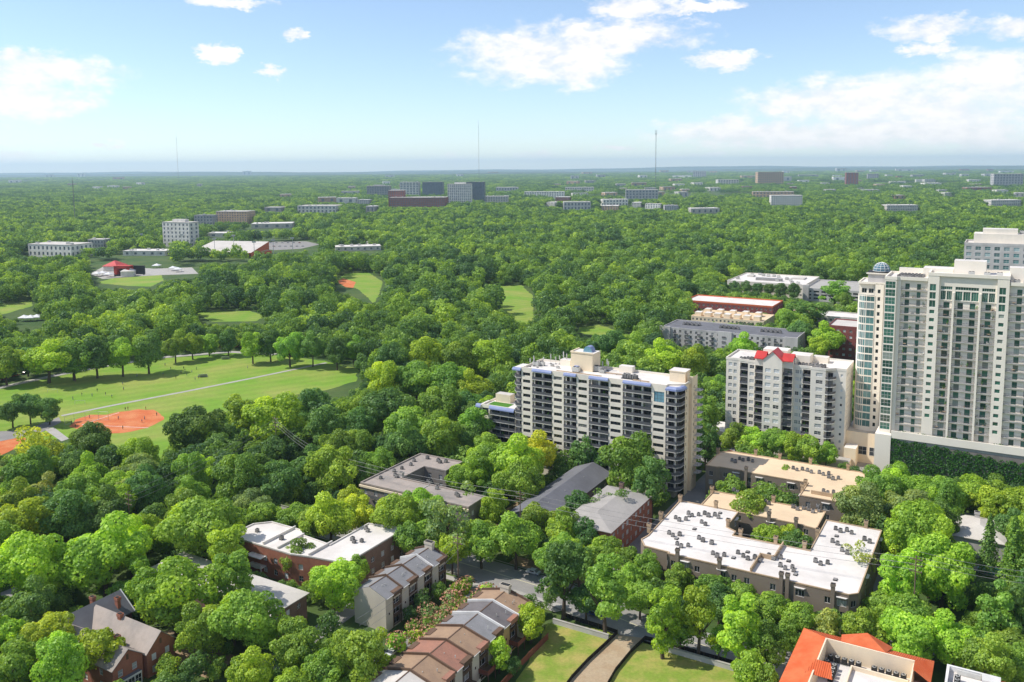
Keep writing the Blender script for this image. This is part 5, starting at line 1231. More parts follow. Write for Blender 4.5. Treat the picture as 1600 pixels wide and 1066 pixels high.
    part('grille', MB().box(2.0, 6.4, 44.3, 44.6, 12.7, 13.7, 'unit_pale'), r)
    part('roof', MB().poly([(10.1, 46, 12.8), (22, 46, 12.8), (22, 40, 15.4), (10.1, 40, 15.4)], 'tile_orange').box(10.1, 22, 34, 45.6, 0, 12.7, 'cream_warm'), r)
    for i in range(4): unit(big, 'air_conditioner', xy(-7.6 + 2.2, 150 + 41.5 - i * 1.5), 12.6, 'dark air conditioner on the lower right corner block, %s from the back' % NTH[i], 'air conditioners on the corner block')
    keep_uv(-9, 20, 140, 197)
tile_block()
r = thing('pool_house', 'small grey stuccoed house with hipped roof among trees below the high-rise', 'house', xy(-11.5, 288.5), GRID)
part('wall', MB().box(0, 14, 0, 19, 0, 5.8, 'stone_grey'), r); part('roof', hip_roof(MB(), 0, 14, 0, 19, 5.8, 2.2, 'roof_pale'), r)
chimney(r, 6.0, 14, 6, 9.4, 'stone_grey', 1.4, 1.2); part('wing', MB().box(2, 14, 19, 24, 0, 4.8, 'stone_grey', 'roof_grey'), r); keep_uv(-13, 4, 286, 314)
p = at(1552, 893); r = thing('swimming_pool', 'small turquoise swimming pool in a gap between dark trees', 'pool', (p.x, p.y, 0), GRID)
part('water', MB().prism([(4.2 * math.cos(a), 3.0 * math.sin(a)) for a in [R(30 * i) for i in range(12)]], .05, .32, 'pool_tile'), r)
part('coping', MB().prism([(5.4 * math.cos(a), 4.1 * math.sin(a)) for a in [R(30 * i) for i in range(12)]], .0, .2, 'concrete'), r)
FOOT.append([(p.x - 6, p.y - 14), (p.x + 6, p.y - 14), (p.x + 6, p.y + 5), (p.x - 6, p.y + 5)])
# ------------------------------------------------------------------ blocks across the district
r = plain_block('slate_roof_block', 'long pale four-storey apartment block with a dark slate-coloured flat roof', -199, -112, 536, 566, 13.6, 'stone_grey', 'roof_dark', 4, 24, 6, 'glass_dark', ww=1.5, wh=1.8, par=.5)
part('gable_end', MB().box(-1.2, 6, -1.0, -.05, 0, 14.6, 'stone_grey').box(80, 88, -1.0, -.05, 0, 14.6, 'stone_grey').box(38, 47, -.9, -.05, 0, 14.4, 'stone_grey'), r)
for i in range(9):
    for z in (4.0, 7.2, 10.3):
        o = link('balcony', balcony_mesh(2.6, -1.2, -.02, .2), r, (8 + i * 8.2, 0, z)); link('railing', rail_mesh(2.5, 1.0, 'rail_dark', False), o, (.05, -1.15, 0))
for (x, n) in ((10, 8), (35, 9), (62, 9)):
    for i in range(n): unit(UNIT, 'air_conditioner', xy(-199 + x + i * 1.5, 536 + 15 + (i % 2) * 1.6), 13.65, 'black air conditioner on the slate-coloured roof, %s in the %s bank' % (ORD[i], {10: 'left', 35: 'middle', 62: 'right'}[x]), 'air conditioners on the slate-coloured roof', s=1.3)
r = plain_block('cream_terrace', 'row of cream flat-roofed terraces with roof boxes behind the slate-roofed block', -203, -150, 608, 640, 9.5, 'cream_warm', 'roof_tan', 3, 18, 4, 'glass_dark', ww=1.4)
for i in range(7): part('roof_box', MB().box(2 + i * 7.2, 6.6 + i * 7.2, 2, 8, 9.5, 12.6, 'cream_warm', 'roof_white'), r)
for i in range(5): part('roof_box', MB().box(4 + i * 9.5, 8 + i * 9.5, 19, 25, 9.5, 12.6, 'cream_warm', 'roof_white'), r)
r = plain_block('red_brick_range', 'long red brick building with a pale roof and red fascia', -227.5, -157, 664, 697, 11.5, 'brick_dark', 'roof_white', 3, 20, 6, 'glass_dark', ww=1.6, par=.9, parm='tile_orange')
r = plain_block('white_roof_hall', 'broad pale commercial building under a large flat white roof', -231, -160, 795, 861, 12, 'cream', 'roof_white', 2, 10, 6, 'glass_dark', ww=2.0, par=.8)
part('roof_plant', MB().box(22, 46, 18, 23, 12, 14.4, 'unit_grey', 'roof_grey').box(8, 14, 40, 48, 12, 13.4, 'roof_pale').box(50, 62, 40, 52, 12, 13.2, 'roof_pale'), r)
for i in range(12): unit(BIGUNIT, 'roof_unit', xy(-226 + i * 5.3, 797 + rnd.uniform(4, 58)), 12.02, 'grey plant unit on the large flat white roof, %s' % ORD[i], 'plant units on the large white roof', s=1.2, cat='roof unit')
r = plain_block('parking_deck', 'grey concrete parking deck beside the large white roof', -158, -112, 785, 850, 10.5, 'stone_grey', 'concrete', 3, 7, 6, 'glass_dark', ww=4.6, wh=1.6, par=1.0, far=True)
part('stair_tower', MB().box(-1, 4, -4, -.1, 0, 14.5, 'stone_grey', 'roof_pale'), r)
plain_block('white_annex', 'small white three-storey building with a pale roof left of the globe tower', -121, -93, 645, 668, 10.5, 'far_pale', 'roof_white', 3, 7, 3, 'glass_dark', ww=2.0, par=.8)
plain_block('dark_brick_block', 'dark red brick block with white windows left of the globe tower', -97, -78, 556, 582, 20, 'brick_dark', 'roof_pale', 5, 5, 3, 'glass_blinds', ww=1.6, par=.7)
plain_block('corner_brick_house', 'small red brick building among trees behind the cream terraces', -145, -128, 664, 684, 9.5, 'brick_dark', 'roof_tan', 3, 4, 3, 'glass_blinds', ww=1.4)
plain_block('white_flat_house', 'small white flat-roofed house above the large white roof', -262, -246, 905, 925, 8, 'far_pale', 'roof_white', 2, 3, 2, 'glass_dark', ww=1.4)
def depth_h(px, py, P): 
    a, b = (px - 800) / FPX, -(py - PPY) / FPX
    x, y = a * _cr + b * _sr, -a * _sr + b * _cr
    d = (x, _c + y * _s, -_s + y * _c); return CAM_H + d[2] * P.y / d[1]
def far_block(name, label, cx, yb, wpx, yt, depth, wall, roof, floors, nf, rot=-.12, group=None, glass='tower_glassy', wfrac=.45, top=None):
    if floors == 1: nf, wfrac = max(2, nf // 2), .3
    P = at(cx, yb); k = P.y / FPX; W_ = wpx * k; h = max(3.5, depth_h(cx, yt, P))
    r = thing(name, label, 'building', (P.x, P.y, 0), rot, group)
    b = MB(); fh = (h - 1) / max(1, floors); holes = []
    if floors:
        st = W_ / nf
        holes = [(st * (i + .5 - wfrac / 2), st * (i + .5 + wfrac / 2), .8 + fh * j + fh * .22, .8 + fh * j + fh * .78, .6) for i in range(nf) for j in range(floors)]
        ns = max(1, int(nf * depth / W_)); st = depth / ns
        hs = [(st * (i + .5 - wfrac / 2), st * (i + .5 + wfrac / 2), .8 + fh * j + fh * .22, .8 + fh * j + fh * .78, .6) for i in range(ns) for j in range(floors)]
        part('glazing', MB().box(-W_ / 2 + .6, W_ / 2 - .6, .6, depth - .6, .2, h - .6, glass), r)
    else: hs = []
    b.panel(-W_ / 2, 0, 1, 0, W_, 0, h, holes, .6, wall); b.panel(W_ / 2, 0, 0, 1, depth, 0, h, hs, .6, wall)
    b.panel(W_ / 2, depth, -1, 0, W_, 0, h, [], .1, wall); b.panel(-W_ / 2, depth, 0, -1, depth, 0, h, hs, .6, wall)
    part('wall', b, r)
    part('roof', MB().box(-W_ / 2 - .3, W_ / 2 + .3, -.3, depth + .3, h, h + .9, wall if roof == wall else roof, roof), r)
    if not top and W_ > 20:
        q = MB()
        for k in range(max(2, int(W_ / 12))):
            x = fr0.uniform(-W_ / 2 + 2, W_ / 2 - 5); y = fr0.uniform(2, max(3, depth - 8)); q.box(x, x + fr0.uniform(2, 5), y, y + fr0.uniform(2, 5), h + .9, h + fr0.uniform(1.8, 3.4), 'unit_pale')
        q = part('roof_plant', q, r); q['kind'] = 'stuff'
    if top: part('penthouse', MB().box(-W_ * .22, W_ * .25, depth * .3, depth * .7, h + .9, h + .9 + top, wall, roof), r)
    FOOT.append([(P.x + x, P.y + y) for x, y in ((-W_ / 2 - 4, -6 - abs(rot) * W_ / 2), (W_ / 2 + 4, -6 - abs(rot) * W_ / 2), (W_ / 2 + 4, depth + 5), (-W_ / 2 - 4, depth + 5))])
    VIEW.append((cx - wpx / 2, cx + wpx / 2, P.y, h, yt, yb))
    return r
VIEW = []; fr0 = random.Random(4)
far_block('white_tower_block', 'six-storey white concrete building standing alone left of centre in mid distance', 276, 386, 52, 348, 22, 'far_pale', 'roof_pale', 6, 7, -.35, top=4, wfrac=.38)
far_block('brown_frame_block', 'brown building under construction behind the white concrete building', 362, 350, 52, 331, 40, 'far_tan', 'roof_pale', 5, 12, -.2)
far_block('grey_low_block', 'low grey building to the right of the white concrete building', 318, 352, 30, 337, 25, 'far_grey', 'roof_grey', 3, 6)
far_block('white_depot', 'long low depot with curved white roof beyond the parking lot', 425, 357, 62, 350, 45, 'far_pale', 'roof_white', 1, 8, .15)
far_block('white_store', 'bright flat-roofed store to the left of the depot', 342, 371, 36, 365, 30, 'far_pale', 'roof_white', 1, 5)
far_block('shopping_block', 'group of pale shops on the slope right of the depot', 495, 333, 62, 322, 60, 'far_pale', 'roof_pale', 2, 10)
far_block('long_shop', 'low white building at the edge of the park trees, left of centre', 560, 392, 70, 386, 28, 'far_pale', 'roof_white', 1, 14, .22)
far_block('pale_warehouse', 'pale grey warehouse with shallow roof at far left', 78, 402, 84, 383, 40, 'far_pale', 'roof_pale', 2, 10, -.3)
far_block('small_office', 'small pale office between the warehouse and white concrete building', 150, 388, 26, 375, 20, 'far_grey', 'roof_pale', 2, 5)
far_block('clinic', 'low white-roofed clinic in front of the white concrete building', 225, 400, 70, 393, 28, 'far_pale', 'roof_white', 1, 10)
M_B = 'market buildings in the distance'
far_block('brick_market', 'long dark red brick market hall in the far centre', 652, 327, 88, 309, 60, 'market_brick', 'roof_pale', 5, 26, -.1, wfrac=.5)
far_block('brick_market_tower', 'squat brick tower rising from the left of the market hall', 619, 326.5, 24, 298, 30, 'market_brick', 'roof_pale', 8, 7, -.1)
far_block('white_glass_tower', 'white and dark glass tower behind the brick market hall', 640, 312, 30, 285, 30, 'far_pale', 'roof_pale', 10, 6, -.1, wfrac=.7)
far_block('blue_glass_tower', 'dark blue glass tower right of the white one behind the market hall', 676, 312, 32, 285, 34, 'tower_glassy', 'roof_grey', 9, 8, -.1, wfrac=.8)
far_block('slab_tower', 'pale slab tower with vertical strips in the far centre', 718, 324, 37, 288, 26, 'far_pale', 'roof_pale', 14, 12, -.1, wfrac=.62, top=5)
far_block('dark_tower', 'near-black tower directly behind the pale slab tower', 743, 321, 28, 285, 32, 'tower_glassy', 'roof_dark', 14, 9, -.1, wfrac=.7)
far_block('stepped_glass_block', 'grey glass office block at the left of the market group', 591, 312, 36, 291, 30, 'far_grey', 'roof_pale', 7, 9, -.1, wfrac=.75, top=4)
far_block('domed_hall', 'pale low hall between the glass office and the white tower', 617, 309, 14, 296, 20, 'far_pale', 'roof_white', 3, 4)
far_block('white_flats', 'white four-storey flats right of the near-black tower', 776, 318, 36, 307, 26, 'far_pale', 'roof_white', 4, 9)
far_block('roof_deck_block', 'dark block with white roof structures beyond the white flats', 792, 303, 34, 293, 40, 'far_grey', 'roof_white', 2, 8)
for nm, lb, cx, yb, w, yt, wl, fl, n in [
    ('row_flats', 'long pale terraced flats stepping along the ridge right of the market', 850, 310, 62, 300, 'far_pale', 3, 16),
    ('ridge_flats', 'pale flats at the right end of the ridge beyond the market', 905, 303, 44, 293, 'far_pale', 3, 12),
    ('grey_works', 'grey-roofed works in the trees right of centre', 902, 329, 42, 316, 'far_grey', 2, 8),
    ('long_white_works', 'long white-roofed works below the far grey block', 962, 322, 40, 312, 'far_pale', 2, 8),
    ('far_grey_block', 'grey block of flats right of centre in the distance', 1003, 315, 50, 297, 'far_grey', 4, 10),
    ('white_school', 'low white school with a wide roof right of centre', 1102, 334, 46, 326, 'far_pale', 1, 10),
    ('hill_flats', 'cluster of white flats left of the tan hospital', 1138, 292, 34, 281, 'far_pale', 3, 8),
    ('tan_hospital', 'large tan hospital block on the right skyline', 1204, 292, 42, 269, 'far_tan', 7, 12),
    ('white_hotel', 'white seven-storey hotel right of centre', 1229, 325, 47, 306, 'far_pale', 6, 14),
    ('brown_hotel_annex', 'brown low building behind the white hotel', 1208, 309, 62, 300, 'far_tan', 2, 12),
    ('brown_tower', 'dark brown tower with pale edges on the right skyline', 1331, 294, 18, 270, 'market_brick', 10, 4),
    ('grey_tower', 'small grey tower right of the dark brown tower', 1364, 283, 16, 272, 'far_grey', 5, 5),
    ('skyline_block', 'dark flat block near the skyline above the white flats', 1093, 280, 20, 268, 'far_grey', 5, 6),
    ('long_school', 'long pale school building among trees at right', 1410, 330, 48, 321, 'far_pale', 2, 18),
    ('east_flats', 'pale flats at the right edge of the picture in the distance', 1572, 322, 50, 313, 'far_pale', 2, 16),
    ('red_shed', 'long red-roofed shed near the right edge', 1530, 300, 40, 293, 'market_brick', 1, 8),
    ('stadium_block', 'grey cluster of towers at the far right skyline', 1575, 296, 44, 272, 'far_grey', 6, 10)]:
    far_block(nm, lb, cx, yb, w, yt, 35, wl, 'roof_white' if wl == 'far_pale' else 'roof_pale', fl, n, rnd.uniform(-.3, .15))
fr = random.Random(21); FB = []
for i in range(150):
    if i < 110: cx, yb = fr.uniform(880, 1600), 268 + 44 * fr.random() ** 1.5
    elif i < 126: cx, yb = fr.uniform(420, 620), fr.uniform(300, 335)
    else: cx, yb = fr.uniform(0, 800), fr.uniform(273, 300)
    if any(v[0] - 14 < cx < v[1] + 14 and abs(v[5] - yb) < 7 for v in VIEW): continue
    w = fr.uniform(10, 30) * (0.6 if i >= 126 else 1); m = fr.choice(['far_pale', 'far_pale', 'far_grey', 'far_tan'])
    FB.append(far_block('far_building', {'far_pale': 'tiny pale building', 'far_grey': 'tiny grey building', 'far_tan': 'tiny tan building'}[m] + (' among the hazy trees near the left skyline' if cx < 420 else ' among the hazy trees near the central skyline' if cx < 900 else ' in the hazy town right of centre' if cx < 1250 else ' in the hazy town near the right skyline'), cx, yb, w, yb - fr.uniform(3.5, 6.5) - (yb - 262) * .05, 40, m, 'roof_white' if fr.random() < .6 else 'roof_pale', 1, 5, fr.uniform(-.4, .3), 'small buildings near the skyline'))
for (x0, x1, y0, y1, n, w0, w1, place) in ((840, 1060, 292, 330, 26, 10, 26, 'on the ridge right of the market towers'), (1075, 1260, 276, 302, 18, 8, 22, 'round the tan hospital'), (1270, 1440, 270, 300, 16, 8, 22, 'round the dark brown tower'), (1440, 1600, 266, 312, 34, 10, 30, 'at the far right edge'), (455, 570, 318, 336, 9, 12, 24, 'left of the brick market hall')):
    for i in range(n):
        cx, yb = fr.uniform(x0, x1), fr.uniform(y0, y1); w = fr.uniform(w0, w1) * (.5 + (yb - 262) / 90)
        if any(v[0] - 3 < cx + w / 2 and cx - w / 2 < v[1] + 3 and abs(v[5] - yb) < 4 for v in VIEW): continue
        m = fr.choice(['far_pale', 'far_pale', 'far_pale', 'far_tan', 'far_grey', 'market_brick'])
        FB.append(far_block('far_building', '%s low building %s' % ({'far_pale': 'pale', 'far_grey': 'grey', 'far_tan': 'tan', 'market_brick': 'brick red'}[m], place), cx, yb, w, yb - fr.uniform(2.5, 5.0) - (yb - 262) * .05, fr.uniform(25, 50), m, fr.choice(['roof_white', 'roof_white', 'roof_pale', 'roof_grey']), fr.choice((1, 2, 3)), 6, fr.uniform(-.5, .3), 'low town buildings in the distance'))
FC = {}
for r in FB: FC.setdefault(r['label'], []).append(r)
for lst in FC.values():
    lst.sort(key=lambda r: r.location.x / r.location.y)
    for i, r in enumerate(lst):
        if len(lst) > 1: r['label'] += ', ' + (ORD[i] if i < len(ORD) else 'far right')
# houses showing through the neighbourhood trees
for (px, py, w, rf, lb) in [(1135, 412, 9, 'roof_pale', 'pale grey house roof among trees left of the large white roof'), (1178, 398, 10, 'roof_grey', 'grey house roof peeping through trees right of centre'), (948, 392, 8, 'roof_white', 'white house among the dense trees right of centre'), (930, 420, 11, 'roof_pale', 'grey-roofed house beside the bright tree right of centre'), (985, 388, 8, 'roof_white', 'small white gazebo-like house in the right-hand woods'), (777, 408, 13, 'metal_red', 'house with red roof in the woods near the picture centre'), (1215, 412, 9, 'shingle_red', 'reddish house roof left of the globe tower'), (1145, 385, 10, 'roof_grey', 'grey roof deep in the woods right of centre')]:
    P = at(px, py); k = P.y / FPX; W_ = w * k * 1.5
    r = thing('house', lb, 'house', (P.x, P.y, 0), GRID + rnd.uniform(-.2, .2))
    part('wall', MB().box(0, W_, 0, 9, 0, 6.5, 'far_pale'), r); part('roof', hip_roof(MB(), 0, W_, 0, 9, 6.5, 3.2, rf), r)
    for i in range(3): link('window', win_mesh(1.4, 1.6, 2, 2, 'glass_dark', 'white_trim'), r, (W_ * (i + .5) / 3.4, -.05, 3.2))
    FOOT.append([(P.x - 8, P.y - 24), (P.x + W_ + 8, P.y - 24), (P.x + W_ + 8, P.y + 12), (P.x - 8, P.y + 12)])
hr = random.Random(17); HM = []; HC = {}
for rf in ('roof_pale', 'roof_grey', 'shingle_brown', 'roof_white', 'shingle_red'):
    HM.append((MB().box(-7, 7, -5, 5, 0, 6, 'far_pale').mesh('wall'), hip_roof(MB(), -7, 7, -5, 5, 6, 3.4, rf).mesh('roof')))
for i in range(95):
    Y = hr.uniform(900, 3000); X = Y * hr.uniform(-.6, .6); k = hr.randrange(5); px, py = proj(X, Y, 6)
    if any(v[0] - 6 < px < v[1] + 6 and v[4] - 4 < py < v[5] + 6 for v in VIEW) or (X > 60 and Y < 1000): continue
    zone = 'left' if px < 530 else 'middle' if px < 1060 else 'right'
    r = thing('far_house', 'small house with %s roof peeping out of the far woods at %s' % (['pale', 'grey', 'brown', 'white', 'reddish'][k], zone), 'house', (X, Y, 0), hr.uniform(0, 3.1), 'houses peeping out of the far woods')
    link('wall', HM[k][0], r); link('roof', HM[k][1], r); HC.setdefault(r['label'], []).append((px, r))
    d = Y * .016; FOOT.append([(X - 10, Y - d), (X + 10, Y - d), (X + 10, Y + 9), (X - 10, Y + 9)])
for lst in HC.values():
    lst.sort(key=lambda q: q[0])
    for i, (_, r) in enumerate(lst):
        if len(lst) > 1: r['label'] += ', ' + ORD[i]
# grandstand with orange front and tilted roof
A, B_ = at(300, 402), at(388, 404)
r = thing('grandstand', 'grandstand with tilted pale grey roof above an orange wall', 'grandstand', A, math.atan2((B_ - A).y, (B_ - A).x))
Lg = (B_ - A).length
part('wall', MB().box(0, Lg, 8, 60, 0, 5, 'tile_orange').box(0, Lg, 0, 8, 0, 2.5, 'lawn'), r)
part('roof', MB().poly([(-4, 4, 7.5), (Lg + 3, 2, 7.5), (Lg - 10, 70, 17), (-12, 70, 17)], 'roof_pale').poly([(-4, 4, 6.6), (Lg + 3, 2, 6.6), (Lg + 3, 2, 7.5), (-4, 4, 7.5)], 'tile_orange').poly([(Lg + 3, 2, 0), (Lg - 10, 70, 0), (Lg - 10, 70, 17), (Lg + 3, 2, 7.5)], 'tile_orange'), r)
part('seating', MB().box(2, Lg - 4, 9, 62, 5, 6.4, 'far_tan'), r)
FOOT.append([(A.x - 15, A.y - 20), (B_.x + 8, B_.y - 20), (B_.x + 4, B_.y + 75), (A.x - 20, A.y + 75)])
for i, (px, yb, yt) in enumerate([(303, 403, 372), (336, 400, 372), (366, 398, 367), (398, 410, 377), (428, 412, 374), (458, 405, 371), (285, 392, 366), (222, 388, 365)]):
    P = at(px, yb); h = depth_h(px, yt, P)
    m = MB().frustum(0, 0, 0, h, .5, .3, 6, 'metal_pale').box(-2.6, 2.6, -.5, .5, h - 2.2, h, 'metal_pale')
    o = thing('floodlight', 'tall floodlight mast by the grandstand, %s' % ['first from left of the near row', 'second from left', 'third from left', 'fourth from left', 'fifth from left', 'rightmost', 'behind the clinic', 'leftmost, beside the clinic'][i], 'floodlight', P)
    part('pole', MB().frustum(0, 0, 0, h, .45, .3, 6, 'metal_pale'), o); part('lamp_head', MB().box(-2.4, 2.4, -.5, .5, h - 2.0, h, 'metal_pale'), o)
# event ground: stage, pavilion, tents
P = at(172, 424); r = thing('red_pavilion', 'pavilion with bright red roof beside the event stage', 'pavilion', P, -.2)
part('wall', MB().box(-9, 9, 0, 20, 0, 6, 'far_pale'), r); part('roof', hip_roof(MB(), -9, 9, 0, 20, 6, 6, 'metal_red', 1.0), r)
P2 = at(190, 432); r = thing('stage', 'red and dark event stage with open front on the far lawn', 'stage', P2, -.1)
part('platform', MB().box(-9, 9, 0, 12, 0, 2, 'unit_dark'), r); part('canopy', MB().box(-9, -6, 0, 10, 2, 11, 'stage_red').box(6, 9, 0, 10, 2, 11, 'stage_red').box(-9, 9, 0, 10, 9, 12, 'stage_red').box(-6, 6, 9, 10, 2, 9, 'unit_dark'), r)
P3 = at(217, 430); r = thing('screen_tower', 'dark event screen tower right of the red stage', 'screen', P3, -.1)
part('panel', MB().box(-7, 7, 0, 2, 1, 11, 'unit_dark'), r); part('leg', MB().box(-6, -5, 0, 2, 0, 1, 'metal_pale').box(5, 6, 0, 2, 0, 1, 'metal_pale'), r)
FOOT.append([tuple(at(x, y)[:2]) for x, y in ((140, 446), (262, 446), (310, 432), (262, 414), (150, 408))])
tent = MB().box(-2.9, 2.9, -2.9, 2.9, 2.4, 2.7, 'tent_white').poly([(-2.9, -2.9, 2.7), (2.9, -2.9, 2.7), (0, 0, 4.4)], 'tent_white').poly([(2.9, -2.9, 2.7), (2.9, 2.9, 2.7), (0, 0, 4.4)], 'tent_white').poly([(2.9, 2.9, 2.7), (-2.9, 2.9, 2.7), (0, 0, 4.4)], 'tent_white').poly([(-2.9, 2.9, 2.7), (-2.9, -2.9, 2.7), (0, 0, 4.4)], 'tent_white')
for x in (-2.8, 2.7):
    for y in (-2.8, 2.7): tent.box(x, x + .1, y, y + .1, 0, 2.4, 'metal_pale')
tent = tent.mesh('tent')
for i, (px, py) in enumerate([(152, 432), (160, 431), (170, 433), (270, 423), (278, 425), (245, 419)]):
    tag(link('tent', tent, None, at(px, py), rnd.uniform(-.3, .3), (1.5, 1.5, 1.3)), 'white pop-up tent by the event stage, %s' % ORD[sorted((152, 160, 170, 270, 278, 245)).index(px)], 'tent', 'event tents')
for i, (px, py) in enumerate([(38, 502), (48, 502), (58, 501)]):
    tag(link('tent', tent, None, at(px, py), .1, (1.3, 1.3, 1.2)), 'white marquee at far left, %s of three side by side' % ['left one', 'middle one', 'right one'][i], 'tent', 'marquees at far left')
FOOT.append([tuple(at(x, y)[:2]) for x, y in ((28, 512), (68, 512), (68, 494), (28, 494))])
# radio masts
for (px, D, yt, lb, w) in [(750, 4300, 187, 'tallest thin radio mast above the market towers at picture centre', .9), (1023, 4500, 203, 'thick pale radio mast right of centre on the skyline', 1.6), (285, 5200, 208, 'faint thin radio mast on the left skyline', .6), (121, 1850, 277, 'dark lattice mast standing in the woods at far left', .7)]:
    d = at(px, 400); X = d.x * D / d.y; P = Vector((X, D, 0)); h = depth_h(px, yt, P)
    r = thing('radio_mast', lb, 'mast', P)
    m = MB()
    for a in range(3):
        m.tube([(w * math.cos(R(120 * a)), w * math.sin(R(120 * a)), 0), (w * math.cos(R(120 * a)), w * math.sin(R(120 * a)), h * .93)], .35 * w, 4, 'unit_grey')
    n = int(h / (w * 7))
    for i in range(n): m.tube([(w * math.cos(R(120 * (i % 3))), w * math.sin(R(120 * (i % 3))), h * .93 * i / n), (w * math.cos(R(120 * ((i + 1) % 3))), w * math.sin(R(120 * ((i + 1) % 3))), h * .93 * (i + 1) / n)], .2 * w, 4, 'unit_grey')
    part('lattice', m, r); part('antenna', MB().frustum(0, 0, h * .93, h, .5 * w, .2 * w, 6, 'unit_grey'), r)
    if px == 1023: part('crown', MB().box(-4.5, -3.5, -.6, .6, h * .93, h * 1.0, 'unit_grey').box(3.5, 4.5, -.6, .6, h * .93, h, 'unit_grey').box(-4.5, 4.5, -.6, .6, h * .925, h * .935, 'unit_grey'), r)

# ------------------------------------------------------------------ poles and wires
def pole(px, py, h, lb, arms=2, m='wood_pole', pos=None):
    P = pos if pos is not None else at(px, py); r = thing('utility_pole', lb, 'utility pole', P, GRID)
    part('post', MB().frustum(0, 0, 0, h, .20, .13, 8, m), r)
    for k in range(arms):
        part('crossarm', MB().box(-1.5, 1.5, -.08, .08, h - 1.2 - k * 1.6, h - 1.0 - k * 1.6, m).box(-1.4, -1.3, -.05, .05, h - 1.0 - k * 1.6, h - .75 - k * 1.6, 'unit_pale').box(1.3, 1.4, -.05, .05, h - 1.0 - k * 1.6, h - .75 - k * 1.6, 'unit_pale').box(-.05, .05, -.05, .05, h - 1.0 - k * 1.6, h - .75 - k * 1.6, 'unit_pale'), r)
    return P, h
PA = pole(433, 724, 20, 'bare wooden pole carrying wires at the edge of the ball field trees', 3)
PB = pole(0, 0, 20.5, 'brown pole in front of the slate grey gabled roof', 2, pos=xy(-128, 222))
PC = pole(0, 0, depth_h(1432, 868, at(1426, 988)), 'rust brown pole beside the white-roofed court at right', 3, pos=at(1426, 988))
PD = pole(0, 0, 17, 'dark pole by the end of the shorter townhouse row', 2, pos=xy(-131.5, 192.5))
PE = pole(0, 0, 18, 'pole half sunk in dark trees at left with many wires', 3, pos=at(205, 852))
PF = pole(0, 0, 17, 'pole with transformer below the wires near the brown flat roof', 2, pos=at(512, 775))
def wire(A, za, B2, zb, label, n=3, sag=1.5):
    for k in range(n):
        m = MB(); a = Vector((A.x, A.y, za - k * 1.5)); b = Vector((B2.x, B2.y, zb - k * 1.5)); o = Vector((GU[0], GU[1], 0)) * (k - 1) * .6
        pts = [a.lerp(b, t / 12) + o - Vector((0, 0, 4 * sag * (t / 12) * (1 - t / 12))) for t in range(13)]
        m.tube(pts, .045, 4, 'wire')
        tag(link('power_line', m.mesh('power_line'), None), label % ['upper', 'middle', 'lower'][k], 'wire', 'overhead wires')
wire(PB[0], 20, PC[0], 20, '%s sagging wire between the gabled-roof pole and the white-court pole')
wire(PC[0], 22, at(1720, 1010), 18, '%s wire running right from the white-court pole')
wire(PA[0], 19, PF[0], 16.5, '%s wire from the ball field pole down to the transformer pole')
wire(PF[0], 16.5, PB[0], 20, '%s wire from the transformer pole to the gabled-roof pole')
wire(PE[0], 17.5, PA[0], 18.5, '%s wire from the dark left trees to the ball field pole')
wire(PD[0], 16, xy(-131.5, 150), 12, '%s wire along the flowering shrubs between the townhouse rows')
# ------------------------------------------------------------------ fences on the vacant lot
def fence(pts, h, m, lb, name='silt_fence', step=2.4):
    r = thing(name, lb, 'fence', pts[0]); o = pts[0]
    for i in range(len(pts) - 1):
        a, b = pts[i] - o, pts[i + 1] - o; d = (b - a).normalized(); nrm = Vector((-d.y, d.x, 0)) * .03
        part('panel', MB().poly([a - nrm, b - nrm, b - nrm + Vector((0, 0, h)), a - nrm + Vector((0, 0, h))], m).poly([a + nrm, b + nrm, b + nrm + Vector((0, 0, h)), a + nrm + Vector((0, 0, h))], m).poly([a - nrm + Vector((0, 0, h)), b - nrm + Vector((0, 0, h)), b + nrm + Vector((0, 0, h)), a + nrm + Vector((0, 0, h))], m), r)
        n = max(1, int((b - a).length / step))
        for k in range(n):
            q = a.lerp(b, k / n); part('post', MB().box(q.x - .05, q.x + .05, q.y - .05, q.y + .05, 0, h + .15, 'wood_pole'), r)
    return r
fence([at(*p) for p in ((880, 963), (905, 972), (935, 981), (965, 991), (945, 1010), (918, 1035), (893, 1062), (880, 1080))], 1.15, 'fence_black', 'black silt fence along the left side of the gravel track')
fence([at(*p) for p in ((1150, 1040), (1100, 1026), (1055, 1012), (1008, 1000), (985, 1022), (962, 1050), (945, 1080))], 1.15, 'fence_black', 'black silt fence along the right side of the gravel track and lot')
fence([xy(*p) for p in ((-97.5, 183), (-97.5, 170), (-97, 155), (-97, 140))], 1.8, 'fence_red', 'reddish brown board fence behind the longer townhouse row', 'board_fence')
rt = thing('retaining_wall', 'low grey stone retaining wall between the street and the vacant lot', 'wall', xy(-100, 190.2), GRID)
part('wall', MB().box(0, 16, 0, .5, 0, 1.3, 'stone_grey').box(0, 16, -.05, .55, 1.3, 1.42, 'concrete'), rt); part('wall', MB().box(28, 52, 2.2, 2.7, 0, 1.3, 'stone_grey').box(28, 52, 2.15, 2.75, 1.3, 1.42, 'concrete'), rt)
# backstop and benches at the ball field
r = thing('backstop', 'chain-link backstop frame behind home plate on the orange infield', 'backstop', at(126, 662)); bk = MB()
arcp = [(-6, -3), (-4, 2.0), (0, 4.5), (6, 5.5), (11, 5)]
for i, p in enumerate(arcp): part('post', MB().frustum(p[0], p[1], 0, 4.2, .07, .07, 6, 'metal_pale'), r)
for z in (.2, 2.1, 4.2): bk.tube([(*p, z) for p in arcp], .05, 4, 'metal_pale')
part('rail', bk, r)
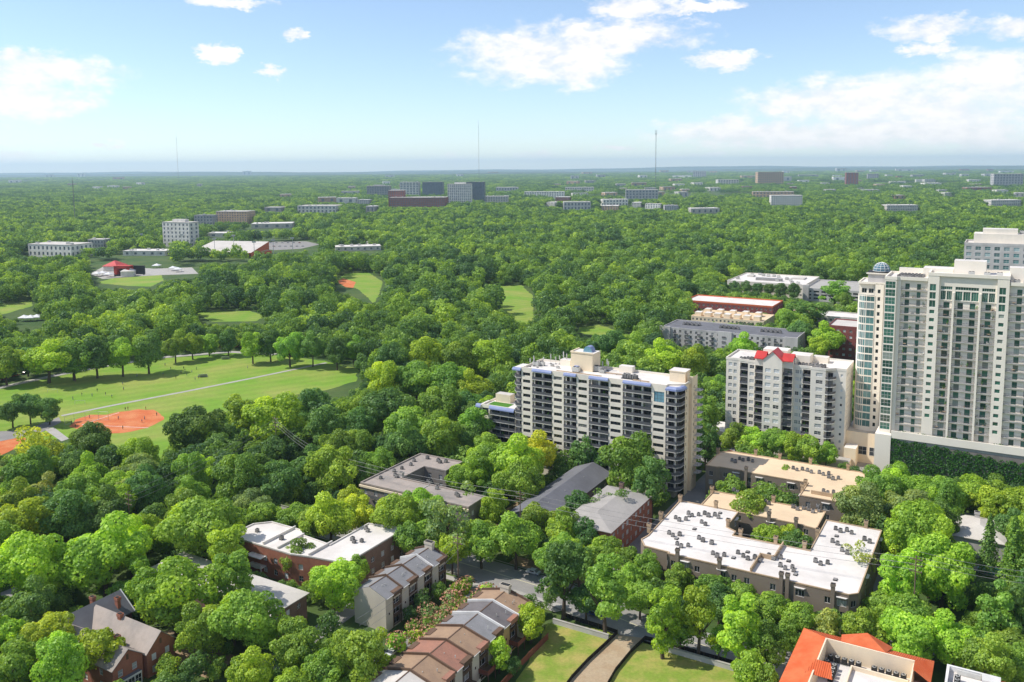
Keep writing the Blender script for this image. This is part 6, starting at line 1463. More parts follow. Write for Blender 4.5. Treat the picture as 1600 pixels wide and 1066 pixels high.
# ------------------------------------------------------------------ parked cars
def car_mesh(paint):
    b = MB(); prof = [(-2.2, .45), (-2.25, .85), (-1.5, .95), (-.95, 1.42), (.75, 1.45), (1.45, .98), (2.15, .85), (2.25, .45)]
    for s, y in ((-1, -.88), (1, .88)): b.poly([(x, y, z) for x, z in (prof if s < 0 else prof[::-1])], paint)
    for i in range(len(prof) - 1):
        (x0, z0), (x1, z1) = prof[i], prof[i + 1]; g = 'glass_dark' if i in (2, 4) else paint
        b.poly([(x0, -.88, z0), (x0, .88, z0), (x1, .88, z1), (x1, -.88, z1)], g)
    b.poly([(-2.2, -.88, .45), (2.25, -.88, .45), (2.25, .88, .45), (-2.2, .88, .45)], 'unit_dark')
    return b.mesh('car_body')
WHEEL = MB(); 
for j in range(10):
    a0, a1 = 2 * math.pi * j / 10, 2 * math.pi * (j + 1) / 10
    WHEEL.poly([(.33 * math.cos(a0), -.1, .33 * math.sin(a0)), (.33 * math.cos(a1), -.1, .33 * math.sin(a1)), (.33 * math.cos(a1), .1, .33 * math.sin(a1)), (.33 * math.cos(a0), .1, .33 * math.sin(a0))], 'unit_dark')
WHEEL.poly([(.33 * math.cos(2 * math.pi * j / 10), -.1, .33 * math.sin(2 * math.pi * j / 10)) for j in range(10)], 'unit_grey').poly([(.33 * math.cos(-2 * math.pi * j / 10), .1, .33 * math.sin(-2 * math.pi * j / 10)) for j in range(10)], 'unit_grey')
WHEEL = WHEEL.mesh('wheel')
SIDEG = {s: MB().poly([(-.9, s * .885, .98), (.7, s * .885, .98), (.62, s * .885, 1.36), (-.72, s * .885, 1.36)], 'glass_dark').mesh('side_window') for s in (-1, 1)}
CARM = [car_mesh('car_paint%d' % i) for i in range(5)]; CN = ['white', 'black', 'dark red', 'grey', 'dark blue']
def car(P, rz, k, where, group):
    r = thing('parked_car', '%s car %s' % (CN[k], where), 'car', P, rz, group)
    link('body', CARM[k], r)
    for x in (-1.35, 1.4):
        for s in (-1, 1): link('wheel', WHEEL, r, (x, .8 * s, .33))
    for s in (-1, 1): link('side_window', SIDEG[s], r)
cr = random.Random(5)
for i in range(26):
    t = i / 25; px = 8 + t * 395; py = 604 - 55 * math.sin(t * 1.45) ** .8 - 3 + (2 if t > .8 else 0) - 7
    car(at(px, py), cr.uniform(.9, 1.4), cr.choice([0, 0, 1, 3, 4, 2]), 'parked at the far edge of the ball field, %s' % ORD[i], 'cars along the ball field drive')
for (u, v, rz, k, w) in [(-97.5, 318, R(60), 0, 'parked between the apartment block and the tan roof, nearest the tan roof'), (-91.5, 326, R(60), 1, 'parked beyond the tan roof by the avenue'), (-97.6, 332, R(60), 3, 'parked on the avenue behind the apartment block end wall'), (-92, 341, R(60), 0, 'parked on the avenue below the condominium podium'), (-98, 346, R(60), 2, 'parked at the avenue corner left of the condominium'),
                         (-126, 172, R(60), 4, 'parked under the flowering shrubs between the townhouse rows'), (-128, 158, R(60), 0, 'parked in the court beside the shorter townhouse row'), (-152, 152, R(60), 1, 'parked in the shaded alley left of the shorter townhouse row'), (-151, 130, R(60), 0, 'parked at the near end of the shaded alley'), (-47, 340, R(60), 1, 'in the shadow beside the condominium end wall'), (-45, 352, R(60), 3, 'deep in the drive beside the cream high-rise'),
                         (-22, 240, R(60), 3, 'on the lane right of the white-roofed court'), (-118, 212.2, GRID, 0, 'parked at the shaded kerb beyond the townhouse rows, left one'), (-111, 211.8, GRID, 1, 'parked at the shaded kerb beyond the townhouse rows, right one'), (-146, 212.8, GRID, 4, 'parked at the kerb under trees behind the shorter townhouse row'), (-68, 203.5, GRID, 1, 'parked at the kerb above the lot fence'), (-60, 203.4, GRID, 0, 'parked under the bright street trees above the lot'), (-52, 203.8, GRID, 3, 'parked under the street trees left of the tile-roofed building'), (-92, 199.5, GRID, 4, 'driving past the end of the gravel track'), (-214, 207, GRID, 0, 'on the street at left behind the pale hipped roof'), (-112, 209, GRID, 3, 'on the sunlit street left of the vacant lot')]:
    car(xy(u, v, .06), rz, k, w, 'cars near the buildings')
for i in range(16): car(at(405 + (i % 8) * 9 + (i // 8) * 5, 380 + (i // 8) * 5.5), .2, cr.choice([0, 0, 3, 1, 2]), 'in the far parking lot, %s in the %s row' % (ORD[i % 8], 'back' if i < 8 else 'front'), 'cars in the far parking lot')
# ------------------------------------------------------------------ people on the field
def person_mesh(shirt, trousers, pose):
    """one continuous low-poly figure: lofted legs, trunk, arms and head"""
    b = MB()
    def limb(pts, rad, m, n=6): b.tube(pts, rad, n, m)
    s = .22 if pose == 0 else .38
    limb([(0, -.09 - s * .3, .04), (s * .3, -.10, .48), (0, -.08, .92)], [.06, .07, .10], trousers)
    limb([(0, .09 + s * .3, .04), (-s * .3, .10, .48), (0, .08, .92)], [.06, .07, .10], trousers)
    limb([(0, 0, .86), (0, 0, 1.1), (.02, 0, 1.38), (.02, 0, 1.48), (.03, 0, 1.54)], [.15, .16, .20, .10, .06], shirt, 8)
    a = .25 if pose == 0 else .5
    limb([(0, -.2, 1.40), (a * .5, -.28, 1.14), (a, -.26, .92 + a * .3)], [.06, .05, .04], shirt); limb([(0, .2, 1.40), (-a * .3, .29, 1.12), (a * .2, .28, .9)], [.06, .05, .04], shirt)
    limb([(.03, 0, 1.50), (.04, 0, 1.56), (.05, 0, 1.66), (.04, 0, 1.74), (.03, 0, 1.78)], [.06, .09, .105, .09, .03], 'skin', 8)
    limb([(.02, 0, 1.68), (.01, 0, 1.76), (.0, 0, 1.80)], [.11, .10, .03], 'unit_dark', 8)
    b2 = b.mesh('person')
    return b2
PM = [person_mesh('cloth%d' % (i % 5), 'cloth%d' % ((i * 2 + 1) % 5 if i % 2 else 0), i % 2) for i in range(6)]
FIELDP = [(118, 597), (128, 619), (152, 612), (165, 618), (192, 602), (193, 610), (214, 589), (114, 625), (144, 620), (175, 622)]
MIDP = [(258, 572), (267, 578), (283, 584), (287, 577), (289, 581), (292, 588), (300, 583), (307, 578), (305, 594), (310, 592), (275, 592), (255, 587), (387, 576), (230, 572)]
BALL = [(112, 663), (140, 654), (185, 656), (192, 671), (222, 661), (226, 656), (245, 650), (200, 641), (228, 641), (196, 642), (118, 668)]
pr = random.Random(8)
for pts, lb, g in ((FIELDP, 'tiny distant player on the left part of the field', 'players on the left of the field'), (MIDP, 'tiny distant player in the group at the middle of the field', 'players at the middle of the field'), (BALL, 'tiny distant ball player on the orange infield', 'players on the orange infield')):
    for pi_, p in enumerate(sorted(pts)): P = at(*p); P.z = .06; tag(link('person', pr.choice(PM), None, P, pr.uniform(0, 6.28), (1.05,) * 3), lb + ', ' + ORD[pi_], 'person', g)
for i, (px, py) in enumerate([(352, 562), (317, 590), (82, 614), (125, 632)]):
    r = thing('goal_frame', 'small white goal frame on the green field, %s' % ['the far right one', 'the one near the middle group', 'the far left one', 'the one nearest the path'][i], 'goal', at(px, py), .2)
    part('post', MB().box(-2.5, -2.4, 0, .1, 0, 2, 'white_trim').box(2.4, 2.5, 0, .1, 0, 2, 'white_trim'), r); part('crossbar', MB().box(-2.5, 2.5, 0, .1, 1.95, 2.05, 'white_trim'), r)
    part('net', MB().poly([(-2.5, .1, 2), (2.5, .1, 2), (2.5, 1.4, 0), (-2.5, 1.4, 0)], 'metal_pale'), r) if i < 2 else None
# ------------------------------------------------------------------ trees
def make_crown(seed, Rr, h, n, size, kind='round'):
    g = np.random.default_rng(seed)
    if kind == 'conifer':
        z = h * (0.12 + 0.88 * g.random(n) ** 1.25); tier = np.floor(z / (h / 11)) * (h / 11); f = (z - tier) / (h / 11)
        rad = Rr * (1 - z / (h * 1.02)) ** .8 * (1.05 - .45 * f) * np.sqrt(g.uniform(.25, 1, n)); a = g.uniform(0, 2 * np.pi, n)
        rad *= 1 + .22 * np.sin(a * 5 + tier * 2.1)
        c = np.stack([rad * np.cos(a), rad * np.sin(a), z - rad * .22], 1); nr = np.stack([np.cos(a) * .6, np.sin(a) * .6, np.full(n, .8)], 1)
        return leaf_cloud('crown', c, nr, g, size, .5)
    z0 = h * (.15 if kind == 'round' else .10 if kind == 'tall' else .05); zc, rz = (h + z0) / 2, (h - z0) / 2
    nl = {'round': 34, 'tall': 28, 'column': 20, 'sparse': 24, 'bush': 9}[kind]
    L = [(np.array([0, 0, zc + rz * .05]), Rr * .52)] if kind not in ('sparse',) else []
    k = 0; ph = g.uniform(0, 6.28, 3)
    while len(L) < nl and k < 900:
        k += 1
        d = g.normal(0, 1, 3); d /= np.linalg.norm(d); d *= g.uniform(.62, .95) if kind != 'sparse' else g.uniform(.45, 1.0)
        r = Rr * (g.uniform(.17, .36) if kind != 'bush' else g.uniform(.3, .45))
        az_ = math.atan2(d[1], d[0]); d = d * (1 + .16 * math.sin(az_ * 2 + ph[0]) + .12 * math.sin(az_ * 3 + ph[1]) + .10 * math.sin(d[2] * 5 + ph[2]))
        p = np.array([d[0] * (Rr - r * .75), d[1] * (Rr - r * .75), zc + d[2] * (rz - r * .75)])
        if kind == 'column': p[:2] *= 1 - .55 * max(0, (p[2] - zc) / rz)
        if p[2] < z0 + r * .5: continue
        if any(np.linalg.norm(p - q) < .36 * (r + s) for q, s in L[1:]): continue
        L.append((p, r))
    rs = np.array([r for _, r in L]); pr_ = rs ** 2 / (rs ** 2).sum(); C = np.array([c for c, _ in L])
    m = int(n * 1.9); li = g.choice(len(L), m, p=pr_)
    d = g.normal(0, 1, (m, 3)); d[:, 2] += .35; d /= np.linalg.norm(d, axis=1)[:, None]
    rad = rs[li] * (1.04 - .30 * g.random(m) ** 1.8) * (1 + .10 * np.sin(d[:, 0] * 9 + li) * np.sin(d[:, 1] * 8 + d[:, 2] * 7))
    P = C[li] + d * rad[:, None] * np.array([1, 1, .88])
    ok = P[:, 2] > z0 * .8
    for j in range(len(L)):
        dd = np.linalg.norm((P - C[j]) / np.array([1, 1, .88]), axis=1)
        ok &= ~((dd < rs[j] * .70) & (li != j))
    P, d, li = P[ok][:n], d[ok][:n], li[ok][:n]
    out = P - np.array([0, 0, zc - rz * .3]); out /= np.linalg.norm(out, axis=1)[:, None]
    lt = g.uniform(.1, .9, len(L))
    tint = np.clip(lt[li] * .55 + g.random(len(P)) * .5, 0, 1)
    return leaf_cloud('crown', P, d * .75 + out * .35, g, size, .42, 'leaf', tint)
def make_trunk(seed, Rr, h, kind):
    g = random.Random(seed); b = MB(); r0 = .028 * h
    top = h * (.5 if kind != 'conifer' else .96)
    b.tube([(0, 0, 0), (g.uniform(-.2, .2), g.uniform(-.2, .2), top * .45), (g.uniform(-.4, .4), g.uniform(-.4, .4), top)], [r0, r0 * .75, r0 * .4 if kind != 'conifer' else .05], 6, 'bark')
    if kind != 'conifer':
        for i in range(6):
            a = i * 1.05 + g.uniform(-.3, .3); z = h * g.uniform(.22, .42)
            b.tube([(0, 0, z), (Rr * .32 * math.cos(a), Rr * .32 * math.sin(a), z + h * .14), (Rr * .66 * math.cos(a), Rr * .66 * math.sin(a), z + h * g.uniform(.24, .36))], [r0 * .5, r0 * .32, r0 * .12], 5, 'bark')
    return b.mesh('trunk')
# kind: (list of (crown, trunk)), radius, height
SPEC = {'L': (8.0, 17.5, 12500, .62, 'round', 4), 'M': (5.4, 12.8, 7200, .53, 'round', 4), 'S': (3.3, 8.6, 2800, .45, 'round', 3), 'T': (5.0, 17.5, 6600, .56, 'tall', 3), 'X': (6.0, 14.0, 3200, .54, 'sparse', 3), 'C': (4.2, 17.5, 4000, .62, 'conifer', 2), 'K': (3.7, 13.5, 3400, .52, 'column', 2), 'B': (2.1, 3.2, 620, .45, 'bush', 3)}
TREE = {}
for k, (Rr, h, n, sz, kd, cnt) in SPEC.items():
    TREE[k] = ([(make_crown(100 * i + ord(k), Rr, h, n, sz, kd), make_trunk(i + ord(k), Rr, h, kd)) for i in range(cnt)], Rr, h)
TONE = {'d': (.076, .152, .042), 'm': (.134, .226, .038), 'b': (.188, .290, .035), 'y': (.235, .308, .038), 'g': (.165, .225, .075)}
TNAME = {'d': 'dark green', 'm': 'mid green', 'b': 'bright green', 'y': 'yellow-green', 'g': 'grey-green'}
KNAME = {'L': 'broad-crowned tree', 'M': 'round-crowned tree', 'S': 'small tree', 'T': 'tall oval tree', 'X': 'thin open-crowned tree', 'C': 'layered conifer', 'K': 'tall tapering evergreen', 'B': 'flowering shrub'}
tr = random.Random(11)
PLACED = []
def plant(x, y, k, s, tone, label, cat='tree', group=None, hs=1.0):
    pr, Rr, h = TREE[k]; cm, tm = pr[tr.randrange(len(pr))]
    name = {'C': 'conifer', 'K': 'evergreen', 'B': 'shrub'}.get(k, 'tree')
    r = tag(link(name, None, None, (x, y, 0), tr.uniform(0, 6.28), (s * tr.uniform(.9, 1.1), s * tr.uniform(.9, 1.1), s * hs)), label, cat, group)
    c = link('crown', cm, r); link('trunk', tm, r)
    j = tr.uniform(.82, 1.2); q = TONE[tone]; w = tr.uniform(-.10, .14)
    c.color = (q[0] * j * (1 + w), q[1] * j, q[2] * j * (1 - w), 1)
    PLACED.append((x, y, Rr * s))
    return r
def pick(Rm, k=None):
    if k: return k
    return 'L' if Rm > 6.4 else 'M' if Rm > 4.2 else 'S'
GROVES = {
 'along the far side of the ball field': [(8,566,56,'m'),(42,560,44,'d'),(74,560,84,'b','L'),(114,556,74,'m'),(150,553,66,'d'),(190,551,58,'b'),(231,549,54,'d'),(273,540,42,'m'),(300,537,38,'b'),(326,535,34,'m'),(356,533,36,'d'),(394,540,44,'b'),(422,537,44,'d'),(452,541,50,'m'),(488,541,50,'d'),(526,549,46,'d'),(552,545,40,'m')],
 'in the clump beside the infield': [(18,640,44,'d'),(46,634,46,'d'),(76,637,42,'d')],
 'between ball field and field pole': [(302,668,88,'d','L'),(350,700,56,'d'),(378,646,58,'m','T'),(432,655,92,'b','L'),(487,636,62,'d'),(508,668,72,'d'),(316,735,52,'b'),(372,752,90,'m'),(432,757,78,'d'),(530,700,68,'m'),(524,735,86,'m')],
 'below the orange infield at left': [(2,732,38,'d'),(60,698,72,'y','X'),(122,730,68,'d'),(145,688,72,'d'),(168,716,44,'d'),(217,714,64,'b'),(258,732,42,'m'),(48,742,84,'m'),(66,772,66,'g'),(20,772,60,'m'),(135,772,78,'m'),(180,760,60,'b'),(228,768,80,'d'),(300,772,64,'m')],
 'in the left foreground grove': [(26,818,88,'b','L'),(106,806,86,'d'),(168,802,80,'d'),(46,884,128,'b','L'),(160,866,150,'b','L'),(318,826,128,'m','L'),(352,855,66,'b','T'),(46,950,90,'d'),(8,975,56,'d'),(240,812,60,'d')],
 'around the brick house': [(272,922,132,'b','L'),(362,908,76,'m','T'),(70,992,86,'y'),(150,1014,84,'b'),(388,968,112,'m','L'),(390,1050,92,'b'),(10,1045,90,'m')],
 'near the shorter townhouse row': [(404,985,60,'m'),(462,1010,92,'m'),(562,1022,112,'m','L'),(520,908,86,'b','L'),(558,890,46,'b'),(466,868,52,'m'),(600,1050,60,'b'),(510,1050,80,'m')],
 'beside the stepped white roof': [(516,808,86,'b'),(560,800,62,'y'),(622,806,84,'m'),(668,836,60,'m'),(700,812,104,'g','X'),(706,856,62,'b'),(655,790,70,'b'),(752,846,64,'m'),(806,838,84,'m'),(640,840,60,'m')],
 'behind the brown flat roof': [(565,742,52,'d'),(596,722,54,'m'),(560,700,60,'m'),(612,700,60,'d'),(640,690,74,'d'),(690,684,80,'m'),(735,690,62,'d'),(755,730,66,'m'),(548,782,54,'y')],
 'before the awning apartment block': [(806,722,96,'b','L'),(836,708,76,'y'),(812,756,80,'m'),(772,792,46,'b','T'),(920,708,66,'d','M'),(986,724,100,'m','L'),(1018,752,62,'d','T'),(868,705,50,'m')],
 'before the slate and brick blocks': [(905,790,56,'d'),(950,788,62,'d','X'),(844,812,64,'m'),(880,824,62,'m'),(915,836,54,'d'),(870,868,70,'m'),(905,876,62,'d'),(945,862,60,'m'),(985,880,50,'m')],
 'on the street above the lot': [(880,893,76,'d','T'),(946,918,78,'m','T'),(1036,962,70,'b','T'),(1092,958,70,'b','T'),(1156,974,76,'b','T'),(1012,888,56,'m'),(916,934,58,'d'),(1000,930,58,'m'),(982,904,54,'m'),(1064,986,46,'m'),(1124,1000,46,'m'),(1060,902,52,'m'),(1112,918,56,'m'),(1160,930,54,'m'),(1206,948,56,'m'),(1250,964,56,'m'),(1292,978,52,'g')],
 'right of the vacant lot': [(1200,1010,70,'m'),(1172,1046,66,'b'),(1228,990,50,'m'),(1350,980,70,'m'),(1196,1064,50,'m')],
 'right of the white-roofed court': [(1432,826,112,'b','L'),(1474,890,116,'b','L'),(1408,902,70,'b','T'),(1338,878,74,'g','X'),(1400,850,60,'b'),(1420,960,76,'m'),(1378,948,60,'m')],
 'at the lower right edge': [(1424,992,100,'b','L'),(1492,1004,94,'b'),(1540,1030,100,'m'),(1590,1040,70,'m'),(1580,1010,70,'m')],
 'under the high-rise ivy wall': [(1372,767,76,'m'),(1345,795,84,'g','L'),(1402,759,70,'b'),(1436,771,72,'b'),(1474,779,72,'m'),(1510,773,70,'b'),(1548,785,70,'b'),(1590,791,74,'b'),(1410,797,80,'g'),(1466,813,70,'d'),(1585,821,60,'d')],
 'before the red-gabled condominium': [(1150,684,46,'m'),(1178,690,50,'b'),(1208,690,52,'m'),(1238,696,50,'b'),(1264,700,48,'m'),(1290,708,40,'m'),(1104,648,46,'m','T'),(1102,690,44,'d','T'),(1110,612,44,'m')],
 'between the white and tan roofs': [(1172,794,66,'m','M'),(1200,838,52,'b'),(1236,842,50,'b'),(1268,846,30,'m'),(1226,748,42,'m'),(1212,736,26,'b'),(1152,788,40,'m')],
 'left of the awning apartment block': [(600,640,96,'d','L'),(650,592,80,'m','L'),(690,640,84,'m','L'),(648,668,76,'m'),(726,640,66,'d'),(744,668,66,'m','T'),(574,632,62,'m'),(600,596,66,'b'),(700,596,76,'m'),(742,606,60,'b'),(560,664,66,'d'),(770,560,70,'b'),(720,560,66,'m'),(665,555,66,'b'),(610,560,60,'d')],
 'behind the awning apartment block': [(1086,568,58,'b','L'),(1040,560,62,'b','L'),(985,548,60,'m'),(945,540,56,'d'),(1050,600,40,'m'),(1160,545,54,'b'),(1125,600,34,'m')],
 'round the slate-roofed block': [(1262,488,60,'d','T'),(1306,456,52,'m','T'),(1294,528,52,'b'),(1252,520,44,'d'),(1230,500,44,'m'),(1280,545,40,'b'),(1320,470,30,'m')],
 'before the large white roof': [(1128,448,20,'d'),(1148,448,20,'d'),(1166,449,20,'d'),(1184,450,20,'d'),(1202,451,20,'d'),(1220,453,22,'d'),(1240,455,26,'d')],
}
SPECIAL = [(1546,842,46,'d','C','dark layered conifer beside the small grey hipped-roof house'), (1585,850,52,'m','C','paler conifer at the right edge beside the small grey house'), (1562,962,70,'m','K','tall tapering evergreen, left of the pair by the lower right lane'), (1592,955,70,'d','K','tall tapering evergreen at the right edge by the lane'), (829,968,58,'b','M','lone bright tree between the longer townhouse row and the vacant lot'), (780,1020,46,'b','S','small bright tree in front of the longer townhouse row decks')]
def from_px(cx, cy, w, k=None):
    zc = 8.0
    for _ in range(5):
        P = at(cx, cy, zc); Rm = w / 2 * P.y / FPX / .94; kk = pick(Rm, k); s = Rm / TREE[kk][1]; h = TREE[kk][2] * s
        hs = 1.0
        if h > 25: hs = 25 / h
        zc = h * hs * .58
    return P, kk, s, hs
for where, lst in GROVES.items():
    idx = {}
    rec = []
    for t in lst: rec.append((t, *from_px(t[0], t[1], t[2], t[4] if len(t) > 4 else None)))
    rec.sort(key=lambda q: q[0][0])
    cnt = {}
    tot = {}
    for q in rec: tot[(q[0][3], q[2])] = tot.get((q[0][3], q[2]), 0) + 1
    for (t, P, k, s, hs) in rec:
        key = (t[3], k); i = cnt.get(key, 0); cnt[key] = i + 1
        pre = 'only' if tot[key] == 1 else (ORD[i] if i < len(ORD) else 'right-hand')
        plant(P.x, P.y, k, s, t[3], ('%s %s, %s %s' % (TNAME[t[3]], KNAME[k], pre, where)) if pre != 'only' else 'single %s %s %s' % (TNAME[t[3]], KNAME[k], where), group='trees ' + where, hs=hs)
for (cx, cy, w, tone, k, lb) in SPECIAL:
    P, kk, s, hs = from_px(cx, cy, w, k); plant(P.x, P.y, kk, s, tone, lb, hs=hs)
# flowering shrubs between the townhouse rows
BLOOM = []
sr = random.Random(2)
for i in range(26):
    u, v = sr.uniform(-131, -120), 158 + i * 1.45 + sr.uniform(-.8, .8)
    p = xy(u, v); s = sr.uniform(1.1, 1.75)
    o = plant(p.x, p.y, 'B', s, sr.choice('bmbg'), 'leafy shrub with salmon blooms between the townhouse rows, %s from the near end' % NTH[i], 'shrub', 'flowering shrubs between the townhouses')
    g = np.random.default_rng(i); n = 110
    d = g.normal(0, 1, (n, 3)); d[:, 2] = abs(d[:, 2]) + .2; d /= np.linalg.norm(d, axis=1)[:, None]
    if i < 4:
        c = d * np.array([2.0, 2.0, 1.6]) + np.array([0, 0, 1.8]); BLOOM.append(leaf_cloud('blossom', c, d, g, .34, .6, 'bloom'))
    link('blossom', BLOOM[i % 4], o)
# keep views of what the photograph shows open: nothing tall may stand between
CLEAR = [
 [(0,622),(0,604),(130,580),(360,556),(500,564),(556,576),(560,602),(530,614),(430,624),(350,640),(266,664),(258,690),(232,716),(206,704),(170,690),(110,672),(100,650),(100,628)],
 [(756,640),(800,620),(806,565),(930,538),(1090,585),(1088,760),(1062,790),(1040,745),(1030,700),(940,690),(880,690),(800,690),(760,660)],
 [(1133,555),(1200,532),(1334,572),(1334,705),(1300,724),(1285,700),(1160,668),(1137,664)],
 [(1333,405),(1390,405),(1612,405),(1612,748),(1480,735),(1394,722),(1372,720),(1335,660)], [(1512,362),(1610,362),(1610,418),(1512,415)],
 [(1003,850),(1062,780),(1157,800),(1150,838),(1200,856),(1270,858),(1290,812),(1374,828),(1360,905),(1340,940),(1200,905)],
 [(1101,745),(1104,725),(1150,702),(1340,736),(1330,764),(1300,788),(1334,800),(1290,832),(1180,792),(1098,786)],
 [(948,830),(956,852),(1020,805),(1020,768),(975,758),(950,770)], [(798,806),(905,726),(948,736),(946,768),(880,804)],
 [(563,758),(658,706),(724,722),(724,756),(748,772),(740,794),(640,774),(568,784)],
 [(380,848),(395,815),(420,813),(500,843),(575,816),(622,824),(612,872),(560,888),(500,872),(440,894),(385,884)],
 [(546,925),(600,893),(692,863),(694,905),(640,955),(607,990),(550,985)], [(600,1070),(757,918),(824,950),(800,1003),(760,1070)],
 [(700,882),(840,884),(848,930),(720,908)], [(858,972),(960,988),(1010,998),(1148,1034),(1145,1070),(815,1070)], [(915,985),(1000,985),(1000,955),(930,965)],
 [(83,972),(187,922),(242,990),(272,1010),(272,1042),(190,1070),(165,1015)], [(248,886),(300,860),(472,924),(462,957),(330,922)],
 [(1215,1070),(1250,975),(1360,982),(1464,1028),(1458,1070)], [(1478,1070),(1482,1032),(1560,1048),(1606,1062)],
 [(1058,500),(1110,486),(1268,510),(1264,538),(1058,538)], [(1078,478),(1212,484),(1212,502),(1078,498)], [(1088,454),(1224,462),(1222,488),(1088,478)],
 [(1133,440),(1165,424),(1260,424),(1338,428),(1338,472),(1280,476),(1240,462),(1133,444)], [(1278,486),(1338,488),(1338,522),(1283,512)], [(1298,530),(1338,518),(1338,575),(1298,562)],
 [(1490,835),(1500,795),(1545,815),(1530,838)], [(1535,885),(1575,885),(1575,905),(1535,905)], [(1440,980),(1500,930),(1520,940),(1470,990)],
 [(526,452),(535,424),(590,424),(600,440),(588,474)], [(782,470),(796,462),(824,462),(830,498),(814,503),(798,488)], [(305,505),(320,486),(412,486),(412,502)], [(150,448),(140,412),(310,412),(310,432),(255,436),(240,450)], [(0,500),(0,476),(50,468),(52,480),(20,494)], [(900,522),(905,508),(960,512),(955,528)],
 [(298,408),(300,384),(388,384),(388,410)], [(395,390),(405,377),(500,378),(490,388)], [(28,512),(28,494),(66,494),(66,512)], [(70,690),(70,665),(100,665),(105,690)], [(620,990),(640,960),(730,915),(720,945),(650,1010)], [(0,684),(40,680),(34,700),(0,712)],
]
CL = []
FLAT = {40, 0, 13, 14, 15, 26, 27, 28, 29, 30, 31, 32, 33, 34, 36, 38}
for ci_, pl in enumerate(CLEAR):
    yb = max(p[1] for p in pl) if ci_ not in FLAT else min(p[1] for p in pl); Yd = at(sum(p[0] for p in pl) / len(pl), yb).y
    CL.append((np.array(pl, float), {20: 553, 21: 630, 22: 690, 23: 835, 24: 619, 25: 535}.get(ci_, Yd) + 2))
for (x0, x1, Yd, h, yt, yb) in VIEW:
    lo = yb - .30 * (yb - yt); CL.append((np.array([(x0 - 2, yt - 1), (x1 + 2, yt - 1), (x1 + 2, lo), (x0 - 2, lo)]), Yd))
def in_np(poly, X, Y):
    c = np.zeros(len(X), bool); n = len(poly)
    for i in range(n):
        x1, y1 = poly[i]; x2, y2 = poly[i - 1]
        if y1 == y2: continue
        c ^= ((y1 > Y) != (y2 > Y)) & (X < (x2 - x1) * (Y - y1) / (y2 - y1) + x1)
    return c
def proj_np(X, Y, Z):
    Z = Z - CAM_H; f = Y * _c - Z * _s; u = Y * _s + Z * _c
    return 800 + FPX * (X * _cr - u * _sr) / f, PPY - FPX * (X * _sr + u * _cr) / f
def allowed(X, Y, Rm, H_, marg=.55):
    ok = np.ones(len(X), bool)
    for pl in FOOT:
        a = np.array(pl); b0, b1 = a.min(0) - 9, a.max(0) + 9
        m = ok & (X > b0[0]) & (X < b1[0]) & (Y > b0[1]) & (Y < b1[1])
        ii = np.nonzero(m)[0]
        if not len(ii): continue
        bad = np.zeros(len(ii), bool)
        for dx, dy in ((0, 0), (1, 0), (-1, 0), (0, 1), (0, -1)): bad |= in_np(pl, X[ii] + dx * Rm[ii] * marg, Y[ii] + dy * Rm[ii] * marg)
        ok[ii[bad]] = False
    for dx, hz in ((0, 1.04), (-1.05, .6), (1.05, .6), (-.75, .9), (.75, .9), (0, .5), (0, .75), (-.6, .3), (.6, .3)):
        px, py = proj_np(X + dx * Rm, Y, hz * H_)
        for pl, Yd in CL:
            b0, b1 = pl.min(0), pl.max(0)
            ii = np.nonzero(ok & (Y < Yd) & (px > b0[0]) & (px < b1[0]) & (py > b0[1]) & (py < b1[1]))[0]
            if len(ii): ok[ii[in_np(pl, px[ii], py[ii])]] = False
    return ok
ng = np.random.default_rng(77)
def jitter_grid(y0, y1, sp, xm=.64, xp=30):
    out = []
    ys = np.arange(y0, y1, sp)
    for k, y in enumerate(ys):
        xs = np.arange(-xm * y - xp, xm * y + xp, sp) + (k % 2) * sp / 2
        out.append(np.stack([xs + ng.uniform(-.38, .38, len(xs)) * sp, y + ng.uniform(-.38, .38, len(xs)) * sp], 1))
    return np.concatenate(out)
def spaced(P, Rm, placed, ff):
    """greedy spacing on a hash grid"""
    cell = 10.0; grid = {}
    for (x, y, r) in placed: grid.setdefault((int(x // cell), int(y // cell)), []).append((x, y, r))
    keep = []
    for i in range(len(P)):
        x, y, r, f = P[i, 0], P[i, 1], Rm[i], ff[i]; gx, gy = int(x // cell), int(y // cell)
        if any((x - a) ** 2 + (y - b) ** 2 < (f * (r + c)) ** 2 for ax in (-2, -1, 0, 1, 2) for ay in (-2, -1, 0, 1, 2) for (a, b, c) in grid.get((gx + ax, gy + ay), ())): continue
        keep.append(i); grid.setdefault((gx, gy), []).append((x, y, r))
    return np.array(keep, int)
near = []
for (Rlo, Rhi, sp, Ymax) in ((5.2, 8.4, 8.5, 1050), (3.4, 5.2, 5.5, 1050), (1.9, 3.2, 3.4, 420), (1.5, 2.6, 5.0, 1050)):
    P = jitter_grid(178, Ymax, sp); Rm = ng.uniform(Rlo, Rhi, len(P)) * np.clip(1 + (P[:, 1] - 420) / 700, 1, 1.45); H_ = Rm * ng.uniform(1.9, 2.6, len(P)); H_ = np.minimum(H_, 26)
    ok = allowed(P[:, 0], P[:, 1], Rm, H_); P, Rm, H_ = P[ok], Rm[ok], H_[ok]
    o = ng.permutation(len(P)); P, Rm, H_ = P[o], Rm[o], H_[o]
    kp = spaced(P, Rm, PLACED + [(a, b, c) for a, b, c, _ in near], np.where(P[:, 1] > 430, .68, .56))
    near += [(P[i, 0], P[i, 1], Rm[i], H_[i]) for i in kp]
near.sort(key=lambda t: math.hypot(t[0], t[1]) / t[2])
ROOM = max(0, 300 - sum(len(v) for v in GROVES.values()) - 2)
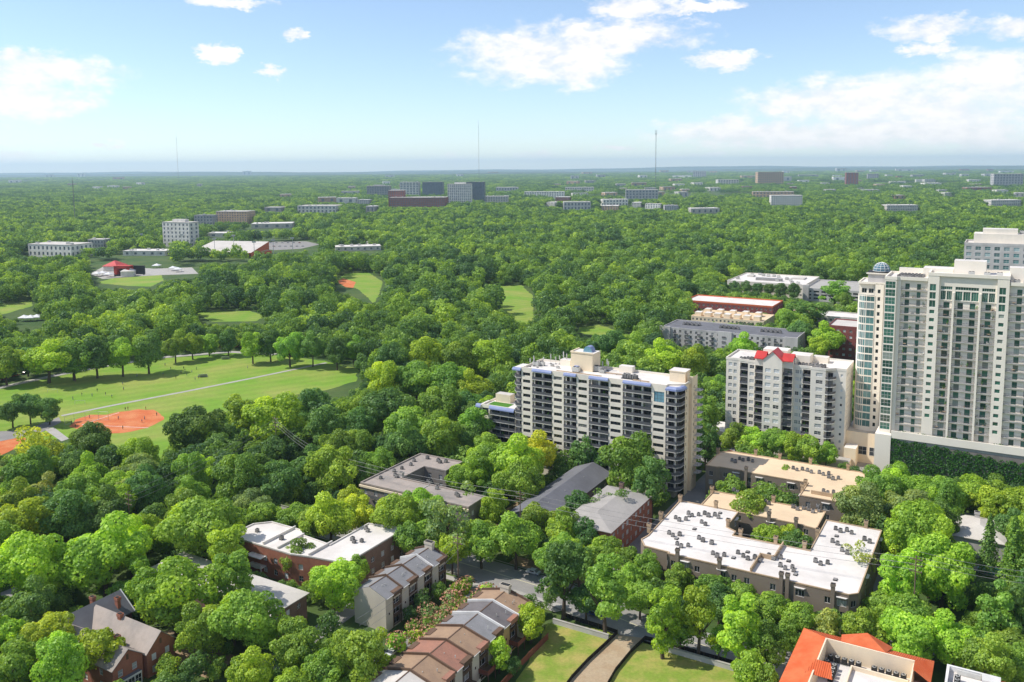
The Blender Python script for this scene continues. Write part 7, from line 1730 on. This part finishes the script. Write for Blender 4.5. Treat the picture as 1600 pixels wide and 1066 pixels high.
MARKS = [((-185, 122), 'brick house'), ((-182, 153), 'pale hipped roof'), ((-180, 178), 'stepped white roof'), ((-141, 180), 'shorter townhouse row'), ((-110, 158), 'longer townhouse row'), ((-75, 183), 'vacant lot'), ((-60, 232), 'white-roofed court'), ((-22, 185), 'tile-roofed building'), ((0, 190), 'lower right corner block'), ((-108, 246), 'red brick block'), ((-130, 252), 'slate grey gable'), ((-170, 238), 'brown flat roof'), ((-132, 296), 'awning apartment block'), ((-66, 305), 'long tan roof'), ((-78, 362), 'red-gabled condominium'), ((-15, 352), 'cream high-rise'), ((-5, 298), 'small grey house'), ((-365, 245), 'orange infield'), ((-240, 170), 'left cross street'), ((-255, 260), 'field pole')]
fill = []
for (x, y, Rm, h) in near[:ROOM]:
    k = pick(Rm); k = 'T' if h / Rm > 2.6 and k == 'M' else k; u, v = uv((x, y)); tone = tr.choice('ddmmmbbg' if h > 9 else 'mmbb')
    (mu, mv), nm = min(MARKS, key=lambda q: (q[0][0] - u) ** 2 + (q[0][1] - v) ** 2); c = xy(mu, mv); dx, dy = x - c.x, y - c.y
    side = ('right of' if dx > 0 else 'left of') if abs(dx) > abs(dy) else ('behind' if dy > 0 else 'in front of')
    fill.append((x, y, Rm, h, k, tone, '%s %s %s the %s' % (TNAME[tone], KNAME[k], side, nm)))
fill.sort(key=lambda t: t[6] + '%09.2f' % (t[0] / t[1] * 100 + 5000))
same = {}
for t in fill: same[t[6]] = same.get(t[6], 0) + 1
seen = {}
for (x, y, Rm, h, k, tone, lb) in fill:
    i = seen.get(lb, 0); seen[lb] = i + 1; s = Rm / TREE[k][1]
    plant(x, y, k, s, tone, 'background ' + lb if same[lb] == 1 else 'background %s, %s' % (lb, ORD[i] if i < len(ORD) else 'far right'), group='background trees among the buildings', hs=h / (TREE[k][2] * s))
# ------------------------------------------------------------------ the woodland beyond
rest = near[ROOM:]
PT, SCL, ROT, IDX = [], [], [], []
protos = bpy.data.collections.new('woodland_kinds')
pl_names = []
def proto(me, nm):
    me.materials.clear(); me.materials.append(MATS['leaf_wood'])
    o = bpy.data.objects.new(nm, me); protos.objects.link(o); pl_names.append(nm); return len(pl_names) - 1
A_ = [proto(make_crown(900 + i, 6.5, 15, 1800, .92, 'round' if i < 4 else 'tall'), 'a%02d' % i) for i in range(6)]
B2_ = [proto(make_crown(950 + i, 6.5, 15, 560, 1.5, 'round'), 'b%02d' % i) for i in range(5)]
def grove(seed, n, span, quads, size):
    g = np.random.default_rng(seed); C, D = [], []
    side = int(round(n ** .5)); TT = []
    for i in range(n):
        cx, cy = (np.array([i % side, i // side]) + .5 + g.uniform(-.35, .35, 2)) * span / side - span / 2
        r, h = g.uniform(5.5, 10), g.uniform(11, 22); d = g.normal(0, 1, (quads, 3)); d[:, 2] = abs(d[:, 2]) - .15; d /= np.linalg.norm(d, axis=1)[:, None]
        C.append(d * np.array([r, r, h * .42]) * g.uniform(.85, 1.08, (quads, 1)) + np.array([cx, cy, h * .58])); D.append(d); TT.append(np.clip(g.uniform(0, 1) * .5 + g.random(quads) * .15, 0, 1))  # low tint range: shade of the backlit far canopy put into the leaf colour
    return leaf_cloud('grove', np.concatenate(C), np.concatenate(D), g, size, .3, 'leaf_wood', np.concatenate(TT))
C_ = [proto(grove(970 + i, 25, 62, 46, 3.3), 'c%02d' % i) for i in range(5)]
for (x, y, Rm, h) in rest:
    PT.append((x, y, 0)); SCL.append((Rm / 6.5 * ng.uniform(.85, 1.2), Rm / 6.5 * ng.uniform(.85, 1.2), h / 15)); ROT.append(ng.uniform(0, 6.28)); IDX.append(int(ng.choice(A_)))
P = jitter_grid(1050, 3000, 14.5); Rm = ng.uniform(5.5, 12.0, len(P)); H_ = np.minimum(Rm * ng.uniform(1.7, 2.4, len(P)), 25)
# the town thins the trees out in patches
q = np.sin(P[:, 0] / 170 + 1) * np.sin(P[:, 1] / 210) + .6 * np.sin(P[:, 0] / 61) * np.sin(P[:, 1] / 83 + 2)
ok = (q > -.95 + .6 * (ng.random(len(P)) - .5)); P, Rm, H_ = P[ok], Rm[ok], H_[ok]
ok = allowed(P[:, 0], P[:, 1], Rm, H_, .4); P, Rm, H_ = P[ok], Rm[ok], H_[ok]
for i in range(len(P)):
    PT.append((P[i, 0], P[i, 1], 0)); SCL.append((Rm[i] / 6.5 * ng.uniform(.8, 1.25), Rm[i] / 6.5 * ng.uniform(.8, 1.25), H_[i] / 15)); ROT.append(ng.uniform(0, 6.28)); IDX.append(B2_[i % 5])
for (y0, y1, sp, sx) in ((3000, 7000, 58, 1.0), (7000, 15500, 116, 2.0)):
    P = jitter_grid(y0, y1, sp); o1 = np.ones(len(P))
    q = np.sin(P[:, 0] / 570 + 1) * np.sin(P[:, 1] / 710) + .6 * np.sin(P[:, 0] / 231) * np.sin(P[:, 1] / 283 + 2)
    town = (P[:, 0] / P[:, 1] > .12) * .55
    ok = (q > -1.05 + town * 1.0 + .6 * (ng.random(len(P)) - .5)); P = P[ok]
    ok = allowed(P[:, 0], P[:, 1], np.full(len(P), 28.0), np.full(len(P), 14.0), .8); P = P[ok]
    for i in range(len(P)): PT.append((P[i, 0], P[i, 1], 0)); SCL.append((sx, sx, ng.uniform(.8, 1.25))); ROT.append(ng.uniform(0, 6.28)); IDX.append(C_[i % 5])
print('woodland instances', len(PT), 'individual trees', len(PLACED), 'rest', len(rest), 'room', ROOM)
wm = bpy.data.meshes.new('woodland'); wm.from_pydata(PT, [], [])
a = wm.attributes.new('idx', 'INT', 'POINT'); a.data.foreach_set('value', np.array(IDX, np.int32))
a = wm.attributes.new('rot', 'FLOAT', 'POINT'); a.data.foreach_set('value', np.array(ROT, np.float32))
a = wm.attributes.new('scl', 'FLOAT_VECTOR', 'POINT'); a.data.foreach_set('vector', np.array(SCL, np.float32).ravel())
wo_ = tag(link('woodland', wm), 'dense green woodland covering the park and city out to the skyline', 'trees', kind='stuff')
gt = bpy.data.node_groups.new('woodland_scatter', 'GeometryNodeTree')
gt.interface.new_socket('Geometry', in_out='INPUT', socket_type='NodeSocketGeometry'); gt.interface.new_socket('Geometry', in_out='OUTPUT', socket_type='NodeSocketGeometry')
gi, go = gt.nodes.new('NodeGroupInput'), gt.nodes.new('NodeGroupOutput')
iop = gt.nodes.new('GeometryNodeInstanceOnPoints'); ci = gt.nodes.new('GeometryNodeCollectionInfo')
ci.inputs['Collection'].default_value = protos; ci.inputs['Separate Children'].default_value = True; ci.inputs['Reset Children'].default_value = True
def named(nm, ty):
    n = gt.nodes.new('GeometryNodeInputNamedAttribute'); n.data_type = ty; n.inputs['Name'].default_value = nm; return n.outputs[0]
iop.inputs['Pick Instance'].default_value = True
cx3 = gt.nodes.new('ShaderNodeCombineXYZ')
e2r = gt.nodes.new('FunctionNodeEulerToRotation')
for a_, b_ in ((gi.outputs[0], iop.inputs['Points']), (ci.outputs[0], iop.inputs['Instance']), (named('idx', 'INT'), iop.inputs['Instance Index']), (named('rot', 'FLOAT'), cx3.inputs[2]), (cx3.outputs[0], e2r.inputs[0]), (e2r.outputs[0], iop.inputs['Rotation']), (named('scl', 'FLOAT_VECTOR'), iop.inputs['Scale']), (iop.outputs[0], go.inputs[0])):
    gt.links.new(a_, b_)
md = wo_.modifiers.new('scatter', 'NODES'); md.node_group = gt

# ------------------------------------------------------------------ the air
hm = bpy.data.materials.new('haze'); hm.use_nodes = True; t = hm.node_tree; t.nodes.clear()
pv = N(t, 'ShaderNodeVolumePrincipled'); pv.inputs['Color'].default_value = (.62, .80, 1.0, 1); pv.inputs['Density'].default_value = HAZE; pv.inputs['Anisotropy'].default_value = 0.2
om = N(t, 'ShaderNodeOutputMaterial'); t.links.new(pv.outputs[0], om.inputs['Volume'])
MATS['haze'] = hm
if HAZE > 0: tag(link('haze', MB().box(-36000, 36000, -3000, 36000, -2, 440, 'haze').mesh('haze')), 'thin pale blue haze in the air over the city', 'haze', kind='stuff')
